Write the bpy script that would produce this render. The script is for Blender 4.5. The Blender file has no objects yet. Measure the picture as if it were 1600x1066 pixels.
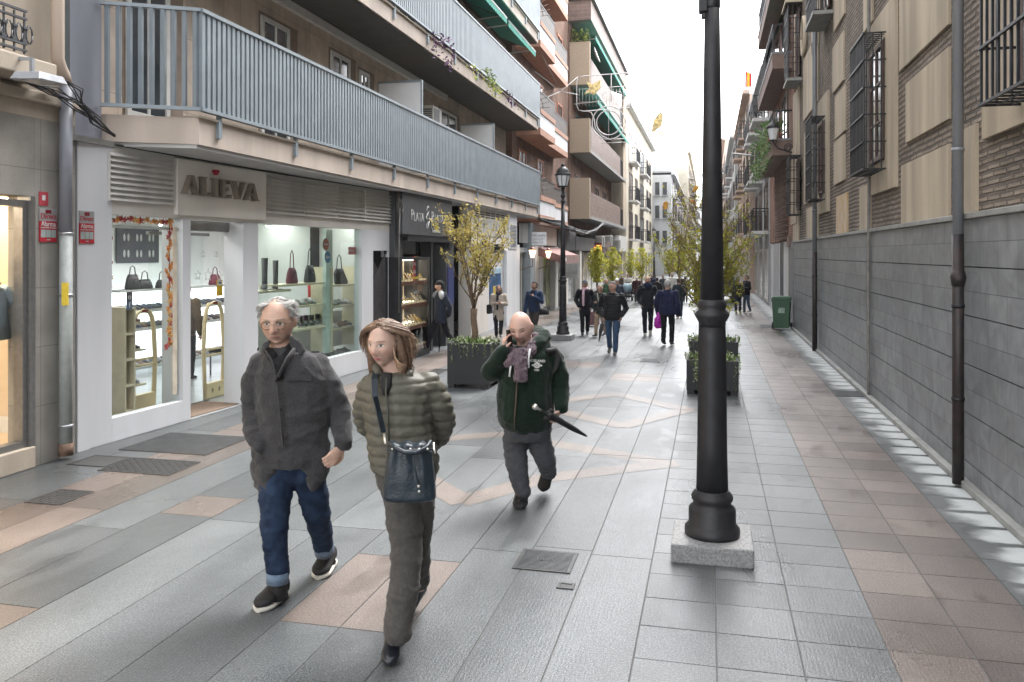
import bpy, bmesh, math, random
from mathutils import Vector, Matrix, noise
R = math.radians
random.seed(7)
scn = bpy.context.scene
COL = scn.collection
# ------------------------------------------------------------------ camera
CH = 2.0; FPX = 1300.0; HOR = 397.0; YAW = R(13.41)
cs, sn = math.cos(YAW), math.sin(YAW)
cam = bpy.data.cameras.new('camera'); camo = bpy.data.objects.new('camera', cam); COL.objects.link(camo)
camo.location = (0, 0, CH); camo.rotation_euler = (R(90), 0, YAW)
cam.sensor_width = 36; cam.lens = 36*FPX/1600; cam.shift_y = -(533-HOR)/1600.0
cam.clip_start = .1; cam.clip_end = 2000
scn.camera = camo
def D2(px): a = (px-800)/FPX; return (a*cs-sn, a*sn+cs)
def U(px, py, yc):                       # photo point at a known distance
    d = D2(px); return Vector((d[0]*yc, d[1]*yc, CH-(py-HOR)/FPX*yc))
def G(px, py, z=0): return U(px, py, (CH-z)*FPX/(py-HOR))
def at_plane(P, n, px, py, o=0):
    d = D2(px); t = (o+n[0]*P[0]+n[1]*P[1])/(n[0]*d[0]+n[1]*d[1]); return U(px, py, t)
# ------------------------------------------------------------------ materials
def nt(m): return m.node_tree.nodes, m.node_tree.links
def newmat(name):
    m = bpy.data.materials.new(name); m.use_nodes = True; return m
def rgba(c): return (c[0], c[1], c[2], 1)
MC = {}
def mat(name, col, rough=.6, metal=0, var=.12, scale=6, bump=0, bscale=60, spec=.5, emit=0, streak=0, col2=None, trans=0, sheen=0):
    if name in MC: return MC[name]
    m = newmat(name); N, L = nt(m); b = N['Principled BSDF']; MC[name] = m
    b.inputs['Roughness'].default_value = rough; b.inputs['Metallic'].default_value = metal
    b.inputs['Specular IOR Level'].default_value = spec
    if sheen: b.inputs['Sheen Weight'].default_value = sheen
    tc = N.new('ShaderNodeTexCoord'); n1 = N.new('ShaderNodeTexNoise'); n1.inputs['Scale'].default_value = scale; n1.inputs['Detail'].default_value = 6
    mp = N.new('ShaderNodeMapping'); L.new(tc.outputs['Object'], mp.inputs[0]); L.new(mp.outputs[0], n1.inputs[0])
    if streak: mp.inputs['Scale'].default_value = (1, 1, .12)
    mx = N.new('ShaderNodeMix'); mx.data_type = 'RGBA'
    c2 = col2 or tuple(min(1, c*(1+var)) for c in col); c1 = tuple(c*(1-var) for c in col) if not col2 else col
    mx.inputs[6].default_value = rgba(c1); mx.inputs[7].default_value = rgba(c2)
    rp = N.new('ShaderNodeMapRange'); rp.inputs[1].default_value = .35; rp.inputs[2].default_value = .65
    L.new(n1.outputs[0], rp.inputs[0]); L.new(rp.outputs[0], mx.inputs[0]); L.new(mx.outputs[2], b.inputs['Base Color'])
    if bump:
        n2 = N.new('ShaderNodeTexNoise'); n2.inputs['Scale'].default_value = bscale; n2.inputs['Detail'].default_value = 4
        L.new(tc.outputs['Object'], n2.inputs[0]); bp = N.new('ShaderNodeBump'); bp.inputs['Strength'].default_value = bump; bp.inputs['Distance'].default_value = .01
        L.new(n2.outputs[0], bp.inputs['Height']); L.new(bp.outputs[0], b.inputs['Normal'])
    if emit:
        b.inputs['Emission Strength'].default_value = emit; b.inputs['Emission Color'].default_value = rgba(col)
    return m
def grid_mat(name, col, grout, sw, sh, rough=.6, joint=.008, var=.1, off=.5, axis='yz', bump=.3, speck=0, veins=0, squash=1):
    """stone cladding laid in courses: brick texture in object space"""
    if name in MC: return MC[name]
    m = newmat(name); N, L = nt(m); b = N['Principled BSDF']; MC[name] = m
    tc = N.new('ShaderNodeTexCoord'); sp = N.new('ShaderNodeSeparateXYZ'); cb = N.new('ShaderNodeCombineXYZ')
    L.new(tc.outputs['Object'], sp.inputs[0])
    if axis == 'yz':
        ad = N.new('ShaderNodeMath'); ad.operation = 'ADD'; L.new(sp.outputs[0], ad.inputs[0]); L.new(sp.outputs[1], ad.inputs[1])
        L.new(ad.outputs[0], cb.inputs[0]); L.new(sp.outputs[2], cb.inputs[1])
    else: L.new(sp.outputs[0], cb.inputs[0]); L.new(sp.outputs[1], cb.inputs[1])
    br = N.new('ShaderNodeTexBrick'); L.new(cb.outputs[0], br.inputs[0]); br.offset = off
    br.inputs['Scale'].default_value = 1; br.inputs['Brick Width'].default_value = sw; br.inputs['Row Height'].default_value = sh
    br.inputs['Mortar Size'].default_value = joint/2; br.inputs['Mortar Smooth'].default_value = .1; br.inputs['Bias'].default_value = 0
    br.inputs['Color1'].default_value = rgba([c*(1-var) for c in col]); br.inputs['Color2'].default_value = rgba([c*(1+var) for c in col]); br.inputs['Mortar'].default_value = rgba(grout)
    n1 = N.new('ShaderNodeTexNoise'); n1.inputs['Scale'].default_value = 3; n1.inputs['Detail'].default_value = 8; L.new(tc.outputs['Object'], n1.inputs[0])
    if veins: n1.inputs['Distortion'].default_value = veins
    mr = N.new('ShaderNodeMapRange'); mr.inputs[1].default_value = .3; mr.inputs[2].default_value = .7; mr.inputs[3].default_value = .78 if not veins else .74; mr.inputs[4].default_value = 1.15 if not veins else 1.2
    L.new(n1.outputs[0], mr.inputs[0])
    mu = N.new('ShaderNodeMix'); mu.data_type = 'RGBA'; mu.blend_type = 'MULTIPLY'; mu.inputs[0].default_value = 1
    L.new(br.outputs[0], mu.inputs[6]); L.new(mr.outputs[0], mu.inputs[7]); out = mu.outputs[2]
    if speck:
        n2 = N.new('ShaderNodeTexNoise'); n2.inputs['Scale'].default_value = 150; n2.inputs['Detail'].default_value = 2; L.new(tc.outputs['Object'], n2.inputs[0])
        m2 = N.new('ShaderNodeMapRange'); m2.inputs[1].default_value = .35; m2.inputs[2].default_value = .65; m2.inputs[3].default_value = 1-speck; m2.inputs[4].default_value = 1+speck
        L.new(n2.outputs[0], m2.inputs[0]); mu2 = N.new('ShaderNodeMix'); mu2.data_type = 'RGBA'; mu2.blend_type = 'MULTIPLY'; mu2.inputs[0].default_value = 1
        L.new(out, mu2.inputs[6]); L.new(m2.outputs[0], mu2.inputs[7]); out = mu2.outputs[2]
    L.new(out, b.inputs['Base Color']); b.inputs['Roughness'].default_value = rough
    bp = N.new('ShaderNodeBump'); bp.inputs['Strength'].default_value = bump; bp.inputs['Distance'].default_value = .012; bp.invert = True
    L.new(br.outputs['Fac'], bp.inputs['Height']); L.new(bp.outputs[0], b.inputs['Normal'])
    return m
def glass_mat(name, tint=(.9, .95, .93), refl=.12, dark=0):
    if name in MC: return MC[name]
    m = newmat(name); N, L = nt(m); MC[name] = m; N.remove(N['Principled BSDF']); out = N['Material Output']
    t = N.new('ShaderNodeBsdfTransparent'); t.inputs[0].default_value = rgba(tint); g = N.new('ShaderNodeBsdfGlossy'); g.inputs['Roughness'].default_value = .02
    fr = N.new('ShaderNodeLayerWeight'); pw_ = N.new('ShaderNodeMath'); pw_.operation = 'POWER'; pw_.inputs[1].default_value = 4; L.new(fr.outputs['Facing'], pw_.inputs[0])
    ad = N.new('ShaderNodeMath'); ad.operation = 'MULTIPLY_ADD'; ad.inputs[1].default_value = .85; ad.inputs[2].default_value = .05+refl; L.new(pw_.outputs[0], ad.inputs[0])
    mx = N.new('ShaderNodeMixShader'); L.new(ad.outputs[0], mx.inputs[0]); L.new(t.outputs[0], mx.inputs[1]); L.new(g.outputs[0], mx.inputs[2]); L.new(mx.outputs[0], out.inputs[0])
    return m
def leafmat(name, col, tr=.45):
    if name in MC: return MC[name]
    m = newmat(name); N, L = nt(m); MC[name] = m; b = N['Principled BSDF']; out = N['Material Output']; b.inputs['Roughness'].default_value = .55; b.inputs['Specular IOR Level'].default_value = .3
    g = N.new('ShaderNodeNewGeometry'); n = N.new('ShaderNodeTexNoise'); n.inputs['Scale'].default_value = 9; L.new(g.outputs['Position'], n.inputs[0]); mx = N.new('ShaderNodeMix'); mx.data_type = 'RGBA'
    mx.inputs[6].default_value = rgba([c*.65 for c in col]); mx.inputs[7].default_value = rgba([min(1,c*1.3) for c in col]); r = N.new('ShaderNodeMapRange'); r.inputs[1].default_value = .35; r.inputs[2].default_value = .65; L.new(n.outputs[0], r.inputs[0]); L.new(r.outputs[0], mx.inputs[0])
    t = N.new('ShaderNodeBsdfTranslucent'); L.new(mx.outputs[2], b.inputs['Base Color']); L.new(mx.outputs[2], t.inputs[0]); ms = N.new('ShaderNodeMixShader'); ms.inputs[0].default_value = tr; L.new(b.outputs[0], ms.inputs[1]); L.new(t.outputs[0], ms.inputs[2]); L.new(ms.outputs[0], out.inputs[0]); return m
def emis(name, col, s):
    if name in MC: return MC[name]
    m = newmat(name); MC[name] = m; b = m.node_tree.nodes['Principled BSDF']; b.inputs['Base Color'].default_value = rgba(col)
    b.inputs['Emission Color'].default_value = rgba(col); b.inputs['Emission Strength'].default_value = s; return m
# ------------------------------------------------------------------ mesh builder
class MB:
    def __init__(s, M=None): s.v = []; s.f = []; s.mi = []; s.sm = []; s.M = M; s.cur = 0; s.tint = []
    def vv(s, p):
        p = Vector(p)
        if s.M is not None: p = s.M @ p
        s.v.append(p); return len(s.v)-1
    def ff(s, idx, smooth=False): s.f.append(tuple(idx)); s.mi.append(s.cur); s.sm.append(smooth)
    def m(s, i): s.cur = i; return s
    def poly(s, pts, smooth=False): s.ff([s.vv(p) for p in pts], smooth); return s
    def box(s, x0, x1, y0, y1, z0, z1):
        i = [s.vv(p) for p in ((x0,y0,z0),(x1,y0,z0),(x1,y1,z0),(x0,y1,z0),(x0,y0,z1),(x1,y0,z1),(x1,y1,z1),(x0,y1,z1))]
        for q in ((3,2,1,0),(4,5,6,7),(0,1,5,4),(1,2,6,5),(2,3,7,6),(3,0,4,7)): s.ff([i[k] for k in q])
        return s
    def prism(s, pts, z0, z1):            # pts xy ccw
        n = len(pts); a = [s.vv((p[0],p[1],z0)) for p in pts]; b = [s.vv((p[0],p[1],z1)) for p in pts]
        s.ff(a[::-1]); s.ff(b)
        for k in range(n): s.ff((a[k], a[(k+1)%n], b[(k+1)%n], b[k]))
        return s
    def loft(s, secs, smooth=True, cap=True, pw=1.0):   # secs: (center, avec, bvec[, n])
        n = 16; rings = []
        for c, a, b in secs:
            c, a, b = Vector(c), Vector(a), Vector(b); r = []
            for k in range(n):
                t = 2*math.pi*k/n; ct, st = math.cos(t), math.sin(t)
                if pw != 1: ct = math.copysign(abs(ct)**pw, ct); st = math.copysign(abs(st)**pw, st)
                r.append(s.vv(c+a*ct+b*st))
            rings.append(r)
        for r0, r1 in zip(rings, rings[1:]):
            for k in range(n): s.ff((r0[k], r0[(k+1)%n], r1[(k+1)%n], r1[k]), smooth)
        if cap: s.ff(rings[0][::-1]); s.ff(rings[-1])
        return s
    def tube(s, pts, r, n=8, smooth=True, cap=True):
        pts = [Vector(p) for p in pts]; rr = r if isinstance(r, (list, tuple)) else [r]*len(pts); rings = []
        ref = None
        for i, p in enumerate(pts):
            d = (pts[min(i+1, len(pts)-1)]-pts[max(i-1, 0)])
            d = d.normalized() if d.length > 1e-9 else Vector((0,0,1))
            if ref is None: ref = Vector((0,0,1)) if abs(d.z) < .9 else Vector((1,0,0))
            a = d.cross(ref)
            if a.length < 1e-3: a = d.cross(Vector((0,1,0)))
            a.normalize(); b = d.cross(a); ref = -b if False else ref
            rings.append([s.vv(p+a*math.cos(2*math.pi*k/n)*rr[i]+b*math.sin(2*math.pi*k/n)*rr[i]) for k in range(n)])
        for r0, r1 in zip(rings, rings[1:]):
            for k in range(n): s.ff((r0[k], r0[(k+1)%n], r1[(k+1)%n], r1[k]), smooth)
        if cap: s.ff(rings[0][::-1]); s.ff(rings[-1])
        return s
    def bar(s, p, q, w, h=None):           # square bar
        p, q = Vector(p), Vector(q); d = (q-p).normalized(); h = h or w
        a = d.cross(Vector((0,0,1))); a = a.normalized() if a.length > 1e-3 else Vector((1,0,0)); b = d.cross(a)
        rings = [[s.vv(c+a*x*w/2+b*y*h/2) for x, y in ((-1,-1),(1,-1),(1,1),(-1,1))] for c in (p, q)]
        for k in range(4): s.ff((rings[0][k], rings[0][(k+1)%4], rings[1][(k+1)%4], rings[1][k]))
        s.ff(rings[0][::-1]); s.ff(rings[1]); return s
    def lathe(s, prof, c=(0,0,0), n=24, smooth=True, flute=0):   # prof: (r, z)
        rings = []
        for r, z in prof:
            rings.append([s.vv((c[0]+r*(1-(flute if (flute and k%2) else 0))*math.cos(2*math.pi*k/n), c[1]+r*(1-(flute if (flute and k%2) else 0))*math.sin(2*math.pi*k/n), c[2]+z)) for k in range(n)])
        for r0, r1 in zip(rings, rings[1:]):
            for k in range(n): s.ff((r0[k], r0[(k+1)%n], r1[(k+1)%n], r1[k]), smooth)
        s.ff(rings[0][::-1]); s.ff(rings[-1]); return s
    def ball(s, c, r, n=10, sc=(1,1,1)):
        c = Vector(c); rings = []
        for i in range(1, n):
            t = math.pi*i/n; rings.append([s.vv(c+Vector((r*sc[0]*math.sin(t)*math.cos(2*math.pi*k/(2*n)), r*sc[1]*math.sin(t)*math.sin(2*math.pi*k/(2*n)), r*sc[2]*math.cos(t)))) for k in range(2*n)])
        top = s.vv(c+Vector((0,0,r*sc[2]))); bot = s.vv(c-Vector((0,0,r*sc[2]))); w = 2*n
        for r0, r1 in zip(rings, rings[1:]):
            for k in range(w): s.ff((r0[k], r1[k], r1[(k+1)%w], r0[(k+1)%w]), True)
        for k in range(w): s.ff((top, rings[0][k], rings[0][(k+1)%w]), True); s.ff((bot, rings[-1][(k+1)%w], rings[-1][k]), True)
        return s
    def mesh(s, name):
        me = bpy.data.meshes.new(name); me.from_pydata([tuple(p) for p in s.v], [], s.f); me.update(); return me
    def build(s, name, mats, parent=None, bevel=0):
        me = s.mesh(name)
        if not isinstance(mats, (list, tuple)): mats = [mats]
        for k in mats: me.materials.append(k)
        me.polygons.foreach_set('material_index', s.mi); me.polygons.foreach_set('use_smooth', s.sm)
        if s.tint:
            a = me.attributes.new('tint', 'FLOAT', 'FACE'); a.data.foreach_set('value', s.tint)
        bm = bmesh.new(); bm.from_mesh(me); bmesh.ops.recalc_face_normals(bm, faces=bm.faces) if len(bm.faces) < 60000 else None; bm.to_mesh(me); bm.free()
        o = bpy.data.objects.new(name, me); COL.objects.link(o)
        if parent: o.parent = parent
        if bevel:
            bv = o.modifiers.new('b', 'BEVEL'); bv.width = bevel; bv.segments = 2; bv.limit_method = 'ANGLE'; bv.angle_limit = R(50)
        return o
def tag(o, label=None, cat=None, group=None, kind=None):
    if label: o['label'] = label
    if cat: o['category'] = cat
    if group: o['group'] = group
    if kind: o['kind'] = kind
    return o
def thing(name, label, cat, loc=(0,0,0), group=None):
    o = bpy.data.objects.new(name, None); COL.objects.link(o); o.location = loc; o.empty_display_size = .2
    tag(o, label, cat, group); PARENT_LOC[o.name] = Vector(loc); return o
PARENT_LOC = {}
def put(mb, name, mats, root, bevel=0):
    """build a part given in world coordinates under a root Empty standing at its own place"""
    L = root.location
    for i, p in enumerate(mb.v): mb.v[i] = p-L
    o = mb.build(name, mats, root, bevel); return o
def sub(mb, name, mats, part, bevel=0):
    L = part.parent.location if part.parent else part.location
    for i, p in enumerate(mb.v): mb.v[i] = p-L
    return mb.build(name, mats, part, bevel)
def solo(mb, name, mats, label, cat, group=None, kind=None, bevel=0):
    """a thing that is one mesh: origin moved to its base"""
    if kind is None and mb.v:
        xs = [p.x for p in mb.v]; ys = [p.y for p in mb.v]; z = min(p.z for p in mb.v); L = Vector(((min(xs)+max(xs))/2, (min(ys)+max(ys))/2, z))
        for i, p in enumerate(mb.v): mb.v[i] = p-L
        o = mb.build(name, mats, None, bevel); o.location = L
    else: o = mb.build(name, mats, None, bevel)
    return tag(o, label, cat, group, kind)
def kids(o): return [c for c in COL.objects if c.parent == o]
def copy_tree(o, parent=None):
    c = o.copy(); COL.objects.link(c); c.parent = parent
    for ch in kids(o): copy_tree(ch, c)
    return c
class Frame:
    """a vertical facade: s along it, o outwards to the street, z up"""
    def __init__(s, P, Q, side):
        s.P = Vector((P[0], P[1], 0)); d = Vector((Q[0]-P[0], Q[1]-P[1], 0)); s.L = d.length; s.d = d.normalized()
        s.n = Vector((s.d.y, -s.d.x, 0))*side
        s.M = Matrix(((s.d.x, s.n.x, 0, s.P.x), (s.d.y, s.n.y, 0, s.P.y), (0, 0, 1, 0), (0, 0, 0, 1)))
    def at(s, px, py, o=0):
        p = at_plane(s.P, s.n, px, py, o); return (p-s.P).dot(s.d), p.z
    def s_(s, px, o=0): return s.at(px, HOR, o)[0]
    def z_(s, px, py, o=0): return s.at(px, py, o)[1]
    def w(s, a, o, z): return s.M @ Vector((a, o, z))
    def mb(s): return MB(s.M)
def text(body, size, M, depth, m, parent=None, name='letters', font_scale=(1,1), align='CENTER', spacing=1):
    cu = bpy.data.curves.new('t', 'FONT'); cu.body = body; cu.size = size; cu.extrude = depth/2; cu.align_x = align; cu.align_y = 'CENTER'; cu.resolution_u = 3; cu.space_character = spacing
    o = bpy.data.objects.new('t', cu); COL.objects.link(o); dg = bpy.context.evaluated_depsgraph_get()
    me = bpy.data.meshes.new_from_object(o.evaluated_get(dg)); bpy.data.objects.remove(o); bpy.data.curves.remove(cu)
    L = Vector((0,0,0))
    if parent is not None:
        L = parent.location if parent.parent is None else parent.parent.location
    me.transform(Matrix.Translation(-L) @ M @ Matrix.Diagonal((font_scale[0], font_scale[1], 1, 1)))
    me.materials.clear(); me.materials.append(m); ob = bpy.data.objects.new(name, me); COL.objects.link(ob); ob.parent = parent; return ob
def text_frame(F, s, o, z, mirror=False):
    """matrix for text on a facade facing the street; left facades read along +s"""
    x = F.d; y = Vector((0,0,1)); zz = x.cross(y)
    if zz.dot(F.n) < 0: x = -x; zz = x.cross(y)
    p = F.w(s, o, z); return Matrix(((x.x, y.x, zz.x, p.x), (x.y, y.y, zz.y, p.y), (x.z, y.z, zz.z, p.z), (0,0,0,1)))
# ------------------------------------------------------------------ sky, light
w = bpy.data.worlds.new('World'); scn.world = w; w.use_nodes = True
N, L = w.node_tree.nodes, w.node_tree.links; bg = N['Background']
sky = N.new('ShaderNodeTexSky'); sky.sky_type = 'NISHITA'; sky.sun_disc = False; sky.sun_elevation = R(58); sky.sun_rotation = R(20); sky.air_density = 1.0; sky.dust_density = 1.5; sky.ozone_density = .5
hs = N.new('ShaderNodeHueSaturation'); hs.inputs['Saturation'].default_value = .14; L.new(sky.outputs[0], hs.inputs['Color']); L.new(hs.outputs[0], bg.inputs[0]); bg.inputs[1].default_value = .15
sun = bpy.data.lights.new('sun', 'SUN'); sun.energy = .9; sun.angle = R(25); sun.color = (1, .97, .93)
so = bpy.data.objects.new('sun', sun); COL.objects.link(so); so.rotation_euler = (R(32), 0, R(-20+180)); so.location = (0, 0, 30)
scn.view_settings.view_transform = 'Standard'; scn.view_settings.look = 'None'; scn.view_settings.exposure = EXPO if 'EXPO' in globals() else 2.7; scn.view_settings.gamma = 1
scn.cycles.max_bounces = 6; scn.cycles.transparent_max_bounces = 12; scn.cycles.diffuse_bounces = 3; scn.cycles.glossy_bounces = 3; scn.cycles.caustics_reflective = False; scn.cycles.caustics_refractive = False
# ------------------------------------------------------------------ ground sheet + paving
solo(MB().box(-150, 150, -30, 500, -.3, -.004), 'ground', mat('m_grout', (.10,.10,.098), .8), 'dark bedding ground under the whole street', 'ground', kind='structure')
def stone_mat(name, base, sp, dark, tone=1.0, dry=False, wetk=1.0):
    m = newmat(name); N, L = nt(m); b = N['Principled BSDF']
    def mathn(op, a=None, c=None, v=None):
        n = N.new('ShaderNodeMath'); n.operation = op; n.use_clamp = False
        for i, q in enumerate((a, c)):
            if q is None: continue
            if isinstance(q, (int, float)): n.inputs[i].default_value = q
            else: L.new(q, n.inputs[i])
        return n.outputs[0]
    def rng(x, a, c, lo, hi):
        n = N.new('ShaderNodeMapRange'); n.interpolation_type = 'SMOOTHSTEP'
        for i, q in enumerate((a, c, lo, hi)): n.inputs[i+1].default_value = q
        L.new(x, n.inputs[0]); return n.outputs[0]
    def noi(sc, det=4, mp=None):
        n = N.new('ShaderNodeTexNoise'); n.inputs['Scale'].default_value = sc; n.inputs['Detail'].default_value = det; L.new(mp or geo.outputs['Position'], n.inputs[0]); return n.outputs[0]
    def mixc(f, a, c, mode='MIX'):
        n = N.new('ShaderNodeMix'); n.data_type = 'RGBA'; n.blend_type = mode
        if isinstance(f, (int, float)): n.inputs[0].default_value = f
        else: L.new(f, n.inputs[0])
        for i, q in ((6, a), (7, c)):
            if isinstance(q, tuple): n.inputs[i].default_value = rgba(q)
            else: L.new(q, n.inputs[i])
        return n.outputs[2]
    geo = N.new('ShaderNodeNewGeometry'); at = N.new('ShaderNodeAttribute'); at.attribute_name = 'tint'
    speck = rng(noi(85, 2), .4, .62, 0, 1); speck2 = rng(noi(210, 1), .42, .6, 0, 1)
    col = mixc(speck, base, sp); col = mixc(mathn('MULTIPLY', speck2, .8), col, dark)
    t = mathn('ADD', mathn('MULTIPLY', at.outputs['Fac'], .46), .76)
    col = mixc(1.0, col, mathn('MULTIPLY', t, .86), 'MULTIPLY')
    mp = N.new('ShaderNodeMapping'); mp.inputs['Scale'].default_value = (1.0, .45, 1); L.new(geo.outputs['Position'], mp.inputs[0])
    dirt = rng(noi(1.3, 6, mp.outputs[0]), .35, .7, .78, 1.08); col = mixc(1.0, col, dirt, 'MULTIPLY')
    spz = N.new('ShaderNodeSeparateXYZ'); L.new(geo.outputs['Position'], spz.inputs[0])
    wv = noi(.55, 5, mp.outputs[0])
    wet = rng(wv, .40, .62, 0, 1)                      # damp sheets of stone
    wet2 = rng(noi(3.2, 5, mp.outputs[0]), .5, .68, 0, 1)
    wetf = mathn('MAXIMUM', wet, mathn('MULTIPLY', wet2, .7))
    if dry:
        xe = mathn('ADD', spz.outputs[0], mathn('MULTIPLY', mathn('SUBTRACT', noi(2.6, 4), .5), .55))
        d = rng(xe, 1.78, 1.98, 0, 1)
        wv2 = N.new('ShaderNodeMath'); wv2.operation = 'FRACT'; L.new(mathn('DIVIDE', mathn('ADD', spz.outputs[1], mathn('MULTIPLY', noi(6, 3), .07)), .375), wv2.inputs[0])
        j = mathn('ABSOLUTE', mathn('SUBTRACT', wv2.outputs[0], .5)); dj = rng(j, .36, .44, 1, 0)
        far = rng(spz.outputs[0], 2.1, 2.2, 1, .6)
        d = mathn('MULTIPLY', mathn('MULTIPLY', d, dj), far)
        col = mixc(d, col, (.46, .48, .475)); wetf = mathn('MULTIPLY', wetf, mathn('SUBTRACT', 1.0, d))
    wetf = mathn('MULTIPLY', wetf, wetk)
    vo = N.new('ShaderNodeTexVoronoi'); vo.inputs['Scale'].default_value = 2.6; L.new(geo.outputs['Position'], vo.inputs[0]); col = mixc(rng(vo.outputs['Distance'], .025, .05, .45, 0), col, (.05,.05,.05)); col = mixc(rng(noi(.9, 8), .56, .72, 0, .22), col, (.03,.032,.033))
    L.new(mixc(mathn('MULTIPLY', wetf, .24), col, (0, 0, 0)), b.inputs['Base Color'])
    ro = mathn('SUBTRACT', .47, mathn('MULTIPLY', wetf, .22)); L.new(ro, b.inputs['Roughness'])
    b.inputs['Specular IOR Level'].default_value = .65
    # combed surface of the slabs and grain
    wv3 = N.new('ShaderNodeTexWave'); wv3.bands_direction = 'X'; wv3.inputs['Scale'].default_value = 14; wv3.inputs['Distortion'].default_value = 3; L.new(geo.outputs['Position'], wv3.inputs[0])
    hg = mathn('ADD', mathn('MULTIPLY', wv3.outputs['Fac'], .09), mathn('ADD', noi(120, 3), mathn('MULTIPLY', noi(9, 3), 1.2)))
    bp = N.new('ShaderNodeBump'); bp.inputs['Strength'].default_value = .6; bp.inputs['Distance'].default_value = .004; L.new(hg, bp.inputs['Height']); L.new(bp.outputs[0], b.inputs['Normal'])
    return m
PM = [stone_mat('m_granite_grey', (.105,.116,.123), (.215,.23,.24), (.03,.034,.038)),
      stone_mat('m_granite_pink', (.165,.130,.112), (.265,.215,.188), (.065,.05,.043)),
      stone_mat('m_granite_pale', (.11,.12,.122), (.17,.18,.18), (.05,.055,.055), dry=True),
      stone_mat('m_granite_rose', (.150,.115,.098), (.24,.19,.165), (.06,.048,.042)),
      stone_mat('m_granite_inlay', (.20,.158,.135), (.29,.24,.21), (.08,.065,.055), wetk=.8),
      stone_mat('m_granite_white', (.125,.137,.143), (.22,.235,.24), (.045,.05,.055))]
XB = [-9.2,-8.6,-8.0,-7.4,-6.8,-6.2,-5.8,-5.4,-5.0,-4.6,-4.14,-3.68,-3.21,-2.75,-2.29,-1.93,-1.57,-1.17,-.77,-.37,.03,.436,.87,1.28,1.72,2.3]
pv = MB()
def clip(poly, a, b):                      # keep the left of a->b
    out = []
    for i in range(len(poly)):
        p, q = poly[i], poly[(i+1) % len(poly)]
        sp_ = (b[0]-a[0])*(p[1]-a[1])-(b[1]-a[1])*(p[0]-a[0]); sq = (b[0]-a[0])*(q[1]-a[1])-(b[1]-a[1])*(q[0]-a[0])
        if sp_ >= 0: out.append(p)
        if (sp_ > 0) != (sq > 0) and abs(sp_-sq) > 1e-9: t = sp_/(sp_-sq); out.append((p[0]+(q[0]-p[0])*t, p[1]+(q[1]-p[1])*t))
    return out
zig = [((-.38,8.07),(-2.25,8.95)), ((-2.25,8.95),(-3.35,8.25)), ((-3.35,8.25),(-2.55,7.2)), ((-.38,8.07),(-1.45,7.28)), ((-1.45,7.28),(-1.95,6.45)), ((-1.95,6.45),(-2.75,7.3)),
       ((-1.0,9.7),(-2.3,10.8)), ((-2.3,10.8),(-1.3,11.9)), ((-1.3,11.9),(-.3,10.9)), ((-.3,10.9),(-1.0,9.7))]
bands = []
for a, b in zig:
    d = Vector((b[0]-a[0], b[1]-a[1])); d.normalize(); n_ = Vector((-d.y, d.x))*.13; a2 = Vector(a)-d*.05; b2 = Vector(b)+d*.05
    bands.append([tuple(a2-n_), tuple(b2-n_), tuple(b2+n_), tuple(a2+n_)])
g = .003
def tile(x0, x1, y0, y1, mi, z=0):
    h = random.uniform(-.0007, .0007); t = random.random(); e = .003
    pv.cur = mi; a = [pv.vv(p) for p in ((x0+g,y0+g,z+h-e),(x1-g,y0+g,z+h-e),(x1-g,y1-g,z+h-e),(x0+g,y1-g,z+h-e))]
    c = [pv.vv(p) for p in ((x0+g+e/2,y0+g+e/2,z+h),(x1-g-e/2,y0+g+e/2,z+h),(x1-g-e/2,y1-g-e/2,z+h),(x0+g+e/2,y1-g-e/2,z+h))]
    pv.ff(c); pv.tint.append(t)
    for k in range(4): pv.ff((a[k], a[(k+1)%4], c[(k+1)%4], c[k])); pv.tint.append(t*.5)
    for bd in bands:
        q = [(x0+g+.003,y0+g+.003),(x1-g-.003,y0+g+.003),(x1-g-.003,y1-g-.003),(x0+g+.003,y1-g-.003)]
        for k in range(4):
            if q: q = clip(q, bd[k], bd[(k+1)%4])
        if len(q) > 2: pv.cur = 4; pv.poly([(p[0],p[1],z+h+.0012+.00025*bands.index(bd)) for p in q]); pv.tint.append(t)
for i in range(len(XB)-1):
    x0, x1 = XB[i], XB[i+1]; xm = (x0+x1)/2; right = x0 >= -.4
    y = .4 if right else .4-random.random()*.6
    while y < 130:
        ln = .375 if right else 2.7
        if y > 45: ln = 1.5
        mi = 0
        if .87 <= xm <= 1.72: mi = 3
        elif xm > 1.72: mi = 2
        elif -5.4 < xm < -4.6: mi = 1
        elif xm > -.4 and random.random() < .55: mi = 5
        elif random.random() < .16: mi = 5
        elif xm < -5.4 and random.random() < .5: mi = 5
        y0, y1 = y, y+ln; y += ln
        for a, b in (((-2.29, 4.12), (-1.57, 5.17)), ((-4.14, 5.62), (-3.68, 6.1)), ((-4.14, 3.4), (-3.68, 3.95)), ((-1.57,13.2),(-.77,14)), ((-2.75,14.6),(-1.93,15.3))):
            if a[0]-.01 < x0 and x1 < b[0]+.01 and y0 < b[1] and y1 > a[1]:
                if y0 < a[1]: tile(x0, x1, y0, a[1], mi); y0 = a[1]
                if y1 > b[1]: y = b[1]; y1 = b[1]
                mi = 1
        tile(x0, x1, y0, y1, mi)
solo(pv, 'pavement', PM, 'grey and pink granite slabs paving the pedestrian street', 'pavement', kind='structure')
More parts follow.
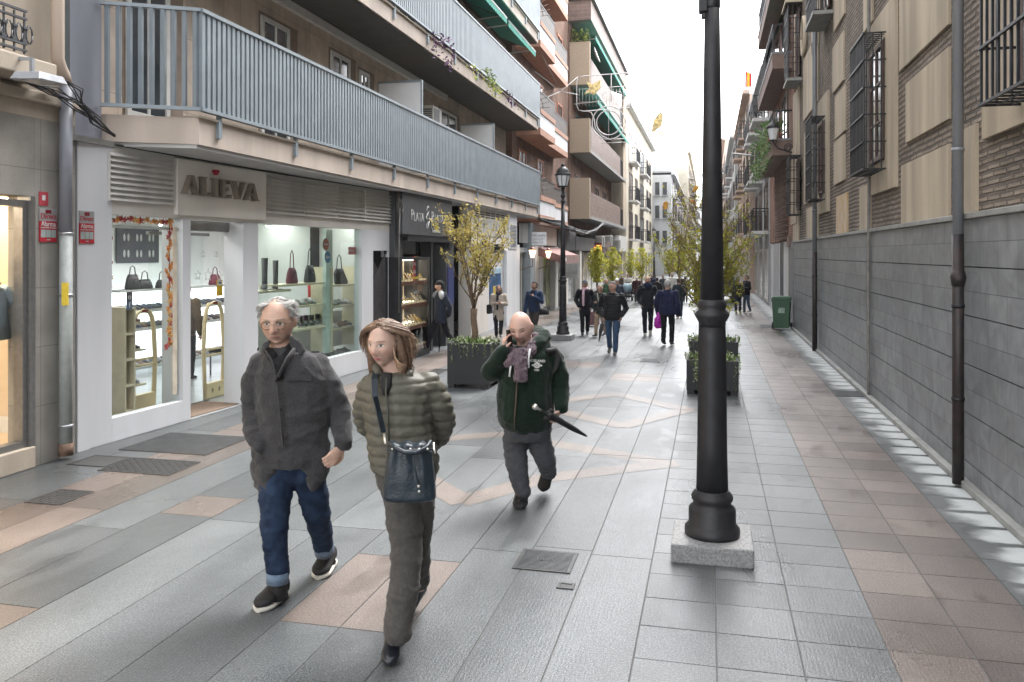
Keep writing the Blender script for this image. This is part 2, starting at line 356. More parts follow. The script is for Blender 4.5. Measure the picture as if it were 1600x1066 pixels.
# ------------------------------------------------------------------ covers and grates in the paving
m_iron = mat('m_cast_iron', (.045,.045,.045), .5, .3, bump=.3, bscale=90); m_steelg = mat('m_grate', (.13,.135,.14), .42, .6, bump=.2)
def cover(q, label, kind, group=None, name='manhole_cover'):
    """q: four ground pixels; laid square to the street"""
    P = [G(*c) for c in q]; x0 = (P[0].x+P[3].x)/2; x1 = (P[1].x+P[2].x)/2; y0 = (P[0].y+P[1].y)/2; y1 = (P[2].y+P[3].y)/2
    if x0 > x1: x0, x1 = x1, x0
    t = thing(name, label, 'cover', ((x0+x1)/2, (y0+y1)/2, 0), group); b = MB(); z = .004
    fw = .018; b.box(x0,x1,y0,y0+fw,-.01,z+.003).box(x0,x1,y1-fw,y1,-.01,z+.003).box(x0,x0+fw,y0+fw,y1-fw,-.01,z+.003).box(x1-fw,x1,y0+fw,y1-fw,-.01,z+.003)
    put(b, 'frame', m_iron, t); p = MB(); p.box(x0+fw,x1-fw,y0+fw,y1-fw,-.01,z)
    if kind == 'ribs':
        n = max(6, int((y1-y0)/.022)); 
        for k in range(n): yy = y0+fw+(y1-y0-2*fw)*(k+.5)/n; p.box(x0+fw+.004, x1-fw-.004, yy-.004, yy+.004, z, z+.004)
    elif kind == 'studs':
        nx = max(4, int((x1-x0)/.045)); ny = max(4, int((y1-y0)/.045))
        for a in range(nx):
            for c in range(ny):
                xx = x0+fw+(x1-x0-2*fw)*(a+.5)/nx; yy = y0+fw+(y1-y0-2*fw)*(c+.5)/ny; l_ = .016; s_ = .005
                if (a+c) % 2: l_, s_ = s_, l_
                p.box(xx-l_, xx+l_, yy-s_, yy+s_, z, z+.005)
    put(p, 'plate', m_steelg if kind == 'ribs' else m_iron, t)
    return t, (x0, x1, y0, y1)
t, r = cover([(798,893),(893,893),(905,862),(815,862)], 'square ribbed steel cover near the middle of the foreground', 'ribs')
text('18-W', .06, Matrix.Translation(((r[0]+r[1])/2, (r[2]+r[3])/2, .009)), .002, m_iron, t)
cover([(869,921),(897,921),(899,912),(872,912)], 'tiny dark valve cover just below the ribbed steel cover', 'plain', name='valve_cover')
cover([(40,787),(100,789),(146,768),(88,765)], 'small black studded cover on the pink strip by the left edge', 'studs')
cover([(148,735),(250,743),(325,723),(213,716)], 'large chequered iron cover in front of the shoe shop', 'studs')
cover([(106,726),(165,731),(200,716),(150,711)], 'small dark cover at the foot of the drainpipe', 'plain')
cover([(185,700),(300,714),(410,682),(268,679)], 'wide ribbed mat-like grating before the shoe shop window', 'ribs')
cover([(996,566),(1030,566),(1036,561),(1004,561)], 'drain grate in the middle of the street beside the black planters', 'ribs', name='drain_grate')
cover([(1302,620),(1345,620),(1352,611),(1303,611)], 'drain grate at the foot of the right wall by the thin pipe', 'ribs', name='drain_grate')
cover([(1187,512),(1208,512),(1208,508),(1188,508)], 'small drain grate just left of the green bin', 'ribs', name='drain_grate')
cover([(1012,470),(1030,470),(1032,467),(1014,467)], 'far grate in the paving behind the walkers', 'ribs', name='drain_grate')
cover([(668,584),(690,586),(697,578),(676,576)], 'dark grate to the left of the tree planter', 'studs')
# ------------------------------------------------------------------ RIGHT: old church wall
XR = 2.2
FR = Frame((XR, 0), (XR, 50), -1)         # s = Y, outward = -X
m_cream = mat('m_plaster', (.45,.38,.29), .85, 0, .2, 2.6, .25, 25, .2, streak=1)
m_stain = mat('m_plaster_stained', (.52,.36,.20), .85, 0, .2, 5, .3, 25, .2, col2=(.55,.46,.36))
def brick_mat(name, c1, c2, mort, w_, h_, ms, rough=.9, disp=.03, bump=1.0, noise_s=1.2, frac=.35):
    m = newmat(name); N, L = nt(m); b = N['Principled BSDF']; tc = N.new('ShaderNodeTexCoord')
    nz = N.new('ShaderNodeTexNoise'); nz.inputs['Scale'].default_value = 2.5; nz.inputs['Detail'].default_value = 4; L.new(tc.outputs['Object'], nz.inputs[0])
    sc = N.new('ShaderNodeVectorMath'); sc.operation = 'SUBTRACT'; L.new(nz.outputs['Color'], sc.inputs[0]); sc.inputs[1].default_value = (.5,.5,.5)
    s2 = N.new('ShaderNodeVectorMath'); s2.operation = 'SCALE'; L.new(sc.outputs[0], s2.inputs[0]); s2.inputs['Scale'].default_value = disp
    ad = N.new('ShaderNodeVectorMath'); L.new(tc.outputs['Object'], ad.inputs[0]); L.new(s2.outputs[0], ad.inputs[1])
    sp = N.new('ShaderNodeSeparateXYZ'); cb = N.new('ShaderNodeCombineXYZ'); L.new(ad.outputs[0], sp.inputs[0])
    a2 = N.new('ShaderNodeMath'); L.new(sp.outputs[0], a2.inputs[0]); L.new(sp.outputs[1], a2.inputs[1]); L.new(a2.outputs[0], cb.inputs[0]); L.new(sp.outputs[2], cb.inputs[1])
    br = N.new('ShaderNodeTexBrick'); L.new(cb.outputs[0], br.inputs[0]); br.inputs['Scale'].default_value = 1; br.inputs['Brick Width'].default_value = w_; br.inputs['Row Height'].default_value = h_
    br.inputs['Mortar Size'].default_value = ms; br.inputs['Mortar Smooth'].default_value = .4; br.inputs['Color1'].default_value = rgba(c1); br.inputs['Color2'].default_value = rgba(c2); br.inputs['Mortar'].default_value = rgba(mort)
    n2 = N.new('ShaderNodeTexNoise'); n2.inputs['Scale'].default_value = noise_s; n2.inputs['Detail'].default_value = 8; L.new(tc.outputs['Object'], n2.inputs[0])
    mr = N.new('ShaderNodeMapRange'); mr.inputs[1].default_value = .3; mr.inputs[2].default_value = .7; mr.inputs[3].default_value = .7; mr.inputs[4].default_value = 1.25; L.new(n2.outputs[0], mr.inputs[0])
    mu = N.new('ShaderNodeMix'); mu.data_type = 'RGBA'; mu.blend_type = 'MULTIPLY'; mu.inputs[0].default_value = 1; L.new(br.outputs[0], mu.inputs[6]); L.new(mr.outputs[0], mu.inputs[7]); L.new(mu.outputs[2], b.inputs['Base Color'])
    b.inputs['Roughness'].default_value = rough; b.inputs['Specular IOR Level'].default_value = .2
    n3 = N.new('ShaderNodeTexNoise'); n3.inputs['Scale'].default_value = 22; n3.inputs['Detail'].default_value = 6; L.new(tc.outputs['Object'], n3.inputs[0])
    h = N.new('ShaderNodeMath'); h.operation = 'MULTIPLY_ADD'; L.new(n3.outputs[0], h.inputs[0]); h.inputs[1].default_value = .8
    iv = N.new('ShaderNodeMath'); iv.operation = 'SUBTRACT'; iv.inputs[0].default_value = 1; L.new(br.outputs['Fac'], iv.inputs[1]); L.new(iv.outputs[0], h.inputs[2])
    bp = N.new('ShaderNodeBump'); bp.inputs['Strength'].default_value = bump; bp.inputs['Distance'].default_value = .03; L.new(h.outputs[0], bp.inputs['Height']); L.new(bp.outputs[0], b.inputs['Normal'])
    return m
m_oldbrick = brick_mat('m_old_brick', (.33,.275,.225), (.25,.205,.165), (.155,.13,.11), .30, .062, .019)
m_slate = grid_mat('m_slate_cladding', (.205,.213,.222), (.06,.06,.06), .43, .42, .40, .006, .13, .5, bump=.3, veins=2.0)
m_stonecap = mat('m_stone_cap', (.27,.27,.255), .7, 0, .15, 5, .2)
m_black = mat('m_black_iron', (.022,.022,.025), .45, .4, .2, 8, .2, 60)
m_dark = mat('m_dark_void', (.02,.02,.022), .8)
m_winglass = mat('m_window_glass', (.045,.055,.065), .08, 0, .3, 2, spec=.8)
m_whitefr = mat('m_white_frame', (.62,.62,.6), .5, 0, .06)
m_wood = mat('m_window_wood', (.11,.065,.05), .5, 0, .2, 12)
church = thing('old_church', 'long ochre plaster and thin brick church wall with grey slate plinth on the right', 'building', (XR, 12, 0))
put(FR.mb().box(-8, 23.3, -8, 0, 0, 11), 'wall', m_oldbrick, church)
PLZ = 2.30
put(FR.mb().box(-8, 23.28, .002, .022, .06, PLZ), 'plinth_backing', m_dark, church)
for z0, z1 in ((.062,.205),(.215,.625),(.635,1.045),(1.055,1.465),(1.475,1.885),(1.895,2.296)): put(FR.mb().box(-8, 23.28, .0225, .045, z0, z1), 'slate_course', m_slate, church)
put(FR.mb().box(-8, 23.29, .0, .075, PLZ, PLZ+.05), 'plinth_cap', m_stonecap, church, .006)
put(FR.mb().box(-8, 23.28, .0, .11, 0, .058), 'kerb_course', m_stonecap, church, .008)
def ppart(a, b, o0, o1, z0, z1, st=0): put(FR.mb().box(a, b, o0, o1, z0, z1), 'plaster_panel', [m_cream, m_stain][st], church, .004)
def panel(px0, px1, pyt0, pyb0, o=.03, st=0, toplinth=False):
    """plaster field seen from column px0 (far) to px1 (near); top and bottom rows read at px0"""
    s0, zt = FR.at(px0, pyt0); zb = FR.z_(px0, pyb0); s1 = FR.s_(px1)
    if toplinth: zb = PLZ+.05
    ppart(min(s0,s1), max(s0,s1), .0, o, zb, zt, st); return s0, s1, zb, zt
panel(1412, 1487, 259, 0, toplinth=True)
panel(1419, 1487, 131, 224)
panel(1409, 1487, -70, 112)
panel(1504, 1530, 205, 0, toplinth=True)
panel(1305, 1322, 224, 290); panel(1307, 1323, 152, 218); panel(1303, 1320, 76, 147); panel(1305, 1322, -60, 51)
panel(1309, 1326, 308, 0, st=1, toplinth=True)
panel(1346, 1362, 294, 0, toplinth=True)
panel(1262, 1280, 327, 0, toplinth=True)
panel(1257, 1280, 95, 190); panel(1270, 1281, 30, 88); panel(1258, 1270, 210, 320)
panel(1241, 1250, 150, 350, toplinth=True); panel(1243, 1249, 20, 140); panel(1352,1366,-60,52)
# surrounds of the windows
panel(1281, 1297, 162, 336, .045); panel(1365, 1404, 42, 306, .045); panel(1238, 1247, 235, 352, .045)
s0 = FR.s_(1543); zb = 2.93
ppart(4.2, s0, 0, .045, zb, 5.3)
ppart(-2.5, .8, 0, .045, 2.9, 5.3)
panel(1275, 1303, -45, 52, .045)
def window(F, root, s0, s1, z0, z1, o=.0, frame=.045, mats=(m_whitefr, m_winglass), cols=2, rows=2, name='window', deep=.03):
    f = F.mb(); f.box(s0,s1,o,o+deep,z0,z0+frame).box(s0,s1,o,o+deep,z1-frame,z1).box(s0,s0+frame,o,o+deep,z0+frame,z1-frame).box(s1-frame,s1,o,o+deep,z0+frame,z1-frame)
    for k in range(1, cols): c = s0+(s1-s0)*k/cols; f.box(c-.02,c+.02,o+.002,o+deep-.003,z0+frame,z1-frame)
    for k in range(1, rows): c = z0+(z1-z0)*k/rows; f.box(s0+frame,s1-frame,o+.003,o+deep-.006,c-.014,c+.014)
    w_ = put(f, name, mats[0], root); sub(F.mb().box(s0+frame*.5,s1-frame*.5,o-.002,o+.008,z0+frame*.5,z1-frame*.5), 'pane', mats[1], w_); return w_
def cage(root, s0, s1, z0, z1, dpt, nv=9, nh=5):
    c = FR.mb(); r = .009; fr = dpt
    for k in range(nv+1): s = s0+(s1-s0)*k/nv; c.bar((s,fr,z0),(s,fr,z1),.018)
    for k in range(nh+1): z = z0+(z1-z0)*k/nh; c.bar((s0-.01,fr+.012,z),(s1+.01,fr+.012,z),.02); c.bar((s0,.0,z),(s0,fr,z),.018); c.bar((s1,.0,z),(s1,fr,z),.018)
    for s in (s0, s1):
        for k in (1, 2): c.bar((s,fr*k/3,z0),(s,fr*k/3,z1),.014)
    for k in range(nv+1):
        s = s0+(s1-s0)*k/nv
        for z in (z0, z1): c.bar((s,.0,z),(s,fr,z),.014)
    for z in (z0, z1):
        for k in (1, 2): c.bar((s0,fr*k/3,z),(s1,fr*k/3,z),.014)
    return put(c, 'window_grille', m_black, root)
for s0, s1, z0, z1 in ((11.3,12.35,3.08,4.80), (17.0,17.95,3.06,4.66), (21.6,22.4,2.98,4.44), (4.9,6.62,3.07,5.1), (-1.9,-.2,3.07,5.1)):
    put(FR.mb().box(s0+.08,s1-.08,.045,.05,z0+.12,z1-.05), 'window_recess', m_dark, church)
    wn = window(FR, church, s0+.1, s1-.1, z0+.14, z1-.08, .052, .05, (m_wood, m_winglass), 2, 3)
    cage(church, s0, s1, z0, z1, .30, 10 if s1-s0 < 1.3 else 14)
for s0, s1, z0, z1 in ((16.3,17.5,6.5,8.3), (21.6,22.6,6.35,8.2), (11.2,12.4,6.4,8.2), (4.6,6.5,6.4,8.2)):
    window(FR, church, s0+.1, s1-.1, z0+.1, z1-.08, .05, .05, (m_wood, m_winglass), 2, 3)
    put(FR.mb().box(s0-.05,s1+.05,.0,.36,z0-.07,z0), 'balcony_slab', m_stonecap, church)
    cage(church, s0, s1, z0+.002, z1, .33, 9)
    put(FR.mb().box(s0-.06,s1+.06,.0,.40,z1+.01,z1+.09), 'grille_hood', m_cream, church)
ov = FR.mb(); ov.M = FR.M; c0 = FR.at(1259, 57); 
ring = [(c0[0]+.34*math.cos(t*math.pi/12), .046, c0[1]+.45*math.sin(t*math.pi/12)) for t in range(24)]; ov.poly(ring); put(ov, 'oval_niche', mat('m_niche', (.22,.16,.11), .9), church)
ov = FR.mb(); ov.tube(ring+[ring[0]], .05, 6); put(ov, 'oval_moulding', m_cream, church)
# pipes on the wall
m_greypipe = mat('m_grey_pipe', (.27,.28,.30), .45, .3, .15, 6, .15, 40, streak=1); m_rust = mat('m_rusty_pipe', (.028,.026,.027), .5, .3, .3, 8, .3, 40, col2=(.05,.034,.032))
def wallpipe(px, pyb, r, zj, label, top=10.5, matl=(m_greypipe, m_rust), clips=(.75, 1.55, 2.9, 4.2, 5.6)):
    s = FR.s_(px, .045+r+.03); o = .045+r+.03; t = thing('drainpipe', label, 'pipe', FR.w(s, o, 0), 'drainpipes on the church wall')
    P = lambda z: FR.w(s, o, z)
    put(MB().tube([P(zj), P(top)], r*.94, 14), 'upper_pipe', matl[0], t); put(MB().tube([P(.02), P(zj+.05)], r, 14), 'lower_pipe', matl[1], t)
    for z in clips:
        b = MB().tube([P(z-.015), P(z+.015)], r*1.12, 14); b.M = FR.M; b.box(s-.006, s+r*2.0, o-.01, o+.004, z-.01, z+.01); b.M = None
        put(b, 'clip', m_black if z < zj else m_greypipe, t)
    return t, P
t, P = wallpipe(1497, 748, .047, 2.12, 'thick drainpipe nearest the camera on the right wall, grey above and rusty black below')
put(MB().tube([P(1.72), P(1.80), P(1.86)], [.05, .064, .05], 14), 'joint', m_rust, t)
wallpipe(1273, 546, .05, 2.0, 'thick drainpipe farther along the right wall near the bin, grey top and black foot')
s = FR.s_(1358, .07); t = thing('cable_conduit', 'thin grey conduit running up the right wall between the two thick drainpipes', 'pipe', FR.w(s, .075, 0))
put(MB().tube([FR.w(s+.03*math.sin(z*1.3)*(1 if z < 3.3 else 0), .075 if z < PLZ else .075, z) for z in [i*.4 for i in range(26)]], .022, 8), 'tube', mat('m_conduit', (.20,.19,.18), .6, 0, .2, 8), t)
# ------------------------------------------------------------------ LEFT frames
F0 = Frame((-6.18, 0), (-6.18, 7.1), 1)
FS = Frame((-6.18, 7.23), (-5.67, 15.35), 1)      # shoe shop + silver shop front line
FB = Frame((-5.62, 15.35), (-5.52, 40), 1)        # ground floors beyond
FU = Frame((-6.5, 0), (-6.5, 30), 1)              # recessed upper wall, s = Y
def fbox(F, *a): return F.mb().box(*a)
m_stone0 = grid_mat('m_limestone_cladding', (.27,.255,.23), (.17,.16,.145), .62, .56, .7, .008, .05, .0, bump=.3, speck=.18)
m_trim0 = mat('m_limestone_trim', (.42,.36,.29), .8, 0, .12, 3, .2, 40, streak=1)
m_steelfr = mat('m_steel_frame', (.24,.235,.23), .35, .6, .08, 20)
m_wpaint = mat('m_white_paint', (.64,.65,.67), .5, 0, .07, 2, .08, 40, streak=1)
m_beige = mat('m_beige_fascia', (.66,.63,.58), .6, 0, .10, 1.5, .1, 40, streak=1)
m_slab = mat('m_balcony_fascia', (.53,.45,.385), .75, 0, .14, 2.2, .2, 30, streak=1)
m_soff = mat('m_soffit', (.50,.49,.48), .8, 0, .08, 3)
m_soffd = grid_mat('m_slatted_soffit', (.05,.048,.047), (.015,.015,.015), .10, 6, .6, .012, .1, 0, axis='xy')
m_rail = mat('m_blue_grey_rail', (.25,.29,.32), .45, .1, .08, 4)
m_tilewall = grid_mat('m_travertine_tiles', (.50,.42,.34), (.28,.23,.19), .42, .95, .6, .008, .10, 0, bump=.3)
m_greywall = mat('m_grey_render', (.26,.27,.31), .8, 0, .14, 1.5, .2, 30, streak=1)
m_glass = glass_mat('m_shop_glass', (.93,.97,.95), .0)
m_glassg = glass_mat('m_green_glass', (.82,.94,.89), .05)
m_cwall = mat('m_cream_interior', (.62,.50,.36), .7, 0, .06, 2)
m_lamp = emis('m_lamp_warm', (1,.86,.66), 4); m_lampw = emis('m_lamp_white', (.93,.97,1), 4.5)
# ---- building at the left edge
b0 = thing('stone_clad_building', 'grey stone clad building with a lit clothes window at the left edge', 'building', (-6.4, 5, 0))
sw1 = F0.s_(46)                                    # far jamb of the display window
zt = 2.50
put(fbox(F0, sw1+.06, 7.08, -.3, 0, 0, 3.28), 'stone_pier', m_stone0, b0)
put(fbox(F0, -2, sw1+.06, -.3, -.001, zt+.04, 3.28), 'stone_lintel', m_stone0, b0)
put(fbox(F0, -2, sw1+.045, -.3, .03, 0, .20), 'window_sill', m_trim0, b0, .01)
f = F0.mb(); f.box(-2,sw1,-.12,-.02,.201,.26).box(-2,sw1,-.12,-.02,zt-.06,zt).box(sw1-.06,sw1,-.12,-.02,.26,zt-.06).box(sw1,sw1+.058,-.14,.012,.201,zt+.038)
wf = put(f, 'display_window', m_steelfr, b0); sub(F0.mb().poly([(-2,-.085,.26),(sw1-.06,-.085,.26),(sw1-.06,-.085,zt-.06),(-2,-.085,zt-.06)]), 'pane', glass_mat('m_clear', (.97,.97,.95), .0), wf)
r0 = F0.mb(); r0.box(-2,7.02,-1.3,-1.25,.2,2.6).box(6.99,7.02,-1.25,-.301,.2,2.6).box(-2,6.99,-1.25,-.31,.15,.2).box(-2,6.99,-1.25,-.31,2.56,2.6); put(r0, 'display_niche', m_cwall, b0)
r0 = F0.mb(); r0.box(-2,6.98,-1.249,-1.235,.2,.36).box(6.97,6.985,-1.23,-.31,.2,.36); put(r0, 'skirting', m_whitefr, b0)
put(fbox(F0, -1, 6.9, -.9, -.6, 2.53, 2.559), 'niche_light', m_lamp, b0)
put(fbox(F0, -2, 7.08, -.5, 0, 3.281, 3.42), 'cornice', m_trim0, b0); put(fbox(F0, -2, 7.09, -.4, .07, 3.421, 3.53), 'cornice_moulding', m_trim0, b0, .015)
put(fbox(F0, -2, 7.0, -.6, -.03, 3.531, 12), 'upper_wall', m_trim0, b0)
put(fbox(F0, -2, F0.s_(41), -.02, .34, 3.57, 3.74), 'balcony_slab', m_trim0, b0, .015)
br = F0.mb(); s1 = F0.s_(38,.3)
for k in range(30):
    s = s1-.11*k
    br.bar((s,.3,3.76),(s,.3,4.12),.014)
    br.tube([(s+.055+.035*math.cos(a*math.pi/5), .3, 3.94+.08*math.sin(a*math.pi/5)) for a in range(11)], .008, 5)
    br.box(s-.03,s+.02,.285,.315,3.86,3.885).box(s-.02,s+.03,.285,.315,3.98,4.0)
for z in (3.78, 3.84, 4.06, 4.13): br.box(s1-3.4, s1+.02, .285, .315, z, z+.018)
put(br, 'ornate_railing', mat('m_wrought_iron', (.10,.105,.115), .5, .4), b0)
bl = F0.mb()
for k in range(3):
    s = s1-.16-.30*k; bl.lathe([(.035,0),(.035,.03),(.02,.05),(.03,.10),(.035,.15),(.02,.22),(.03,.25),(.03,.28),(.02,.30),(.03,.4),(.02,.6)], (s,.05,4.15), 12)
put(bl, 'balusters', mat('m_baluster', (.22,.24,.27), .6), b0)
put(fbox(F0, 6.93, 7.0, -.1, .01, 3.54, 12), 'dark_gutter', mat('m_gutter', (.07,.08,.08), .5), b0)
# jacket on a hanger inside
jk = thing('hanging_jacket', 'small pale blue jacket with cream collar hanging in the lit window at the left edge', 'jacket', F0.w(F0.s_(35,-.3)-.46, -.3, 1.15), None)
sj = F0.s_(35,-.3)-.46; zj = F0.z_(8,438,-.3); jb = F0.mb()
zb_ = F0.z_(30,527,-.3); H = zj-zb_
jb.loft([((sj,-.3,zb_),(.32,0,0),(0,.09,0)),((sj,-.3,zb_+H*.45),(.28,0,0),(0,.09,0)),((sj,-.3,zb_+H*.8),(.30,0,0),(0,.08,0)),((sj,-.3,zj-.03),(.13,0,0),(0,.06,0)),((sj,-.3,zj),(.09,0,0),(0,.05,0))])
for sd in (-1, 1): jb.loft([((sj+sd*.2,-.3,zj-.09),(.06,0,.05),(0,.06,0)),((sj+sd*.33,-.3,zj-.2),(.065,0,.02),(0,.06,0)),((sj+sd*.40,-.28,zj-H*.6),(.06,0,0),(0,.055,0)),((sj+sd*.42,-.25,zb_+.02),(.05,0,0),(0,.05,0))])
put(jb, 'jacket_body', mat('m_denim_pale', (.36,.45,.52), .9, 0, .12, 10, .2, 80), jk)
jb = F0.mb(); jb.loft([((sj,-.25,zj-.10),(.15,0,0),(0,.07,.03)),((sj,-.27,zj+.005),(.10,0,0),(0,.06,.02))])
for sd in (-1,1): jb.loft([((sj+sd*.42,-.25,zb_),(.056,0,0),(0,.056,0)),((sj+sd*.42,-.25,zb_+.05),(.056,0,0),(0,.056,0))])
put(jb, 'collar', mat('m_jacket_cream', (.55,.45,.33), .9), jk)
put(F0.mb().tube([(sj-.2,-.3,zj-.03),(sj,-.3,zj+.05),(sj+.2,-.3,zj-.03)], .012).tube([(sj,-.3,zj+.05),(sj,-.3,zj+.12)], .006), 'hanger', m_wood, jk)
hk = (sj, 0); put(fbox(F0, hk[0]-.11, hk[0]+.11, -.32, -.3, zj+.06, zj+.2), 'wooden_hook_plate', mat('m_gold_wood', (.35,.22,.10), .4), jk)
# floodlight
fl = thing('floodlight', 'grey floodlight on a bracket above the left shop window', 'light', F0.w(6.5,.4,3.2))
c = U(62,122,7.35); ax = (U(94,135,7.75)-U(26,120,7.05)).normalized(); up = Vector((0,0,1)); sd = ax.cross(up).normalized()
def obox(c, a, b, d, ha, hb, hd, taper=1):
    M = MB(); P = []
    for z in (-1, 1):
        for x, y in ((-1,-1),(1,-1),(1,1),(-1,1)):
            k = taper if z > 0 else 1; P.append(M.vv(c+a*x*ha*k+b*y*hb*k+d*z*hd))
    for q in ((3,2,1,0),(4,5,6,7),(0,1,5,4),(1,2,6,5),(2,3,7,6),(3,0,4,7)): M.ff([P[k] for k in q])
    return M
m_flood = mat('m_floodlight', (.30,.31,.33), .45, .2)
put(obox(c, ax, sd, up, .24, .13, .035, .82), 'housing', m_flood, fl, .008)
put(obox(c-up*.037, ax, sd, up, .21, .11, .003), 'lens', mat('m_lens', (.5,.5,.5), .2), fl)
br = MB(); br.bar(c-ax*.12+sd*.0+up*.03, c-ax*.12+up*.16, .03); br.bar(c-ax*.12+up*.15, c-ax*.12+up*.16-sd*.35, .025); br.bar(c+ax*.14+up*.03, c+ax*.14+up*.12-sd*.3, .03); put(br, 'bracket', m_flood, fl)
# left drainpipe
P = lambda z: F0.w(F0.s_(103,.075), .075, z)
dp = thing('drainpipe', 'grey downpipe with peeling paint and a yellow sticker between the two left shops', 'pipe', P(0))
zj_ = F0.z_(100,365,.075); ztop = F0.z_(100,128,.075)
put(MB().tube([P(zj_), P(ztop)], .058, 16), 'upper_pipe', mat('m_pipe_grey2', (.24,.25,.285), .5, 0, .08, 3, streak=1), dp)
put(MB().tube([P(.12), P(zj_-.002)], .060, 16), 'lower_pipe', mat('m_pipe_peeling', (.30,.33,.32), .5, 0, .1, 14, .2, 60, col2=(.36,.385,.375)), dp)
put(MB().tube([P(.04), P(.16)], .068, 16), 'rusty_foot', mat('m_rust2', (.16,.10,.07), .8, 0, .3, 20), dp)
e0 = P(ztop-.01); e1 = F0.w(F0.s_(90,.1), .1, F0.z_(92,100,.1)); put(MB().tube([e0, (e0*2+e1)/3+Vector((0,0,.03)), (e0+2*e1)/3+Vector((0,0,.02)), e1+Vector((0,0,.05)), e1+Vector((0,0,4))], .06, 14), 'cream_elbow_pipe', mat('m_pipe_cream', (.52,.42,.34), .6, 0, .1, 3, streak=1), dp)
for z in (zj_, 1.60, .33): put(MB().tube([P(z-.012), P(z+.012)], .066, 16), 'clip', mat('m_zinc', (.45,.46,.48), .35, .7), dp)
st = MB(F0.M); zs = F0.z_(104,458,.14); ss = F0.s_(104,.13)
for k in range(6):
    a0, a1 = R(20+k*20), R(40+k*20); st.poly([(ss+.0615*math.cos(a),.075+.0615*math.sin(a),z) for a, z in ((a0,zs-.12-.01*(k%2)),(a1,zs-.12+.012*(k%2)),(a1,zs+.10),(a0,zs+.10))])
sk = put(st, 'yellow_sticker', mat('m_sticker', (.75,.55,.05), .6, 0, .1, 20), dp)
# alarm signs
def alarm(F, px, pyt, pyb, wid, label):
    s, z1 = F.at(px, pyt); z0 = F.z_(px, pyb); t = thing('alarm_sign', label, 'sign', F.w(s,.0,z0), 'alarm company signs'); h = z1-z0; o = .012
    put(fbox(F, s-wid/2, s+wid/2, .001, o, z0, z0+h*.62), 'red_panel', mat('m_sign_red', (.42,.02,.035), .4), t)
    put(fbox(F, s-wid/2, s+wid/2, .001, o, z0+h*.621, z1), 'silver_panel', mat('m_sign_silver', (.42,.42,.42), .35, .3), t)
    put(fbox(F, s-wid*.16, s+wid*.16, o, o+.004, z1-h*.14, z1-h*.04), 'red_emblem', mat('m_sign_darkred', (.20,.01,.02), .4), t)
    text('Direct', wid*.36, text_frame(F, s, o+.002, z0+h*.76), .003, mat('m_sign_red', (.42,.02,.035)), t)
    text('Alarma', wid*.30, text_frame(F, s, o+.002, z0+h*.53), .003, m_whitefr, t, font_scale=(.98,1.15))
    text('CONECTADA A POLICIA', wid*.085, text_frame(F, s, o+.002, z0+h*.415), .003, m_whitefr, t)
    for k in range(3): put(fbox(F, s-wid*.44+k*wid*.3, s-wid*.17+k*wid*.3, o, o+.003, z0+h*.13, z0+h*.36), 'pictogram', mat('m_pict', (.32,.38,.36), .5), t)
    text('AVISO', wid*.08, text_frame(F, s, o+.002, z0+h*.06), .003, m_whitefr, t)
    return t
alarm(F0, 74, 326, 378, .21, 'red and silver alarm sign left of the grey downpipe on the stone pier')
alarm(FS, 134.5, 330, 380.5, .19, 'red and silver alarm sign on the white shop pillar right of the downpipe')
s, z1 = F0.at(67.5, 300); z0 = F0.z_(67.5, 321.5); t = thing('sticker_sign', 'small red sticker above the alarm sign on the stone pier', 'sign', F0.w(s,0,z0))
put(fbox(F0, s-.055, s+.055, .001, .006, z0, z1), 'plate', mat('m_sign_red2', (.42,.05,.07), .5), t); put(fbox(F0, s-.02, s+.02, .006, .008, z0+.05, z0+.10), 'emblem', m_whitefr, t)
# party wall
pw = thing('grey_party_wall', 'bare grey rendered wall strip between the two left buildings', 'wall', (-6.3, 7.3, 3.2))
put(MB().box(-8, -6.27, 7.02, 7.56, 3.19, 12), 'render', m_greywall, pw); put(MB().box(-7, -6.14, 6.98, 7.6, 3.13, 3.189), 'ledge', m_stonecap, pw)
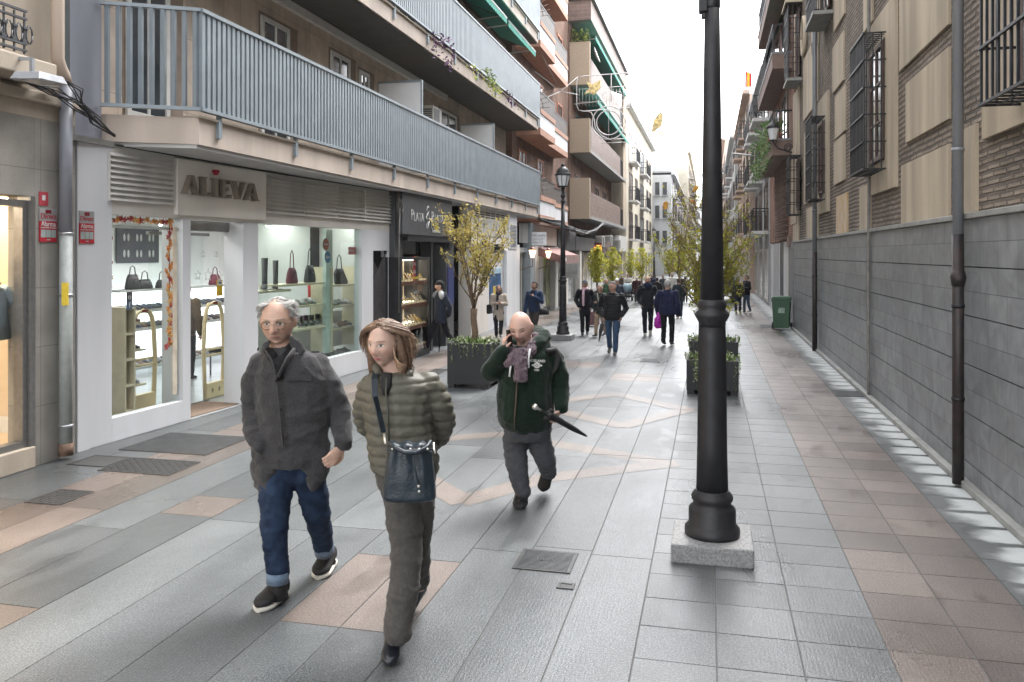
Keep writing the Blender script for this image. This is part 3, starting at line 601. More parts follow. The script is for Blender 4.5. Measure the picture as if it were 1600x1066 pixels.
# ---- apartment building above the shoe shop
ab = thing('apartment_block', 'apartment block with long blue-grey slatted balconies above the shoe shop', 'building', (-7, 17, 0))
put(MB().box(-14, -6.5, 7.57, 26.4, 3.25, 15), 'wall', m_tilewall, ab)
XBL = -5.45; Y0, Y1 = 8.02, 26.35
for zi, (zb_, zr, zt_) in enumerate(((3.18, 3.56, 4.65), (6.01, 6.38, 7.47), (8.80, 9.17, 10.27), (11.6, 11.97, 13.0))):
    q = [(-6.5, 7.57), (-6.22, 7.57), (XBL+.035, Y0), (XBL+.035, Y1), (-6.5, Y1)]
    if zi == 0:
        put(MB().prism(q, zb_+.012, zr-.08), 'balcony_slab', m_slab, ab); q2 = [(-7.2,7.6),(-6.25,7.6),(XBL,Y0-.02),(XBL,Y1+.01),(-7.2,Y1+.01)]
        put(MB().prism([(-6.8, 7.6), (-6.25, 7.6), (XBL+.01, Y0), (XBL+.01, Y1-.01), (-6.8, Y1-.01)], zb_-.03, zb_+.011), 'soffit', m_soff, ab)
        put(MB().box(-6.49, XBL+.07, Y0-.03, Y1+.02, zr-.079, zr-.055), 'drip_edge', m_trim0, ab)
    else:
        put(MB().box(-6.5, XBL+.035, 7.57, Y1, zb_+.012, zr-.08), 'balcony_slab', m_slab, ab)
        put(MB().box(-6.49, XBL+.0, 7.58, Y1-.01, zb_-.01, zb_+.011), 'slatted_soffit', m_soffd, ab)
        put(MB().box(-6.49, XBL+.07, 7.56, Y1+.02, zr-.079, zr-.055), 'drip_edge', m_trim0, ab)
    ys = Y0 if zi == 0 else 7.6
    rl = MB(); xx = XBL+.075
    n = int((Y1-ys)/.098)
    for k in range(n+1):
        y = ys+(Y1-ys)*k/n; rl.box(xx-.035, xx+.02, y-.028, y+.028, zr+.03, zt_-.03)
    rl.box(xx-.035, xx+.035, ys-.03, Y1, zt_-.03, zt_+.012).box(xx-.035, xx+.03, ys-.03, Y1, zr-.01, zr+.029)
    if zi == 0:
        a, b = Vector((-6.22, 7.50, 0)), Vector((xx, ys-.03, 0))
        for k in range(9):
            p = a.lerp(b, (k+.5)/9); rl.bar((p.x,p.y,zr+.03),(p.x,p.y,zt_-.03),.045,.035)
        for z in (zr+.01, zt_-.008): rl.bar((a.x-.02,a.y,z),(b.x,b.y,z),.055,.038)
    put(rl, 'balcony_railing', m_rail, ab)
    bk = MB(); ny = 11
    for k in range(ny): 
        y = Y0+.35+(Y1-.5-Y0)*k/(ny-1); bk = MB().box(xx-.04, xx+.0, y-.03, y+.03, zr-.26, zr-.012); bk.box(XBL+.036, xx-.041, y-.02, y+.02, zr-.2, zr-.14)
        put(bk, 'railing_bracket', m_rail, ab)
put(MB().box(-6.499, -6.42, 7.6, 20.0, 5.86, 5.99), 'white_trim', m_whitefr, ab)
for px0, px1, zt_, zb_ in ((406,450,5.55,3.6),(515,545,5.58,4.5),(686,712,5.6,4.5),(195,262,5.75,3.58),(560,575,5.5,4.5)):
    a, b = FU.s_(px0), FU.s_(px1)
    put(fbox(FU, a-.04, b+.30, .0, .006, zb_, zt_+.06), 'window_recess', mat('m_reveal', (.24,.19,.15), .8), ab); window(FU, ab, a, b, zb_, zt_, .008, .07, (m_whitefr, m_winglass), 2, 1)
for k in range(7):
    s = 9.5+k*2.4
    for z in (6.5, 9.3): window(FU, ab, s, s+1.1, z, z+2, .004, .07, (m_whitefr, m_winglass), 2, 1)
for px0, px1 in ((592, 660), (720, 772)):
    p = at_plane(Vector((-5.56,0,0)), Vector((1,0,0)), px1, 150); y = p.y; x0 = p.x-.93
    put(MB().box(x0, p.x-.03, y, y+.02, 3.6, 5.42), 'privacy_screen', mat('m_frosted', (.80,.81,.82), .35, 0, .04, 2), ab)
    put(MB().box(x0-.035, x0, y-.02, y+.04, 3.6, 5.46).box(p.x-.029, p.x, y-.02, y+.04, 3.6, 5.46).box(x0, p.x-.03, y-.02, y+.04, 5.421, 5.46), 'screen_frame', m_rail, ab)
m_ac = mat('m_ac_unit', (.55,.54,.50), .5, 0, .06, 4); m_acd = mat('m_ac_grille', (.12,.12,.12), .5)
def ac_unit(c, label, F=FU, w_=.62, d_=.28, h_=.46, front='o', group='air conditioners on the left facades'):
    s, o, z = c; t = thing('air_conditioner', label, 'air conditioner', F.w(s,o,z), group)
    put(fbox(F, s-w_/2, s+w_/2, o-d_/2, o+d_/2, z, z+h_), 'casing', m_ac, t, .015)
    gr = F.mb(); gr.box(s-w_*.42, s+w_*.20, o+d_/2, o+d_/2+.006, z+.05, z+h_-.05)
    for k in range(7): zz = z+.06+(h_-.12)*k/7; gr.box(s-w_/2-.006, s-w_/2, o-d_*.38, o+d_*.38, zz, zz+.03)
    put(gr, 'grille', m_acd, t)
    put(F.mb().lathe([(.02,0),(.17,0),(.17,.012),(.15,.014),(.02,.014)], (0,0,0), 18) if False else F.mb().box(s+w_*.24, s+w_*.44, o+d_/2, o+d_/2+.005, z+.08, z+h_-.08), 'side_vent', m_ac, t)
    bk = F.mb(); 
    for sd in (-1,1): bk.box(s+sd*w_*.3-.015, s+sd*w_*.3+.015, .0, o+d_/2, z-.035, z-.004)
    put(bk, 'bracket', m_rail, t); return t
ac_unit((FU.s_(678,.3), .25, 4.92), 'beige air conditioner on the wall beside the large frosted screen')
ac_unit((FU.s_(785,.9), .35, 7.4), 'air conditioner high on the second balcony under the green awning')
# green awning
m_awn = mat('m_green_awning', (.05,.33,.26), .8, 0, .1, 6); m_awns = mat('m_awning_stripe', (.25,.5,.42), .8)
def awning(x0, x1, ya, yb, z0, z1, label, group='green awnings over the balconies'):
    t = thing('awning', label, 'awning', (x1, (ya+yb)/2, z1-.3), group); b = MB(); 
    b.poly([(x0,ya,z0),(x1,ya,z1),(x1,yb,z1),(x0,yb,z0)]); b.poly([(x0,ya,z0-.01),(x0,yb,z0-.01),(x1,yb,z1-.01),(x1,ya,z1-.01)]); put(b, 'canvas', m_awn, t)
    b = MB(); n = int((yb-ya)/.18)
    for k in range(n):
        y0 = ya+(yb-ya)*k/n; y1 = ya+(yb-ya)*(k+1)/n; ym = (y0+y1)/2
        b.poly([(x1+.004,y0,z1),(x1+.004,y1,z1),(x1+.004,y1,z1-.12),(x1+.004,ym+.05,z1-.17),(x1+.004,ym-.05,z1-.17),(x1+.004,y0,z1-.12)])
    put(b, 'valance', m_awn, t); b = MB().box(x1+.006,x1+.009,ya,yb,z1-.05,z1-.03); put(b, 'stripe', m_awns, t)
    put(MB().tube([(x1,ya,z1),(x1,yb,z1)], .02, 8), 'front_bar', m_whitefr, t)
    arms = MB(); 
    for y in (ya+.3, yb-.3): arms.bar((x0,y,z1-.1),(x1-.02,y,z1-.02),.03)
    put(arms, 'arms', m_whitefr, t)
awning(-6.3, -5.22, 14.5, 21.3, 8.72, 8.22, 'long green awning under the third balcony, nearer half'); awning(-6.3, -5.2, 21.42, 24.9, 8.70, 8.18, 'green awning under the third balcony, farther half')
# hanging plants on the second balcony
def leafy(b, c, r, n, sz, dn=0, sq=(1,1,1)):
    for _ in range(n):
        while True:
            p = Vector((random.uniform(-1,1), random.uniform(-1,1), random.uniform(-1,1)))
            if p.length < 1: break
        p = Vector((p.x*r*sq[0], p.y*r*sq[1], p.z*r*sq[2]))+c; leafq(b, p, sz*random.uniform(.6,1.3))
def leafq(b, p, sz, d=None):
    d = d or Vector((random.gauss(0,1), random.gauss(0,1), random.gauss(0,1))).normalized(); a = d.cross(Vector((random.gauss(0,1), random.gauss(0,1), random.gauss(0,1)))).normalized()
    b.cur = random.choice((0,0,1)) if True else 0
    b.poly([p-d*sz, p+a*sz*.45, p+d*sz, p-a*sz*.45])
m_lv = [leafmat('m_leaf_green', (.10,.15,.05)), leafmat('m_leaf_yellow', (.32,.36,.08))]; m_pl = [mat('m_leaf_purple', (.09,.03,.10), .6), mat('m_leaf_purple2', (.15,.06,.15), .6)]
for px, py, n, ms, dn, lab in ((687,75,120,m_pl,.45,'purple trailing plant spilling over the second balcony'),(758,120,110,m_lv,.25,'bushy dark green plant rising above the second balcony rail'),(768,140,80,(m_lv[1],m_lv[1]),.35,'yellow green plant trailing below the second balcony'),(738,115,40,(m_lv[1],m_lv[1]),.3,'small yellowish tuft hanging on the second balcony'),(794,155,50,m_pl,.35,'small purple plant near the far end of the second balcony')):
    p = at_plane(Vector((-5.3,0,0)), Vector((1,0,0)), px, py); b = MB()
    for k in range(14):
        q = p+Vector((random.uniform(-.05,.15), random.uniform(-.35,.35), dn*.5)); pts = [q]
        for j in range(5): pts.append(pts[-1]+Vector((random.uniform(-.03,.06), random.uniform(-.05,.05), -dn*random.uniform(.1,.35)))); 
        for j in range(n//14): a = random.choice(pts); leafq(b, a+Vector([random.uniform(-.04,.04) for _ in range(3)]), .045)
    t = thing('trailing_plant', lab, 'plant', p, 'plants on the second balcony'); put(b, 'leaves', ms, t)
    put(MB().tube([p+Vector((.0,-.3,dn*.45)), p+Vector((.03,0,dn*.5)), p+Vector((0,.3,dn*.4))], .01), 'stems', m_wood, t)
# ---- shoe shop front
ss_ = thing('shoe_shop_front', 'white shoe shop front with louvred top and lit windows', 'shop front', FS.w(4,0,0))
S = FS.s_
def pil(px0, px1, o0, o1, z0, z1, name='pillar', m=m_wpaint, bev=.004): return put(fbox(FS, S(px0), S(px1), o0, o1, z0, z1), name, m, ss_, bev)
ZF = 2.42                                             # underside of fascia
s_a, s_b = -.08, S(616)
pil(121,175,-.15,0,0,3.16); pil(285.6,298,-.30,0,0,ZF); pil(380,403.5,-.30,0,0,ZF); 
put(fbox(FS, S(565.5), S(583), -.15, 0, 0, ZF), 'pillar', m_wpaint, ss_); put(fbox(FS, S(607), s_b, -.15, 0, 0, ZF), 'pillar', m_wpaint, ss_); put(fbox(FS, S(583), S(607), -.15, -.001, 2.06, ZF), 'pillar', m_wpaint, ss_)
put(fbox(FS, S(175), s_b, -.15, .0, ZF, 3.16), 'fascia', m_beige, ss_)
put(fbox(FS, S(175), S(285.6), -.12, .0, 0, .26), 'window_base', m_wpaint, ss_, .004)
put(fbox(FS, S(403.5), S(565.5), -.12, .0, 0, .35), 'window_base', m_wpaint, ss_, .004)
def louv(px0, px1, z0, z1):
    a, b = S(px0), S(px1); l = FS.mb(); l.box(a,b,.001,.006,z0,z1); n = 9
    for k in range(n):
        z = z0+(z1-z0)*k/n; h = (z1-z0)/n*.72; q = [(z+.004,.038),(z+.008,.044),(z+h,.012),(z+h-.006,.008)]
        va = [l.vv((a+.012,o,zz)) for zz, o in q]; vb = [l.vv((b-.012,o,zz)) for zz, o in q]
        for i in range(4): l.ff((va[i],va[(i+1)%4],vb[(i+1)%4],vb[i]))
        l.ff(va); l.ff(vb[::-1])
    l.box(a-.0,a+.012,.006,.03,z0,z1).box(b-.012,b,.006,.03,z0,z1)
    put(l, 'louvre_panel', mat('m_louvre', (.62,.60,.565), .5, 0, .10, 4, streak=1), ss_)
louv(168, 269.5, 2.56, 3.09)
for a, b in ((413,474),(474,526),(526,569),(569,612)): louv(a, b, 2.56, 3.09)
zb_ = FS.z_(290, 333, .05)
put(fbox(FS, S(272), S(411), .0, .05, 2.46, 3.12), 'sign_board', mat('m_signboard', (.78,.74,.67), .5, 0, .06, 2, streak=1), ss_, .004)
# letters
sc_ = FS.at(344, 295, .05); LM = text_frame(FS, sc_[0], .085, sc_[1]-.0)
m_let = mat('m_bronze_letter', (.27,.23,.19), .4, .25, .1, 8)
wl = S(402,.08)-S(286,.08)
def serif_letters(word, W, H, M, dep, root):
    """serif capitals built from strokes"""
    ws = {'A':1.05,'L':.8,'I':.45,'E':.8,'V':1.05}; tot = sum(ws[c] for c in word)+.10*(len(word)-1); u = W/tot; x = -W/2
    for ch in word:
        w_ = ws[ch]*u; b = MB(M); h = H/2; t1 = .20*u; t2 = .09*u; se = .05*H
        def st(xa, ya, xb, yb, t): 
            P = [(xa-t/2,ya),(xa+t/2,ya),(xb+t/2,yb),(xb-t/2,yb)]
            a = [b.vv((p[0],p[1],-dep/2)) for p in P]; c = [b.vv((p[0],p[1],dep/2)) for p in P]; b.ff(a[::-1]); b.ff(c)
            for i in range(4): b.ff((a[i],a[(i+1)%4],c[(i+1)%4],c[i]))
        def hb(xa, xb, y, t, e=.0008): b.box(xa, xb, y-t/2, y+t/2, -dep/2-e, dep/2+e)
        if ch == 'A':
            st(x+.06*u,-h,x+w_*.48,h,t2); st(x+w_-.17*u,-h,x+w_*.5,h,t1); hb(x+w_*.25,x+w_*.72,-h*.25,.05*H); hb(x-.02*u,x+.2*u,-h+se/2,se,.002); hb(x+w_-.32*u,x+w_+.02*u,-h+se/2,se,.002)
        elif ch == 'V':
            st(x+w_*.5,-h,x+.17*u,h,t1); st(x+w_*.52,-h,x+w_-.06*u,h,t2); hb(x-.02*u,x+.33*u,h-se/2,se,.002); hb(x+w_-.2*u,x+w_+.02*u,h-se/2,se,.002)
        elif ch == 'L':
            st(x+.22*u,-h,x+.22*u,h,t1); hb(x+.04*u,x+w_,-h+se/2,se,.002); hb(x+.04*u,x+.42*u,h-se/2,se,.002); st(x+w_-.04*u,-h,x+w_-.02*u,-h*.6,.07*u)
        elif ch == 'I':
            st(x+w_/2,-h,x+w_/2,h,t1); hb(x+.0*u,x+w_,-h+se/2,se,.002); hb(x+.0*u,x+w_,h-se/2,se,.002)
        elif ch == 'E':
            st(x+.22*u,-h,x+.22*u,h,t1)
            for y, k in ((-h+se/2,1),(0,.7),(h-se/2,.95)): hb(x+.04*u,x+w_*k,y,se,.002)
            st(x+w_-.04*u,-h,x+w_-.02*u,-h*.6,.07*u); st(x+w_*.93,h*.6,x+w_*.92,h,.07*u); st(x+w_*.7,-h*.2,x+w_*.7,h*.2,.06*u)
        put(b, 'sign_letter', m_let, root); x += w_+.10*u
serif_letters('ALIEVA', wl, .225, LM, .07, ss_)
hc = FS.at(337, 269, .085); hb_ = MB(text_frame(FS, hc[0], .085, hc[1])); P = []
for k in range(28):
    t_ = 2*math.pi*k/28; P.append((.036*math.sin(t_)**3*1.0, .033*(13*math.cos(t_)-5*math.cos(2*t_)-2*math.cos(3*t_)-math.cos(4*t_))/14))
hb_.prism(P, -.025, .03); put(hb_, 'heart', mat('m_heart', (.42,.02,.04), .35), ss_)
# panes and inner frames
fr = FS.mb(); o = -.06
zb1 = .27; ZT1 = 2.40
def pane(F, a, b, o, z0, z1, m, root, name='window_pane'): return put(F.mb().poly([(a,o,z0),(b,o,z0),(b,o,z1),(a,o,z1)]), name, m, root)
pane(FS, S(175), S(285.6), o, .261, ZF-.001, m_glass, ss_)
pane(FS, S(403.5), S(565.5), o, .351, ZF-.001, m_glassg, ss_)
put(fbox(FS, S(178), S(285.6), o-.03, o-.008, ZF-.14, ZF-.11), 'inner_bar', m_whitefr, ss_)
put(fbox(FS, S(508,-.4), S(518,-.4), -.45, -.38, .35, ZF-.01), 'inner_post', mat('m_greenpost', (.52,.62,.58), .4), ss_)
put(fbox(FS, S(298), S(380), -.34, -.22, ZF-.13, ZF-.002), 'shutter_box', mat('m_shutter', (.33,.33,.335), .4, .5), ss_)
dof = -.62
pane(FS, S(298), S(380), dof, .031, ZF-.18, m_glass, ss_, 'door_pane')
a, b = S(298), S(380)+.1; put(fbox(FS, a,b,dof-.03,dof+.02,ZF-.18,ZF-.14), 'door_rail', m_steelfr, ss_); put(fbox(FS, a,b,dof-.02,dof+.01,.0,.03), 'door_rail', m_steelfr, ss_)
gr = FS.mb(); a, b = S(583), S(607)
for k in range(-20, 60):
    for sg in (1, -1):
        z = k*.05; x0 = a; z0 = z; x1 = b; z1 = z+sg*(b-a)
        if 0 < min(z0, z1) and max(z0, z1) < 2.05: gr.bar((x0,-.06,z0),(x1,-.06,z1),.012)
put(gr, 'mesh_grille', mat('m_grille_steel', (.16,.15,.15), .5, .4), ss_); put(fbox(FS, S(583), S(607), -.2, -.15, 0, 2.06), 'grille_back', m_dark, ss_)
# inside walls
m_inw = mat('m_shop_wall', (.60,.60,.58), .7, 0, .04, 2); m_infl = grid_mat('m_shop_floor', (.30,.31,.32), (.16,.17,.17), 1.2, .2, .3, .006, .08, .5, axis='xy')
inn = FS.mb(); so_, eo = .05, s_b-.02
inn.box(so_, eo, -4.55, -4.5, .0, 2.7).box(so_-.05, so_, -4.5, -.16, 0, 2.7).box(eo, eo+.05, -4.5, -.16, 0, 2.7).box(so_, eo, -4.5, -.16, 2.68, 2.75)
put(inn, 'shop_interior', m_inw, ss_); put(fbox(FS, so_, eo, -4.5, -.0, -.02, .012), 'shop_floor', m_infl, ss_)
solo(fbox(FS, S(298)+.02, S(380), -.60, -.06, .0125, .022), 'doormat', mat('m_mat', (.20,.14,.10), .95, 0, .2, 60, .3, 150), 'brown doormat at the shoe shop entrance', 'doormat')
for k, (s, o) in enumerate(((1.6,-1.2),(3.1,-2.2),(4.6,-1.2),(6.3,-2.0),(2.0,-3.4),(5.2,-3.4))):
    t = thing('ceiling_spotlight', ['white spotlight seen through the left shoe shop window','white ceiling spotlight seen above the shop door','white spotlight over the handbags in the right window','white ceiling spotlight deep in the right window','back ceiling spotlight on the left in the shoe shop','back ceiling spotlight on the right in the shoe shop'][k], 'spotlight', FS.w(s,o,2.68), 'ceiling spotlights in the shoe shop')
    put(MB(Matrix.Translation(FS.w(s,o,2.5))).lathe([(.05,0),(.06,.02),(.06,.14),(.02,.18)], n=14), 'housing', m_whitefr, t); put(MB(Matrix.Translation(FS.w(s,o,2.495))).lathe([(.052,0),(.052,.006)], n=14), 'bulb', emis('m_spot', (1,.97,.9), 18), t)

for k, (a, b) in enumerate(((.5, 2.4), (3.0, 5.0), (5.6, 7.7))):  # glowing panels added to brighten the shop interior
    t = thing('ceiling_light_panel', ['ceiling light panel over the left part of the shoe shop','ceiling light panel over the middle of the shoe shop','ceiling light panel over the right part of the shoe shop'][k], 'ceiling light', FS.w((a+b)/2,-2,2.66)); put(fbox(FS, a, b, -2.6, -2.2, 2.655, 2.67), 'diffuser', emis('m_panel_light', (1,.98,.95), 1.7), t)
    put(fbox(FS, a, b, -1.0, -.7, 2.655, 2.67), 'front_diffuser', emis('m_panel_light', (1,.98,.95), 1.7), t)
# ------------------------------------------------------------------ shoe shop contents
m_shelf = mat('m_shelf_cream', (.62,.55,.40), .5, 0, .05, 8); m_shelfw = mat('m_shelf_grey', (.42,.44,.43), .4, 0, .05, 4)
m_back = emis('m_backlight', (.88,.95,1), .45)
SO = -3.2
zs1, zs2, zs3 = FS.z_(230,452,SO), FS.z_(230,485,SO), FS.z_(230,513,SO); za = FS.s_(188,SO); zb = FS.s_(380,SO)+.9
lit = thing('lit_wall_shelves', 'long backlit wall shelves of shoes at the back of the shoe shop', 'shelves', FS.w((za+zb)/2,SO,0))
put(fbox(FS, za, zb, SO-.42, SO-.40, .05, zs1), 'backlit_panel', m_back, lit)
for z in (zs1, zs2, zs3, .14): put(fbox(FS, za, zb, SO-.39, SO, z-.035, z), 'shelf', m_shelfw, lit)
def shoe_proto(c, label, group, boot=0):
    t = thing('boot' if boot else 'shoe', label, 'boot' if boot else 'shoe', (0,0,0), group)
    u = MB(); sec = [(-.125,.022,.045),(-.11,.032,.075),(-.06,.036,.085),(0,.036,.065),(.05,.043,.05),(.09,.042,.04),(.12,.028,.03),(.132,.01,.022)]
    u.loft([((x,0,.012+h/2),(0,w,0),(0,0,h/2)) for x, w, h in sec])
    if boot: u.loft([((-.06,0,.04),(.06,0,0),(0,.034,0)),((-.065,0,.15),(.045,0,0),(0,.034,0)),((-.065,0,boot),(.055,0,0),(0,.04,0))])
    put(u, 'upper', c, t)
    so = MB().loft([((x,0,.008),(0,w*1.06,0),(0,0,.010)) for x, w, h in sec]); put(so, 'sole', mat('m_sole', (.45,.43,.40) if not boot else (.05,.05,.05), .6), t); return t
shoecols = [mat('m_shoe_black', (.03,.03,.035), .4), mat('m_shoe_brown', (.14,.08,.05), .5), mat('m_shoe_grey', (.25,.25,.26), .5), mat('m_shoe_silver', (.5,.5,.5), .35, .4), mat('m_shoe_navy', (.03,.04,.08), .5), mat('m_shoe_burgundy', (.14,.03,.05), .5)]
names_ = ['black','brown','grey','silver','navy','burgundy']
protos = {}
def place(t, F, s, o, z, rot=0, sc=1):
    p = F.w(s, o, z); t.location = p; t.rotation_euler = (0, 0, math.atan2(F.n.y, F.n.x)+rot); t.scale = (sc,)*3
def shoes_row(F, s0, s1, o, z, n, where, cols=(0,0,4,1,2), rot=0, sc=1.0):
    for k in range(n):
        ci = random.choice(cols); key = ci
        lab = f'{names_[ci]} shoe on {where}'; grp = f'{names_[ci]} shoes on {where}'
        if key not in protos: t = protos[key] = shoe_proto(shoecols[ci], lab, grp)
        else: t = copy_tree(protos[key]); t['label'] = lab; t['group'] = grp
        pr = (k % 2)*.0; s = s0+(s1-s0)*(k+.5)/n
        place(t, F, s, o+random.uniform(-.02,.02), z+.001, rot+random.uniform(-.15,.15), sc*random.uniform(.93,1.03))
L_ = zb-za
for z, nm, n in ((zs1,'the top lit shelf at the back of the shop',0),(zs2,'the upper lit shelf at the back of the shop',32),(zs3,'the lower lit shelf at the back of the shop',32),(.14,'the lowest back shelf near the shop floor',26)):
    if n: shoes_row(FS, za+.1, zb-.1, SO-.17, z, n, nm)
def handbag(c, label, F, s, o, z, w=.26, h=.22, strap=.2, lean=0):
    t = thing('handbag', label, 'handbag', F.w(s,o,z), 'handbags shown in the shoe shop'); b = F.mb()
    b.loft([((s,o,z+.002),(w*.5,0,0),(0,.06,0)),((s,o,z+h*.15),(w*.52,0,0),(0,.065,0)),((s+lean,o,z+h*.7),(w*.42,0,0),(0,.05,0)),((s+lean,o,z+h),(w*.34,0,0),(0,.02,0))], pw=.6)
    put(b, 'bag_body', c, t); hd = F.mb().tube([(s+lean-w*.25,o,z+h*.9),(s+lean-w*.17,o,z+h+strap*.8),(s+lean,o,z+h+strap),(s+lean+w*.17,o,z+h+strap*.8),(s+lean+w*.25,o,z+h*.9)], .009, 6); put(hd, 'handle', c, t)
    put(F.mb().box(s+lean-.012,s+lean+.012,o+.055,o+.066,z+h*.5,z+h*.62), 'clasp', m_zinc2 if 'm_zinc2' in globals() else m_steelfr, t); return t
mb_ = shoecols[0]
s = FS.s_
for px, lab, c, w_, h_ in ((207,'black tote bag on the top back shelf, leftmost in the left window',mb_,.28,.25),(226,'black slouchy bag in the middle of the top back shelf behind the left window',mb_,.32,.16),(252,'small black clutch bag right of the slouchy bag on the top back shelf',mb_,.22,.14),(336,'dark burgundy handbag on the top back shelf behind the door',shoecols[5],.30,.2),(362,'small dark studded handbag on the top back shelf behind the door',mb_,.22,.15)):
    handbag(c, lab, FS, s(px,SO-.15), SO-.15, zs1, w_, h_, .14)
# dark picture of footprints
pc = thing('footprint_picture', 'dark picture with six pairs of pale footprints on the shoe shop back wall', 'picture', FS.w(s(215,-4.45),-4.45,FS.z_(215,412,-4.4)))
pa, pb = s(186,-4.4), s(251,-4.4); pz0, pz1 = FS.z_(220,411,-4.4), FS.z_(220,357,-4.4)
put(fbox(FS, pa, pb, -4.47, -4.44, pz0, pz1), 'canvas', mat('m_picture', (.06,.06,.07), .6), pc)
for i in range(3):
    for j in range(2):
        for q in (-1, 1):
            b = FS.mb(); cx, cz = pa+(pb-pa)*(.2+.3*i)+q*.05, pz0+(pz1-pz0)*(.27+.46*j)
            b.poly([(cx+.028*math.cos(t_),-4.43,cz+.07*math.sin(t_)) for t_ in [x*math.pi/6 for x in range(12)]]); put(b, 'footprint', mat('m_footprint', (.38,.38,.37), .7), pc)
# narrow cream unit and small display steps at the left window
un = thing('narrow_display_unit', 'narrow cream shelf unit just inside the left shoe shop window', 'shelves', FS.w(.9,-.5,.27))
ua, ub = s(178,-.35), s(195,-.35); uz = FS.z_(186,480,-.35)
b = FS.mb(); b.box(ua,ua+.02,-.55,-.2,.02,uz).box(ub-.02,ub,-.55,-.2,.02,uz); put(b, 'side_panel', m_shelf, un); put(fbox(FS, ua+.02, ub-.02, -.56, -.55, .02, uz), 'back_panel', m_shelf, un)
for k in range(5): z = .25+(uz-.25)*k/4; put(fbox(FS, ua+.021, ub-.021, -.549, -.2, z-.025, z), 'shelf', m_shelf, un)
for k, py in enumerate((504,546,600)):
    z = FS.z_(200,py,-.4); a = s(196,-.4); put(fbox(FS, a, a+.16, -.52, -.25, z-.02, z), 'side_shelf', m_shelf, un)
    shoes_row(FS, a+.01, a+.15, -.38, z, 1, 'a side shelf of the narrow cream unit', (1,0,2), sc=.9)
shoes_row(FS, s(184,-.2), s(262,-.2), -.25, .27 if False else .03, 6, 'the floor just inside the left shoe shop window', (0,1,0,2))
# security gates
def gate(px, pyt, pyb, label, o):
    s0, z1 = FS.at(px, pyt, o); z0 = max(.015, FS.z_(px, pyb, o)); H = z1-z0; W = H*.33; t = thing('security_gate', label, 'security gate', FS.w(s0,o,z0), 'anti-theft gates in the shoe shop'); r = .028; P = []
    for x, z in ((-.42,.0),(-.46,.25),(-.5,.5),(-.44,.8),(-.36,.93),(-.25,.985),(0,1),(.25,.985),(.36,.93),(.44,.8),(.5,.5),(.46,.25),(.42,.0)): P.append((s0+x*W,o,z0+z*(H-r)))
    m_g = mat('m_gate_plastic', (.66,.56,.33), .35, 0, .03, 4)
    put(FS.mb().tube(P, r, 10), 'loop_frame', m_g, t); put(fbox(FS, s0-W*.44, s0+W*.44, o-.03, o+.035, z0, z0+H*.16), 'base_box', m_g, t, .01)
    for zz in (.44, .50): put(FS.mb().tube([(s0-W*.48,o,z0+H*zz),(s0+W*.48,o,z0+H*zz)], .016, 8), 'cross_bar', m_g, t)
    put(fbox(FS, s0-.04, s0+.04, o+.015, o+.034, z0+H*.975-.01, z0+H*.975+.018), 'red_display', mat('m_redlcd', (.25,.03,.03), .3), t)
    if 'door' in label:
        for q in (-1,1):
            for rr in (.02,.035,.05): put(FS.mb().tube([(s0+q*.045+rr*math.cos(a)*q*.9, o+.037, z0+H*.08+rr*math.sin(a)) for a in [R(-50+x*20) for x in range(6)]], .003, 4), 'speaker_mark', m_steelfr, t)
gate(224, 482, 640, 'cream anti-theft gate seen through the left shoe shop window', -.55)
gate(334, 470, 628, 'cream anti-theft gate standing in the shop doorway', -.72)
# leaf garland
gl = thing('leaf_garland', 'autumn leaf garland of red and orange maple leaves round the left shop window', 'garland', FS.w(s(268),-.04,.9))
ml = [mat('m_maple_orange', (.62,.25,.06), .6, 0, .3, 30), mat('m_maple_red', (.42,.07,.06), .6, 0, .3, 30), mat('m_maple_ochre', (.60,.36,.12), .6, 0, .2, 30)]
b = FS.mb()
def maple(b, c, r, rot):
    s_, o, z = c; P = []
    for k in range(20):
        a = rot+2*math.pi*k/20; rr = r*(1.0 if k % 4 == 0 else .62 if k % 2 == 0 else .45); P.append((s_+rr*math.cos(a), o+random.uniform(-.01,.01), z+rr*math.sin(a)))
    b.cur = random.randrange(3); c0 = b.vv((s_, o+.012, z)); idx = [b.vv(p) for p in P]
    for k in range(20): b.ff((c0, idx[k], idx[(k+1)%20]))
zt_ = ZF-.045; sl, sr = s(178), s(274)
for k in range(20): maple(b, (sl+(sr-sl)*k/19, -.045, zt_+random.uniform(-.02,.02)), random.uniform(.035,.06), random.random()*6)
for k in range(34): zz = zt_-(zt_-.92)*k/33; maple(b, (s(270)+.025*math.sin(k*1.3)+random.uniform(-.03,.03), -.045, zz), random.uniform(.04,.07), random.random()*6)
for k in range(8): maple(b, (s(178)+random.uniform(-.01,.02), -.045, 2.3-k*.13 if k < 6 else 1.75), random.uniform(.025,.04), random.random()*6)
put(b, 'leaves', ml, gl); put(FS.mb().tube([(sl,-.05,zt_),(sr-.04,-.05,zt_),(sr-.04,-.05,.95)], .006, 5), 'cord', m_wood, gl)
put(fbox(FS, s(274), s(280), -.05, -.03, .35, ZF-.1), 'light_strip', mat('m_strip', (.7,.62,.5), .5), gl)
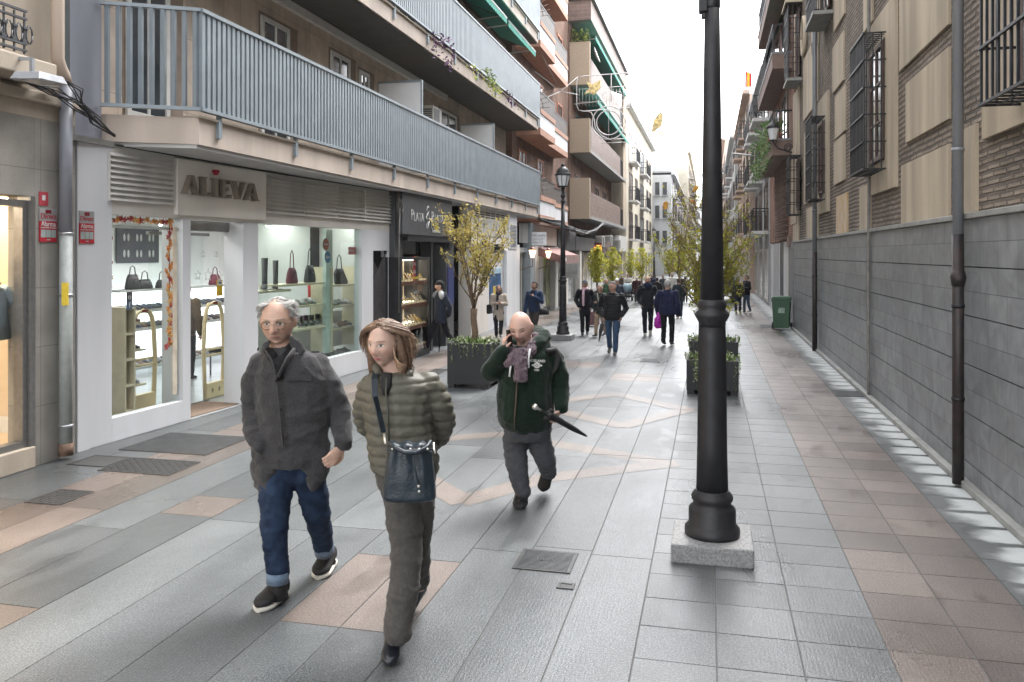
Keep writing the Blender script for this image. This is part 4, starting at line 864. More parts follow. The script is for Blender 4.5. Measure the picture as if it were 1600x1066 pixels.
# decals and stars in window / door
def decal(px, py, w_, h_, c, label, nm, o=-.05, body=None, bc=None, name='window_sticker'):
    a, z = FS.at(px, py, o); t = thing(name, label, 'sticker', FS.w(a,o,z-h_/2)); put(fbox(FS, a-w_/2, a+w_/2, o, o+.003, z-h_/2, z+h_/2), nm, c, t)
    if body: text(body, h_*.8, text_frame(FS, a, o+.005, z), .002, bc or m_whitefr, t)
    return t
decal(202, 464, .085, .11, mat('m_dark_sticker', (.06,.06,.06), .5), 'small dark square camera sticker on the left shop window', 'plate', body='o')
decal(202, 477, .085, .10, mat('m_blue_sticker', (.08,.12,.18), .5), 'small dark blue sticker with an f on the left shop window', 'plate', body='f')
t = decal(343, 450, .13, .22, mat('m_yellow_sticker', (.70,.45,.03), .5), 'yellow camera surveillance sticker on the shop door', 'plate', o=-.61)
a, z = FS.at(343, 446, -.61); put(fbox(FS, a-.05, a+.05, -.606, -.604, z, z+.07), 'white_field', m_whitefr, t); put(fbox(FS, a-.025, a+.025, -.603, -.602, z+.025, z+.045), 'camera_mark', m_dark, t)
def star(b, s_, o, z, r):
    P = [(s_+(r if k%2==0 else r*.45)*math.sin(k*math.pi/5), o, z+(r if k%2==0 else r*.45)*math.cos(k*math.pi/5)) for k in range(10)]; b.tube(P+[P[0]], .005, 5)
for k, (px, py, r) in enumerate(((317,397,.05),(337,397,.05),(325,430,.09),(343,432,.08),(363,423,.07),(309,430,.07))):
    b = FS.mb(); a, z = FS.at(px, py, -.66); star(b, a, -.66, z, r); b.tube([(a,-.66,z+r),(a,-.66,ZF-.05)], .0015, 4)
    solo(b, 'hanging_star', m_whitefr, 'white wire star hanging behind the shop door glass', 'star', 'wire stars behind the shop door')
# bench in the shop
bn = thing('shop_bench', 'black padded bench on steel legs inside the shop door', 'bench', FS.w(s(360,-1.9),-1.9,0)); a0, a1 = s(345,-1.9), s(385,-1.9)+.3
put(fbox(FS, a0, a1, -2.15, -1.75, .38, .46), 'seat', shoecols[0], bn, .015)
for aa in (a0+.02, a1-.04):
    for oo in (-2.13, -1.78): put(fbox(FS, aa, aa+.02, oo, oo+.02, .012, .379), 'leg', m_steelfr, bn)
# shelves in the right window
rw = thing('window_shelves', 'stepped cream display shelves behind the right shoe shop window', 'shelves', FS.w(s(480,-.6),-.6,.35))
def wsh(px0, px1, py, o0=-.75, o1=-.35, where=None, n=3, cols=(0,1,2,3)):
    a, b = s(px0,o1), s(px1,o1); z = FS.z_(px1, py, o1); put(fbox(FS, a, b, o0, o1, z-.03, z), 'shelf', m_shelf, rw)
    if where: shoes_row(FS, a+.04, b-.04, (o0+o1)/2, z, n, where, cols, rot=R(-35))
    return a, b, z
a1_ = wsh(405,455,452); a2_ = wsh(440,508,441)
wsh(455,508,474,where='the shelf under the hanging bags in the right shop window',n=9,cols=(3,2,3,5)); wsh(455,508,508)
wsh(519,562,443); wsh(519,562,474,where='the upper right corner shelf of the shoe shop',n=7,cols=(3,2,3)); wsh(519,562,508,where='the lower right corner shelf of the shoe shop',n=7,cols=(1,3,0)); wsh(519,562,551,where='the bottom corner shelf of the shoe shop window',n=7,cols=(2,2,0))
put(fbox(FS, s(506,-.5), s(508,-.5), -.75, -.35, .36, 1.78), 'side_panel', m_shelf, rw); put(fbox(FS, s(562,-.4), s(564,-.4), -.75, -.35, .36, 1.78), 'side_panel', m_shelf, rw)
put(fbox(FS, s(405,-.8), s(565,-.8), -1.0, -.98, .3, .95), 'white_backing', m_whitefr, rw)
handbag(shoecols[5], 'burgundy tote bag on the top right window shelf, left of the fringed bag', FS, s(456,-.5), -.5, a2_[2]+.001, .22, .25, .27)
handbag(mb_, 'dark fringed handbag on the top right window shelf', FS, s(484,-.5), -.5, a2_[2]+.001, .24, .28, .27)
handbag(mb_, 'big black shoulder bag on the corner shelf of the right window', FS, s(533,-.5), -.5, FS.z_(562,443,-.35)+.001, .36, .27, .24, -.07)
bp_ = shoe_proto(mat('m_suede_grey', (.10,.095,.10), .8), 'dark grey slouchy knee boot on the left shelf of the right window', 'knee boots in the right window', .40)
place(bp_, FS, s(413,-.5), -.5, a1_[2]+.001, R(-60), 1.2); c_ = copy_tree(bp_); place(c_, FS, s(432,-.5), -.52, a1_[2]+.001, R(-60), 1.1)
c0_ = shoe_proto(mat('m_boot_green', (.03,.045,.04), .4), 'dark ankle boot on the shelf behind the older man', 'ankle boots in the right window', .13)
z = FS.z_(508,508,-.35)+.001
for k in range(4):
    t = c0_ if k == 0 else copy_tree(c0_); place(t, FS, s(470+9*k,-.55), -.55, z, R(-50), 1.1)
ex = thing('fire_extinguisher', 'red fire extinguisher on the wall behind the right window', 'fire extinguisher', FS.w(s(486,-1.3),-1.3,FS.z_(486,478,-1.3)))
e_ = MB(Matrix.Translation(ex.location)).lathe([(.05,0),(.06,.02),(.06,.36),(.045,.40),(.02,.42)], n=14); put(e_, 'cylinder', mat('m_ext_red', (.45,.02,.02), .3), ex)
e_ = MB(Matrix.Translation(ex.location)); e_.box(-.02,.03,-.05,.05,.42,.46); put(e_, 'valve', m_black, ex)
for px, py, c, lab in ((509,382,(.55,.16,.12),'round red no-entry sign behind the right shop window'),(512,402,(.08,.22,.42),'round blue arrow sign behind the right shop window')):  # street signs mirrored in the glass, modelled as coloured discs behind it
    a, z = FS.at(px, py, -.30); t = thing('round_sign', lab, 'sign', FS.w(a,-.30,z-.1)); b = FS.mb(); b.poly([(a+.105*math.cos(x*math.pi/14),-.3,z+.105*math.sin(x*math.pi/14)) for x in range(28)]); put(b, 'rim', m_whitefr, t)
    b = FS.mb(); b.poly([(a+.095*math.cos(x*math.pi/14),-.297,z+.095*math.sin(x*math.pi/14)) for x in range(28)]); put(b, 'disc', mat('m_rs_%d' % px, c, .4), t)
    b = fbox(FS, a-.06, a+.06, -.296, -.293, z-.014, z+.014); 
    if px == 512: b.poly([(a-.075,-.293,z),(a-.025,-.293,z-.045),(a-.025,-.293,z+.045)])
    put(b, 'mark', m_whitefr, t)
t = decal(550, 392, .26, .13, mat('m_red_card', (.50,.10,.10), .5), 'red and white notice in the far corner of the right shop window', 'plate', o=-.12)
text('DISPOMATICS', .03, text_frame(FS, FS.s_(547,-.12), -.11, FS.z_(547,392,-.12)), .002, m_whitefr, t)
# ------------------------------------------------------------------ silver shop
PB = Frame((-5.62,15.35), (-5.60,19.3), 1); m_anth = mat('m_anthracite', (.055,.058,.062), .45, 0, .12, 3, .05, 40)
sv = thing('silver_shop_front', 'black jewellery shop front with silver lettering and a lit display case', 'shop front', PB.w(2,0,0))
q = PB.s_
put(fbox(PB, q(617), q(629), -.2, .0, 0, 3.16), 'side_panel', m_anth, sv); put(fbox(PB, q(672), q(675), -.2, .02, 0, 2.25), 'door_post', m_black, sv)
zt_, zb_ = PB.z_(632,299,.12), PB.z_(632,366,.12)
put(fbox(PB, q(629,.12), q(706,.12), -.1, .12, zb_, 3.16), 'fascia_sign', m_anth, sv); put(fbox(PB, q(622), q(629.5), -.1, .09, zb_-.05, 3.1), 'fascia_side', m_black, sv)
put(fbox(PB, q(629), q(706), -.2, .10, zb_-.12, zb_-.002), 'lintel', m_black, sv); put(fbox(PB, q(695), q(707), -.3, .03, 0, zb_-.12), 'end_pillar', m_anth, sv)
m_silv = mat('m_silver_letter', (.55,.55,.54), .35, .3)
def pt(px, py, o=.13): return PB.at(px, py, o)
for wd, px, py in (('PLATA',653.5,339),('PLATA',685,342)):
    a, z = pt(px, py); a0, a1 = PB.s_(px-10,.13), PB.s_(px+9,.13); M_ = text_frame(PB, (a0+a1)/2, .125, z)
    text(wd[0], .29, text_frame(PB, a0+.06*(a1-a0), .125, z+.02), .01, m_silv, sv, name='sign_letters'); text(wd[1:], .24, text_frame(PB, a0+.60*(a1-a0), .125, z-.012), .01, m_silv, sv, name='sign_letters', font_scale=(1.0,1))
a, z = pt(682, 361); text('Tendencias', .12, text_frame(PB, a, .125, z), .008, m_silv, sv, name='sign_letters')
hb = PB.mb(); C_ = lambda x, y: (PB.s_(669+x,.13), .128, PB.z_(669+x, 340+y, .13))
for pl_ in ([(0,-18),(-2,-12),(-1,-6),(2,-1),(2,6),(0,14),(-1,17)],[(0,-18),(2,-13),(1,-8),(-2,-3),(-1,2),(4,3),(6,8),(5,16),(7,17)],[(4,3),(8,1),(7,8)],[(-1,-6),(-3,0),(-1,6),(-2,12),(-3,17)]): hb.tube([C_(*c) for c in pl_], .007, 5)
put(hb, 'horse_emblem', m_silv, sv)
# display case
ca, cb = q(625.5,.12), q(672,.12); ztc, zbc = PB.z_(627,402,.12), .16
fr = PB.mb(); fr.box(ca,ca+.05,-.45,.12,.0,ztc).box(cb-.05,cb,-.45,.12,.0,ztc).box(ca+.05,cb-.05,-.45,.12,ztc-.05,ztc).box(ca+.05,cb-.05,-.45,.12,0,.12).box(ca+.05,cb-.05,-.45,-.43,.12,ztc-.05); put(fr, 'case_frame', m_black, sv)
put(fbox(PB, ca+.06, cb-.06, -.425, -.415, .14, ztc-.06), 'case_back', mat('m_case_back', (.55,.50,.42), .5), sv)
gp = PB.mb(); gp.poly([(ca+.05,.10,.12),(cb-.05,.10,.12),(cb-.05,.10,ztc-.05),(ca+.05,.10,ztc-.05)]); put(gp, 'case_glass', m_glass, sv)
m_maho = mat('m_mahogany', (.13,.05,.03), .4); m_tray = mat('m_tray', (.72,.62,.42), .6); m_gold = mat('m_gold', (.75,.55,.2), .25, .8); m_case_l = emis('m_case_light', (1,.88,.66), 2)
m_pic = [mat('m_tray', None) if False else m_tray, m_gold, m_silv]
for i, py in enumerate((443, 478, 512, 545)):
    z = max(.2, PB.z_(650, py-4, .08)); put(fbox(PB, ca+.06, cb-.06, -.40, .09, z-.07, z-.001), 'case_shelf', m_maho, sv); put(fbox(PB, ca+.08, cb-.08, -.36, -.2, z+.42, z+.43) if i else fbox(PB, ca+.08, cb-.08, -.36, -.1, ztc-.07, ztc-.055), 'case_light', m_case_l, sv)
    for k in range(9):
        sx = ca+.12+(cb-ca-.24)*k/8; jt = PB.mb(); jt.cur = 0; hh = random.uniform(.07,.22); jt.poly([(sx-.045,.0,z+.01),(sx+.045,.0,z+.01),(sx+.03,-.12,z+hh),(sx-.03,-.12,z+hh)]); jt.poly([(sx-.045,-.0,z+.01),(sx-.03,-.12,z+hh),(sx+.03,-.12,z+hh),(sx+.045,0,z+.01)])
        jt.box(sx-.05,sx+.05,.01,.07,z,z+.03); jt.cur = random.choice((1,2)); jt.tube([(sx+.028*math.sin(t_)*(1 if 1 else 0), -.05-.03*math.cos(t_)+.02, z+hh*.55+.05*math.cos(t_)) for t_ in [x*math.pi/5 for x in range(11)]], .006, 5)
        o = put(jt, 'jewel_stand', m_pic, None) if False else None
        c_ = PB.w(sx,0,z)
        jj = thing('jewellery_stand', f'cream jewellery stand in the {["top","second","third","bottom"][i]} row of the lit display case', 'jewellery', c_, f'jewellery stands in the {["top","second","third","bottom"][i]} row of the case'); put(jt, 'stand', m_pic, jj)
t = thing('sale_card', 'red and black price card in the top of the jewellery case', 'sign', PB.w(q(651),.05,PB.z_(651,430,.1))); a, z = PB.at(649, 417, .09)
put(fbox(PB, a-.10, a+.02, .08, .085, z-.27, z+.2), 'red_half', mat('m_sign_red', (.42,.02,.035)), t); put(fbox(PB, a+.021, a+.20, .08, .085, z-.27, z+.2), 'black_half', m_black, t)
for zz in (.14,-.24): put(fbox(PB, a-.09, a+.18, .086, .089, z+zz, z+zz+.05), 'yellow_stripe', mat('m_yellow_sticker', (.7,.45,.03)), t)
text('10%', .09, text_frame(PB, a-.04, .088, z+.05), .002, m_whitefr, t); text('20%', .09, text_frame(PB, a-.04, .088, z-.1), .002, m_whitefr, t)
put(fbox(PB, ca, cb+.02, -.2, -.15, ztc+.05, zb_-.12), 'upper_window', m_winglass, sv)
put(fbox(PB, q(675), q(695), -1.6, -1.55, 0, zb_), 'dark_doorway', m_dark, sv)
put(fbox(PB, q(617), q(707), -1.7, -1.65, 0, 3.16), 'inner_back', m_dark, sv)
# clutter hanging at joint
cl = thing('cable_bundle', 'tangle of cables hanging between the shoe shop and the silver shop', 'cables', PB.w(.05,.05,2.7)); b = MB(); c = PB.w(PB.s_(625,.1),.1,PB.z_(625,318,.1))
for k in range(10): b.tube([c+Vector((random.uniform(-.03,.03), random.uniform(-.12,.12), random.uniform(-.25,.25))) for _ in range(5)], .006, 5)
b.tube([c+Vector((0,-.02,-.1)), c+Vector((0,-.05,-.8)), c+Vector((0,-.05,-2))], .012, 6); put(b, 'cables', mat('m_cable_grey', (.16,.15,.14), .6), cl)
# left cable run under the balcony
cb_ = thing('cable_run', 'bundle of black cables sagging from the left building to the balcony soffit', 'cables', U(120,160,8.3)); b = MB()
for k in range(9):
    j = lambda a: Vector([random.uniform(-a,a) for _ in range(3)])
    P = [U(-10,100,7.3), U(50,130,7.6)+j(.03), U(85,140,7.9)+j(.05), U(125,165,8.1)+j(.05), U(150,190,8.4)+j(.05), U(180,212,8.75)+j(.015)]; b.tube(P, .007, 5)
for k in range(5): b.tube([U(104,128,7.95)+j(.02), U(122,140,8.05)+j(.05), U(128,165,8.1)+j(.03), U(150,190,8.4)+j(.04)], .007, 5)
b2 = b; put(b, 'cables', mat('m_cable_black', (.025,.024,.026), .5), cb_)
b = MB()
for k in range(3): b.tube([FS.w(S(178)+.0,.02+.015*k,3.155), FS.w(3.5,.02+.015*k,3.14-.005*k), FS.w(s_b,.02+.015*k,3.15)], .010, 5)
put(b, 'cables_under_soffit', mat('m_cable_black', (.025,.024,.026)), cb_)
# ------------------------------------------------------------------ white shop
WS = Frame((-5.58,19.3), (-5.52,26.3), 1); q = WS.s_
wsf = thing('white_shop_front', 'pale shop front with dark lettering and a blue poster behind the street tree', 'shop front', WS.w(3,0,0)); m_wst = mat('m_white_stone', (.62,.59,.55), .6, 0, .06, 2)
put(fbox(WS, 0, q(735), -.3, .02, 0, 2.85), 'pillar', m_wst, wsf); put(fbox(WS, q(735), q(806), -.3, .0, 2.1, 3.16), 'fascia', m_beige, wsf); put(fbox(WS, 0, q(735), -.5, -.2, 2.85, 3.16), 'dark_gap', m_dark, wsf)
put(fbox(WS, q(738), q(764), -.3, -.02, 0, 2.1), 'wall_panel', m_wst, wsf); put(fbox(WS, q(790), q(806), -.3, .03, 0, 2.1), 'end_pier', m_wpaint, wsf); put(fbox(WS, q(764), q(790), -.3, -.06, 0, 2.1), 'white_panel', m_wpaint, wsf)
put(fbox(WS, q(740), q(795), .0, .012, 2.45, 2.85), 'sign_panel', mat('m_pale_sign', (.46,.46,.45), .5), wsf)
lv = WS.mb()
for k in range(7):
    for r_ in range(3):
        a = q(741)+(q(798)-q(741))*k/7.2; lv.box(a, a+(q(798)-q(741))/9.5, .001, .006, 2.92+r_*.06, 2.945+r_*.06)
put(lv, 'vent_slots', m_dark, wsf)
lv = WS.mb(); put(fbox(WS, q(794), q(806), .0, .035, 2.15, 3.16), 'louvre_frame', m_wpaint, wsf)
for k in range(16): lv.box(q(795.5), q(805), .036, .04, 2.2+k*.04, 2.215+k*.04)
put(lv, 'louvre', m_dark, wsf)
for wd, px, py, sz, fs in (('FERRERIA',779,387,.24,1.0),('C',701,385,.26,1),('G N',757,382,.26,1)):
    a, z = WS.at(px, py, .02); text(wd, sz, text_frame(WS, a, .03, z), .03, m_black, wsf, name='sign_letters', font_scale=(fs,1))
for px in (757, 772): a, z = WS.at(px, 353, .02); text('5ª', .2, text_frame(WS, a, .02, z), .01, m_steelfr, wsf, name='sign_letters')
po = thing('blue_poster', 'dark blue poster with a yellow figure on the white shop front', 'poster', WS.w(q(776),0,.8)); a0, a1 = q(768), q(785); z0, z1 = WS.z_(776,470), WS.z_(776,428)
put(fbox(WS, a0, a1, -.058, -.04, z0, z1), 'sheet', mat('m_poster_blue', (.02,.09,.22), .3, 0, .4, 3), po); put(fbox(WS, a0+.3, a0+.55, -.039, -.037, z0+.02, z0+.4), 'yellow_figure', mat('m_poster_yellow', (.6,.42,.08), .5), po); put(fbox(WS, a0, a1, -.058, -.03, z1+.005, z1+.14), 'pale_band', mat('m_pale_blue', (.35,.5,.6), .4), po)
put(MB().box(-9,-5.9,15.4,26.3,0,3.17), 'ground_floor_core', m_dark, ab) if False else None
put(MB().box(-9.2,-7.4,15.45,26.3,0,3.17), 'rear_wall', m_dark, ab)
t = thing('blue_bin', 'dark blue panel inside the recess right of the silver shop', 'panel', WS.w(.1,-.6,.5)); put(fbox(PB, PB.s_(697,-.0)+.0, PB.s_(706,.0), -.0+.031, .05, .9, 1.75), 'panel', mat('m_blue_panel', (.02,.03,.12), .4), t)
# ------------------------------------------------------------------ buildings farther along the left
m_terra = mat('m_terracotta', (.42,.235,.165), .8, 0, .12, 5); m_wpar = mat('m_white_parapet', (.66,.67,.69), .7, 0, .06, 2, streak=1); m_brown = mat('m_brown_rail', (.10,.075,.065), .6); m_bbrick = brick_mat('m_brown_brick', (.22,.12,.085), (.17,.10,.075), (.22,.18,.15), .24, .075, .012, disp=.0, bump=.4)
m_orange = mat('m_orange_frame', (.38,.13,.06), .6); m_beigec = mat('m_rough_beige', (.44,.36,.27), .9, 0, .12, 20, .4, 60); m_btile = grid_mat('m_brown_tile', (.18,.125,.105), (.30,.24,.21), .42, .19, .6, .012, .12, .5)
m_brslat = grid_mat('m_brown_slats', (.09,.07,.06), (.03,.025,.02), .07, 5, .6, .02, .15, 0)
bb = thing('terracotta_balcony_building', 'brown brick building with white and terracotta stepped balconies beyond the long blue balconies', 'building', (-6.3, 31, 0))
put(MB().box(-14, -6.3, 26.45, 37.45, 2.9, 15), 'wall', m_bbrick, bb)
for lv_, z in enumerate((3.08, 5.95, 8.85, 11.6)):
    for X, ya, yb, dz in ((-5.45,26.9,29.6,0),(-5.72,29.62,33.9,-.0)):
        e = .003 if X < -5.5 else 0
        put(MB().box(-6.29, X, ya, yb, z+e, z+.22), 'terracotta_edge', m_terra, bb); put(MB().box(-6.29, X-.012, ya+.012, yb-.012, z+.221, z+.70), 'white_parapet', m_wpar, bb); put(MB().box(-6.29, X+.02, ya-.02, yb, z+.701, z+.86), 'terracotta_cap', m_terra, bb)
        put(MB().box(X-.06, X-.03, ya+.03, yb, z+.861, z+1.42).box(-6.28, X-.061, ya+.03, ya+.06, z+.861, z+1.42), 'brown_slat_railing', m_brslat, bb); put(MB().box(X-.075, X-.015, ya+.02, yb, z+1.421, z+1.46), 'handrail', m_black, bb)
    for y in (27.3, 30.4, 34.6):
        fr = Frame((-6.3,0),(-6.3,40),1); window(fr, bb, y, y+1.2, z+.9, z+2.5, .004, .09, (m_orange, m_winglass), 2, 1)
for z, X in ((4.6,-6.2),(7.4,-6.2),(10.4,-6.2)):
    b = MB(); c = Vector((-6.2, 26.62, z-.7))
    for k in range(12): a = R(4+k*9); d = Vector((math.cos(a), 0, math.sin(a))); b.tube([c, c+d*1.15], .012, 5)
    for rr in (.55,.9): b.tube([c+Vector((math.cos(R(a))*rr,0,math.sin(R(a))*rr)) for a in range(4,110,8)], .012, 5)
    put(b, 'fan_grille', mat('m_rusty_iron', (.16,.12,.09), .7), bb)
for z in (4.35, 7.15, 9.95): ac_unit((27.25, .45, z), 'air conditioner behind the fan shaped spikes', Frame((-6.3,0),(-6.3,40),1), .5, .3, .5)
cc = thing('brown_tile_building', 'building with brown tiled balconies, rough beige side panels and green awnings', 'building', (-6.3, 45, 0))
put(MB().box(-14, -6.25, 37.5, 54, 2.9, 12.55), 'wall', m_bbrick, cc)
for z0, z1 in ((3.6,5.45),(6.62,8.15),(9.7,11.65)):
    put(MB().box(-6.24, -5.32, 37.5, 37.75, z0, z1), 'beige_side_panel', m_beigec, cc); put(MB().box(-6.24, -5.30, 37.76, 53.9, z0+.0, z0+.14), 'slab', m_stonecap, cc); put(MB().box(-5.42, -5.30, 37.76, 50.5, z0+.141, z0+1.22), 'tiled_parapet', m_btile, cc)
    b = MB(); 
    for k in range(24): y = 50.6+k*.14; b.box(-5.36,-5.33,y,y+.03,z0+.15,z0+1.15)
    put(b, 'railing_bars', m_black, cc); put(MB().box(-5.42,-5.30,52.3,53.9,z0+.141,z0+2.9) if z0 < 9 else MB().box(-5.42,-5.30,52.3,53.9,z0+.141,z0+2.8), 'beige_pier', m_beigec, cc)
    for y in (39,42.5,46,49.5): window(Frame((-6.25,0),(-6.25,60),1), cc, y, y+1.6, z0+.3, z0+2.2, .004, .1, (m_wood, m_winglass), 2, 1)
put(MB().box(-14, -5.25, 37.4, 54, 12.6, 13.5), 'roof_band', m_btile, cc); put(MB().box(-14, -5.1, 37.3, 54, 13.51, 13.62), 'roof_edge', m_black, cc)
awning(-6.2, -5.1, 37.9, 53, 12.4, 11.95, 'green awning at the top of the brown tiled building'); awning(-6.2, -5.05, 38.2, 53.5, 9.55, 9.1, 'green awning at the middle balcony of the brown tiled building')
b = MB(Matrix.Translation((-5.2,38.4,11.2)) @ Matrix.Rotation(R(70),4,'Y')); b.lathe([(.0,0),(.2,.02),(.38,.1),(.39,.11),(.2,.04),(.01,.02)], n=20); solo(b, 'satellite_dish', m_whitefr, 'round satellite dish beside the upper green awning', 'satellite dish')
b = MB()
for k in range(160): leafq(b, Vector((-5.7+random.uniform(-.45,.35), 37.6+random.uniform(-.2,.2), 11.7+random.random()**2*.5)), .09)
solo(b, 'rooftop_plant', m_lv, 'green plants growing on top of the beige side panel', 'plant')
# ground floors under those two
gf = thing('dark_shop_row', 'row of small shop fronts under a dark band with cables and air conditioners', 'shop front', (-5.7, 33, 0)); GF = Frame((-5.66,26.4), (-5.5,54), 1); q = GF.s_
def gb(px0, px1, o0, o1, z0, z1, m, name): return put(fbox(GF, q(px0,o1), q(px1,o1), o0, o1, z0, z1), name, m, gf)
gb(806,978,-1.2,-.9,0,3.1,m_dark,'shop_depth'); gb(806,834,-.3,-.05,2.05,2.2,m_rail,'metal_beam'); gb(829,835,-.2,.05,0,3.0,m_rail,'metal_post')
gb(836,870,-.3,-.05,2.3,3.0,m_beige,'upper_wall'); gb(872,900,-.4,.0,2.15,2.95,mat('m_dark_band',(.07,.07,.075),.6,0,.3,6),'dark_band'); gb(900,930,-.4,.02,2.15,2.75,mat('m_dark_band2',(.12,.12,.125),.6,0,.2,6),'dark_band'); gb(930,976,-.4,-.02,2.1,2.95,mat('m_dark_band3',(.09,.09,.09),.6,0,.3,6),'dark_band')
for px0, px1, m in ((806.5,812,m_wpaint),(836,842,m_wst),(846,849,m_wpaint),(868,872,m_whitefr),(882,888,m_wst),(906,909,m_wst),(958,965,m_wst),(972,977,m_wst)): gb(px0,px1,-.3,.0,0,2.14 if px0 > 870 else 2.28,m,'pillar')
for px0, px1, c in ((812,829,(.30,.32,.30)),(849,868,(.28,.32,.14)),(888,906,(.10,.12,.12)),(909,930,(.35,.30,.20)),(930,958,(.16,.15,.14))):
    f_ = gb(px0,px1,-.25,-.20,.0,2.1,m_steelfr,'shop_window'); sub(fbox(GF, q(px0+.8), q(px1-.8), -.199, -.19, .1, 2.0), 'pane', mat('m_shopglass_%d' % px0, c, .12, 0, .5, 1.2, spec=.6), f_)
    for k in (1,2): sub(fbox(GF, q(px0+(px1-px0)*k/3)-.03, q(px0+(px1-px0)*k/3)+.03, -.189, -.17, .0, 2.1), 'mullion', m_steelfr if k == 1 else m_wst, f_)
fr = GF.mb()
for k in range(9): a = q(812)+.1+k*.16; fr.box(a,a+.03,-.04,-.02,2.35,2.95)
put(fr, 'barred_vent', m_whitefr, gf)
def sgn(px0, px1, py0, py1, o0, o1, m, name, label, body=None, bm=None, perp=True):
    a, z1 = GF.at(px0, py0, .1); z0 = GF.z_(px0, py1, .1); t = thing(name, label, 'sign', GF.w(a,o1,z0))
    w_ = (px1-px0)/FPX*GF.w(a,.3,0).length; c = GF.w(a, .0, 0); X0 = c.x+o0
    put(MB().box(X0, X0+w_, c.y, c.y+.1, z0, z1), 'board', m, t)
    if body:
        for i, (tx, sz, yy) in enumerate(body): text(tx, sz, Matrix.Translation((X0+w_/2, c.y-.006, z0+(z1-z0)*yy)) @ Matrix.Rotation(R(90),4,'X'), .004, bm or m_steelfr, t)
    return t
sgn(833,858,363,383,.0,.9,mat('m_signwhite',(.72,.74,.78),.4),'hanging_sign','white hanging sign with three grey lines near the lit lanterns',[('MIGUEL GARCIA',.085,.75),('A B O G A D O',.055,.45),('despacho 1º A',.06,.2)])
sgn(888,907,411,435,.0,.9,mat('m_signgrey',(.40,.41,.41),.5),'hanging_sign','grey square hanging sign right of the second street lamp',[('hannaNZ',.12,.35)])
sgn(931,943,379,396,.0,.6,mat('m_signdark',(.10,.03,.015),.4),'lit_screen_sign','dark sign with glowing orange letters above the far shops',[('aTi',.34,.5)],emis('m_orange_glow',(1,.35,.05),.5))
sgn(944,958,378,397,.0,.6,mat('m_poster_mix',(.45,.36,.33),.5,0,.5,3),'hanging_poster','white framed poster beside the orange lit sign')
for px, py in ((832,396),(857,397)):
    p = at_plane(GF.P, GF.n, px, py, .35); t = thing('wall_lantern', ['lit copper wall lantern by the white hanging sign','lit copper wall lantern left of the brown awning'][px > 840], 'lantern', p, 'lit wall lanterns'); b = MB(Matrix.Translation(p)); b.lathe([(.05,-.13),(.11,.10)], n=6, smooth=False); put(b, 'lamp_glass', emis('m_lantern_glow',(1,.72,.45),1.1), t)
    b = MB(Matrix.Translation(p)); b.lathe([(.12,.10),(.08,.16),(.01,.2)], n=6); b.tube([(0,0,-.13),(0,0,-.4),(-.35,0,-.5)], .014, 6); put(b, 'bracket', mat('m_copper',(.14,.06,.035),.4,.5), t)
aw = thing('brown_shop_awning', 'brownish shop awning behind the second street lamp', 'awning', at_plane(GF.P,GF.n,870,420,.2)); a0, a1 = q(850,.2), q(882,.2)
b = GF.mb(); b.poly([(a0,-.05,2.25),(a1,-.05,2.25),(a1,.75,1.95),(a0,.75,1.95)]); b.poly([(a0,-.05,2.25),(a0,.75,1.95),(a0,.75,1.7),(a0,-.05,1.95)]); put(b, 'canvas', mat('m_awn_brown',(.20,.10,.09),.8,0,.15,8), aw); put(fbox(GF,a0,a1,.751,.757,1.65,1.96),'valance',mat('m_awn_brown2',(.24,.15,.14),.8,0,.2,8),aw)
put(fbox(GF,a0+.3,a0+1.2,.758,.762,1.75,1.86),'white_print',m_whitefr,aw)
ac_unit((GF.s_(938,.2), .2, 2.35), 'white air conditioner over the far shops, leftmost of three', GF, .8, .35, .55); ac_unit((GF.s_(951,.2), .2, 2.45), 'white air conditioner over the far shops, middle of three', GF, .8, .35, .55); ac_unit((GF.s_(964,.2), .2, 2.3), 'white air conditioner over the far shops, rightmost of three', GF, .8, .35, .55)
t = thing('white_casement_box', 'white boxed enclosure above the last far shop on the left', 'box', GF.w(q(972),.2,2.2)); put(fbox(GF, q(966,.2), q(978,.2), -.1, .25, 2.15, 3.1), 'casing', m_whitefr, t, .02)
cw = thing('overhead_cables', 'thick tangle of black cables under the stepped balconies', 'cables', (-5.4, 32, 3)); b = MB()
for k in range(16):
    j = lambda a: Vector([random.uniform(-a,a) for _ in range(3)])
    P = [Vector((-5.42,26.4,3.15))+j(.06)] + [Vector((-5.38,26.4+i*3.3,3.02+.1*math.sin(i*1.7)))+j(.10) for i in range(1,5)] + [Vector((-5.25,42,3.55))+j(.06), Vector((-5.25,53,3.55))+j(.06)]; b.tube(P, .016, 5)
put(b, 'cables', mat('m_cable_black',(.025,.024,.026)), cw)
put(MB().box(-6.4,-5.38,26.45,33.8,2.96,3.04), 'wooden_eave', mat('m_oldwood',(.20,.12,.09),.8), bb)
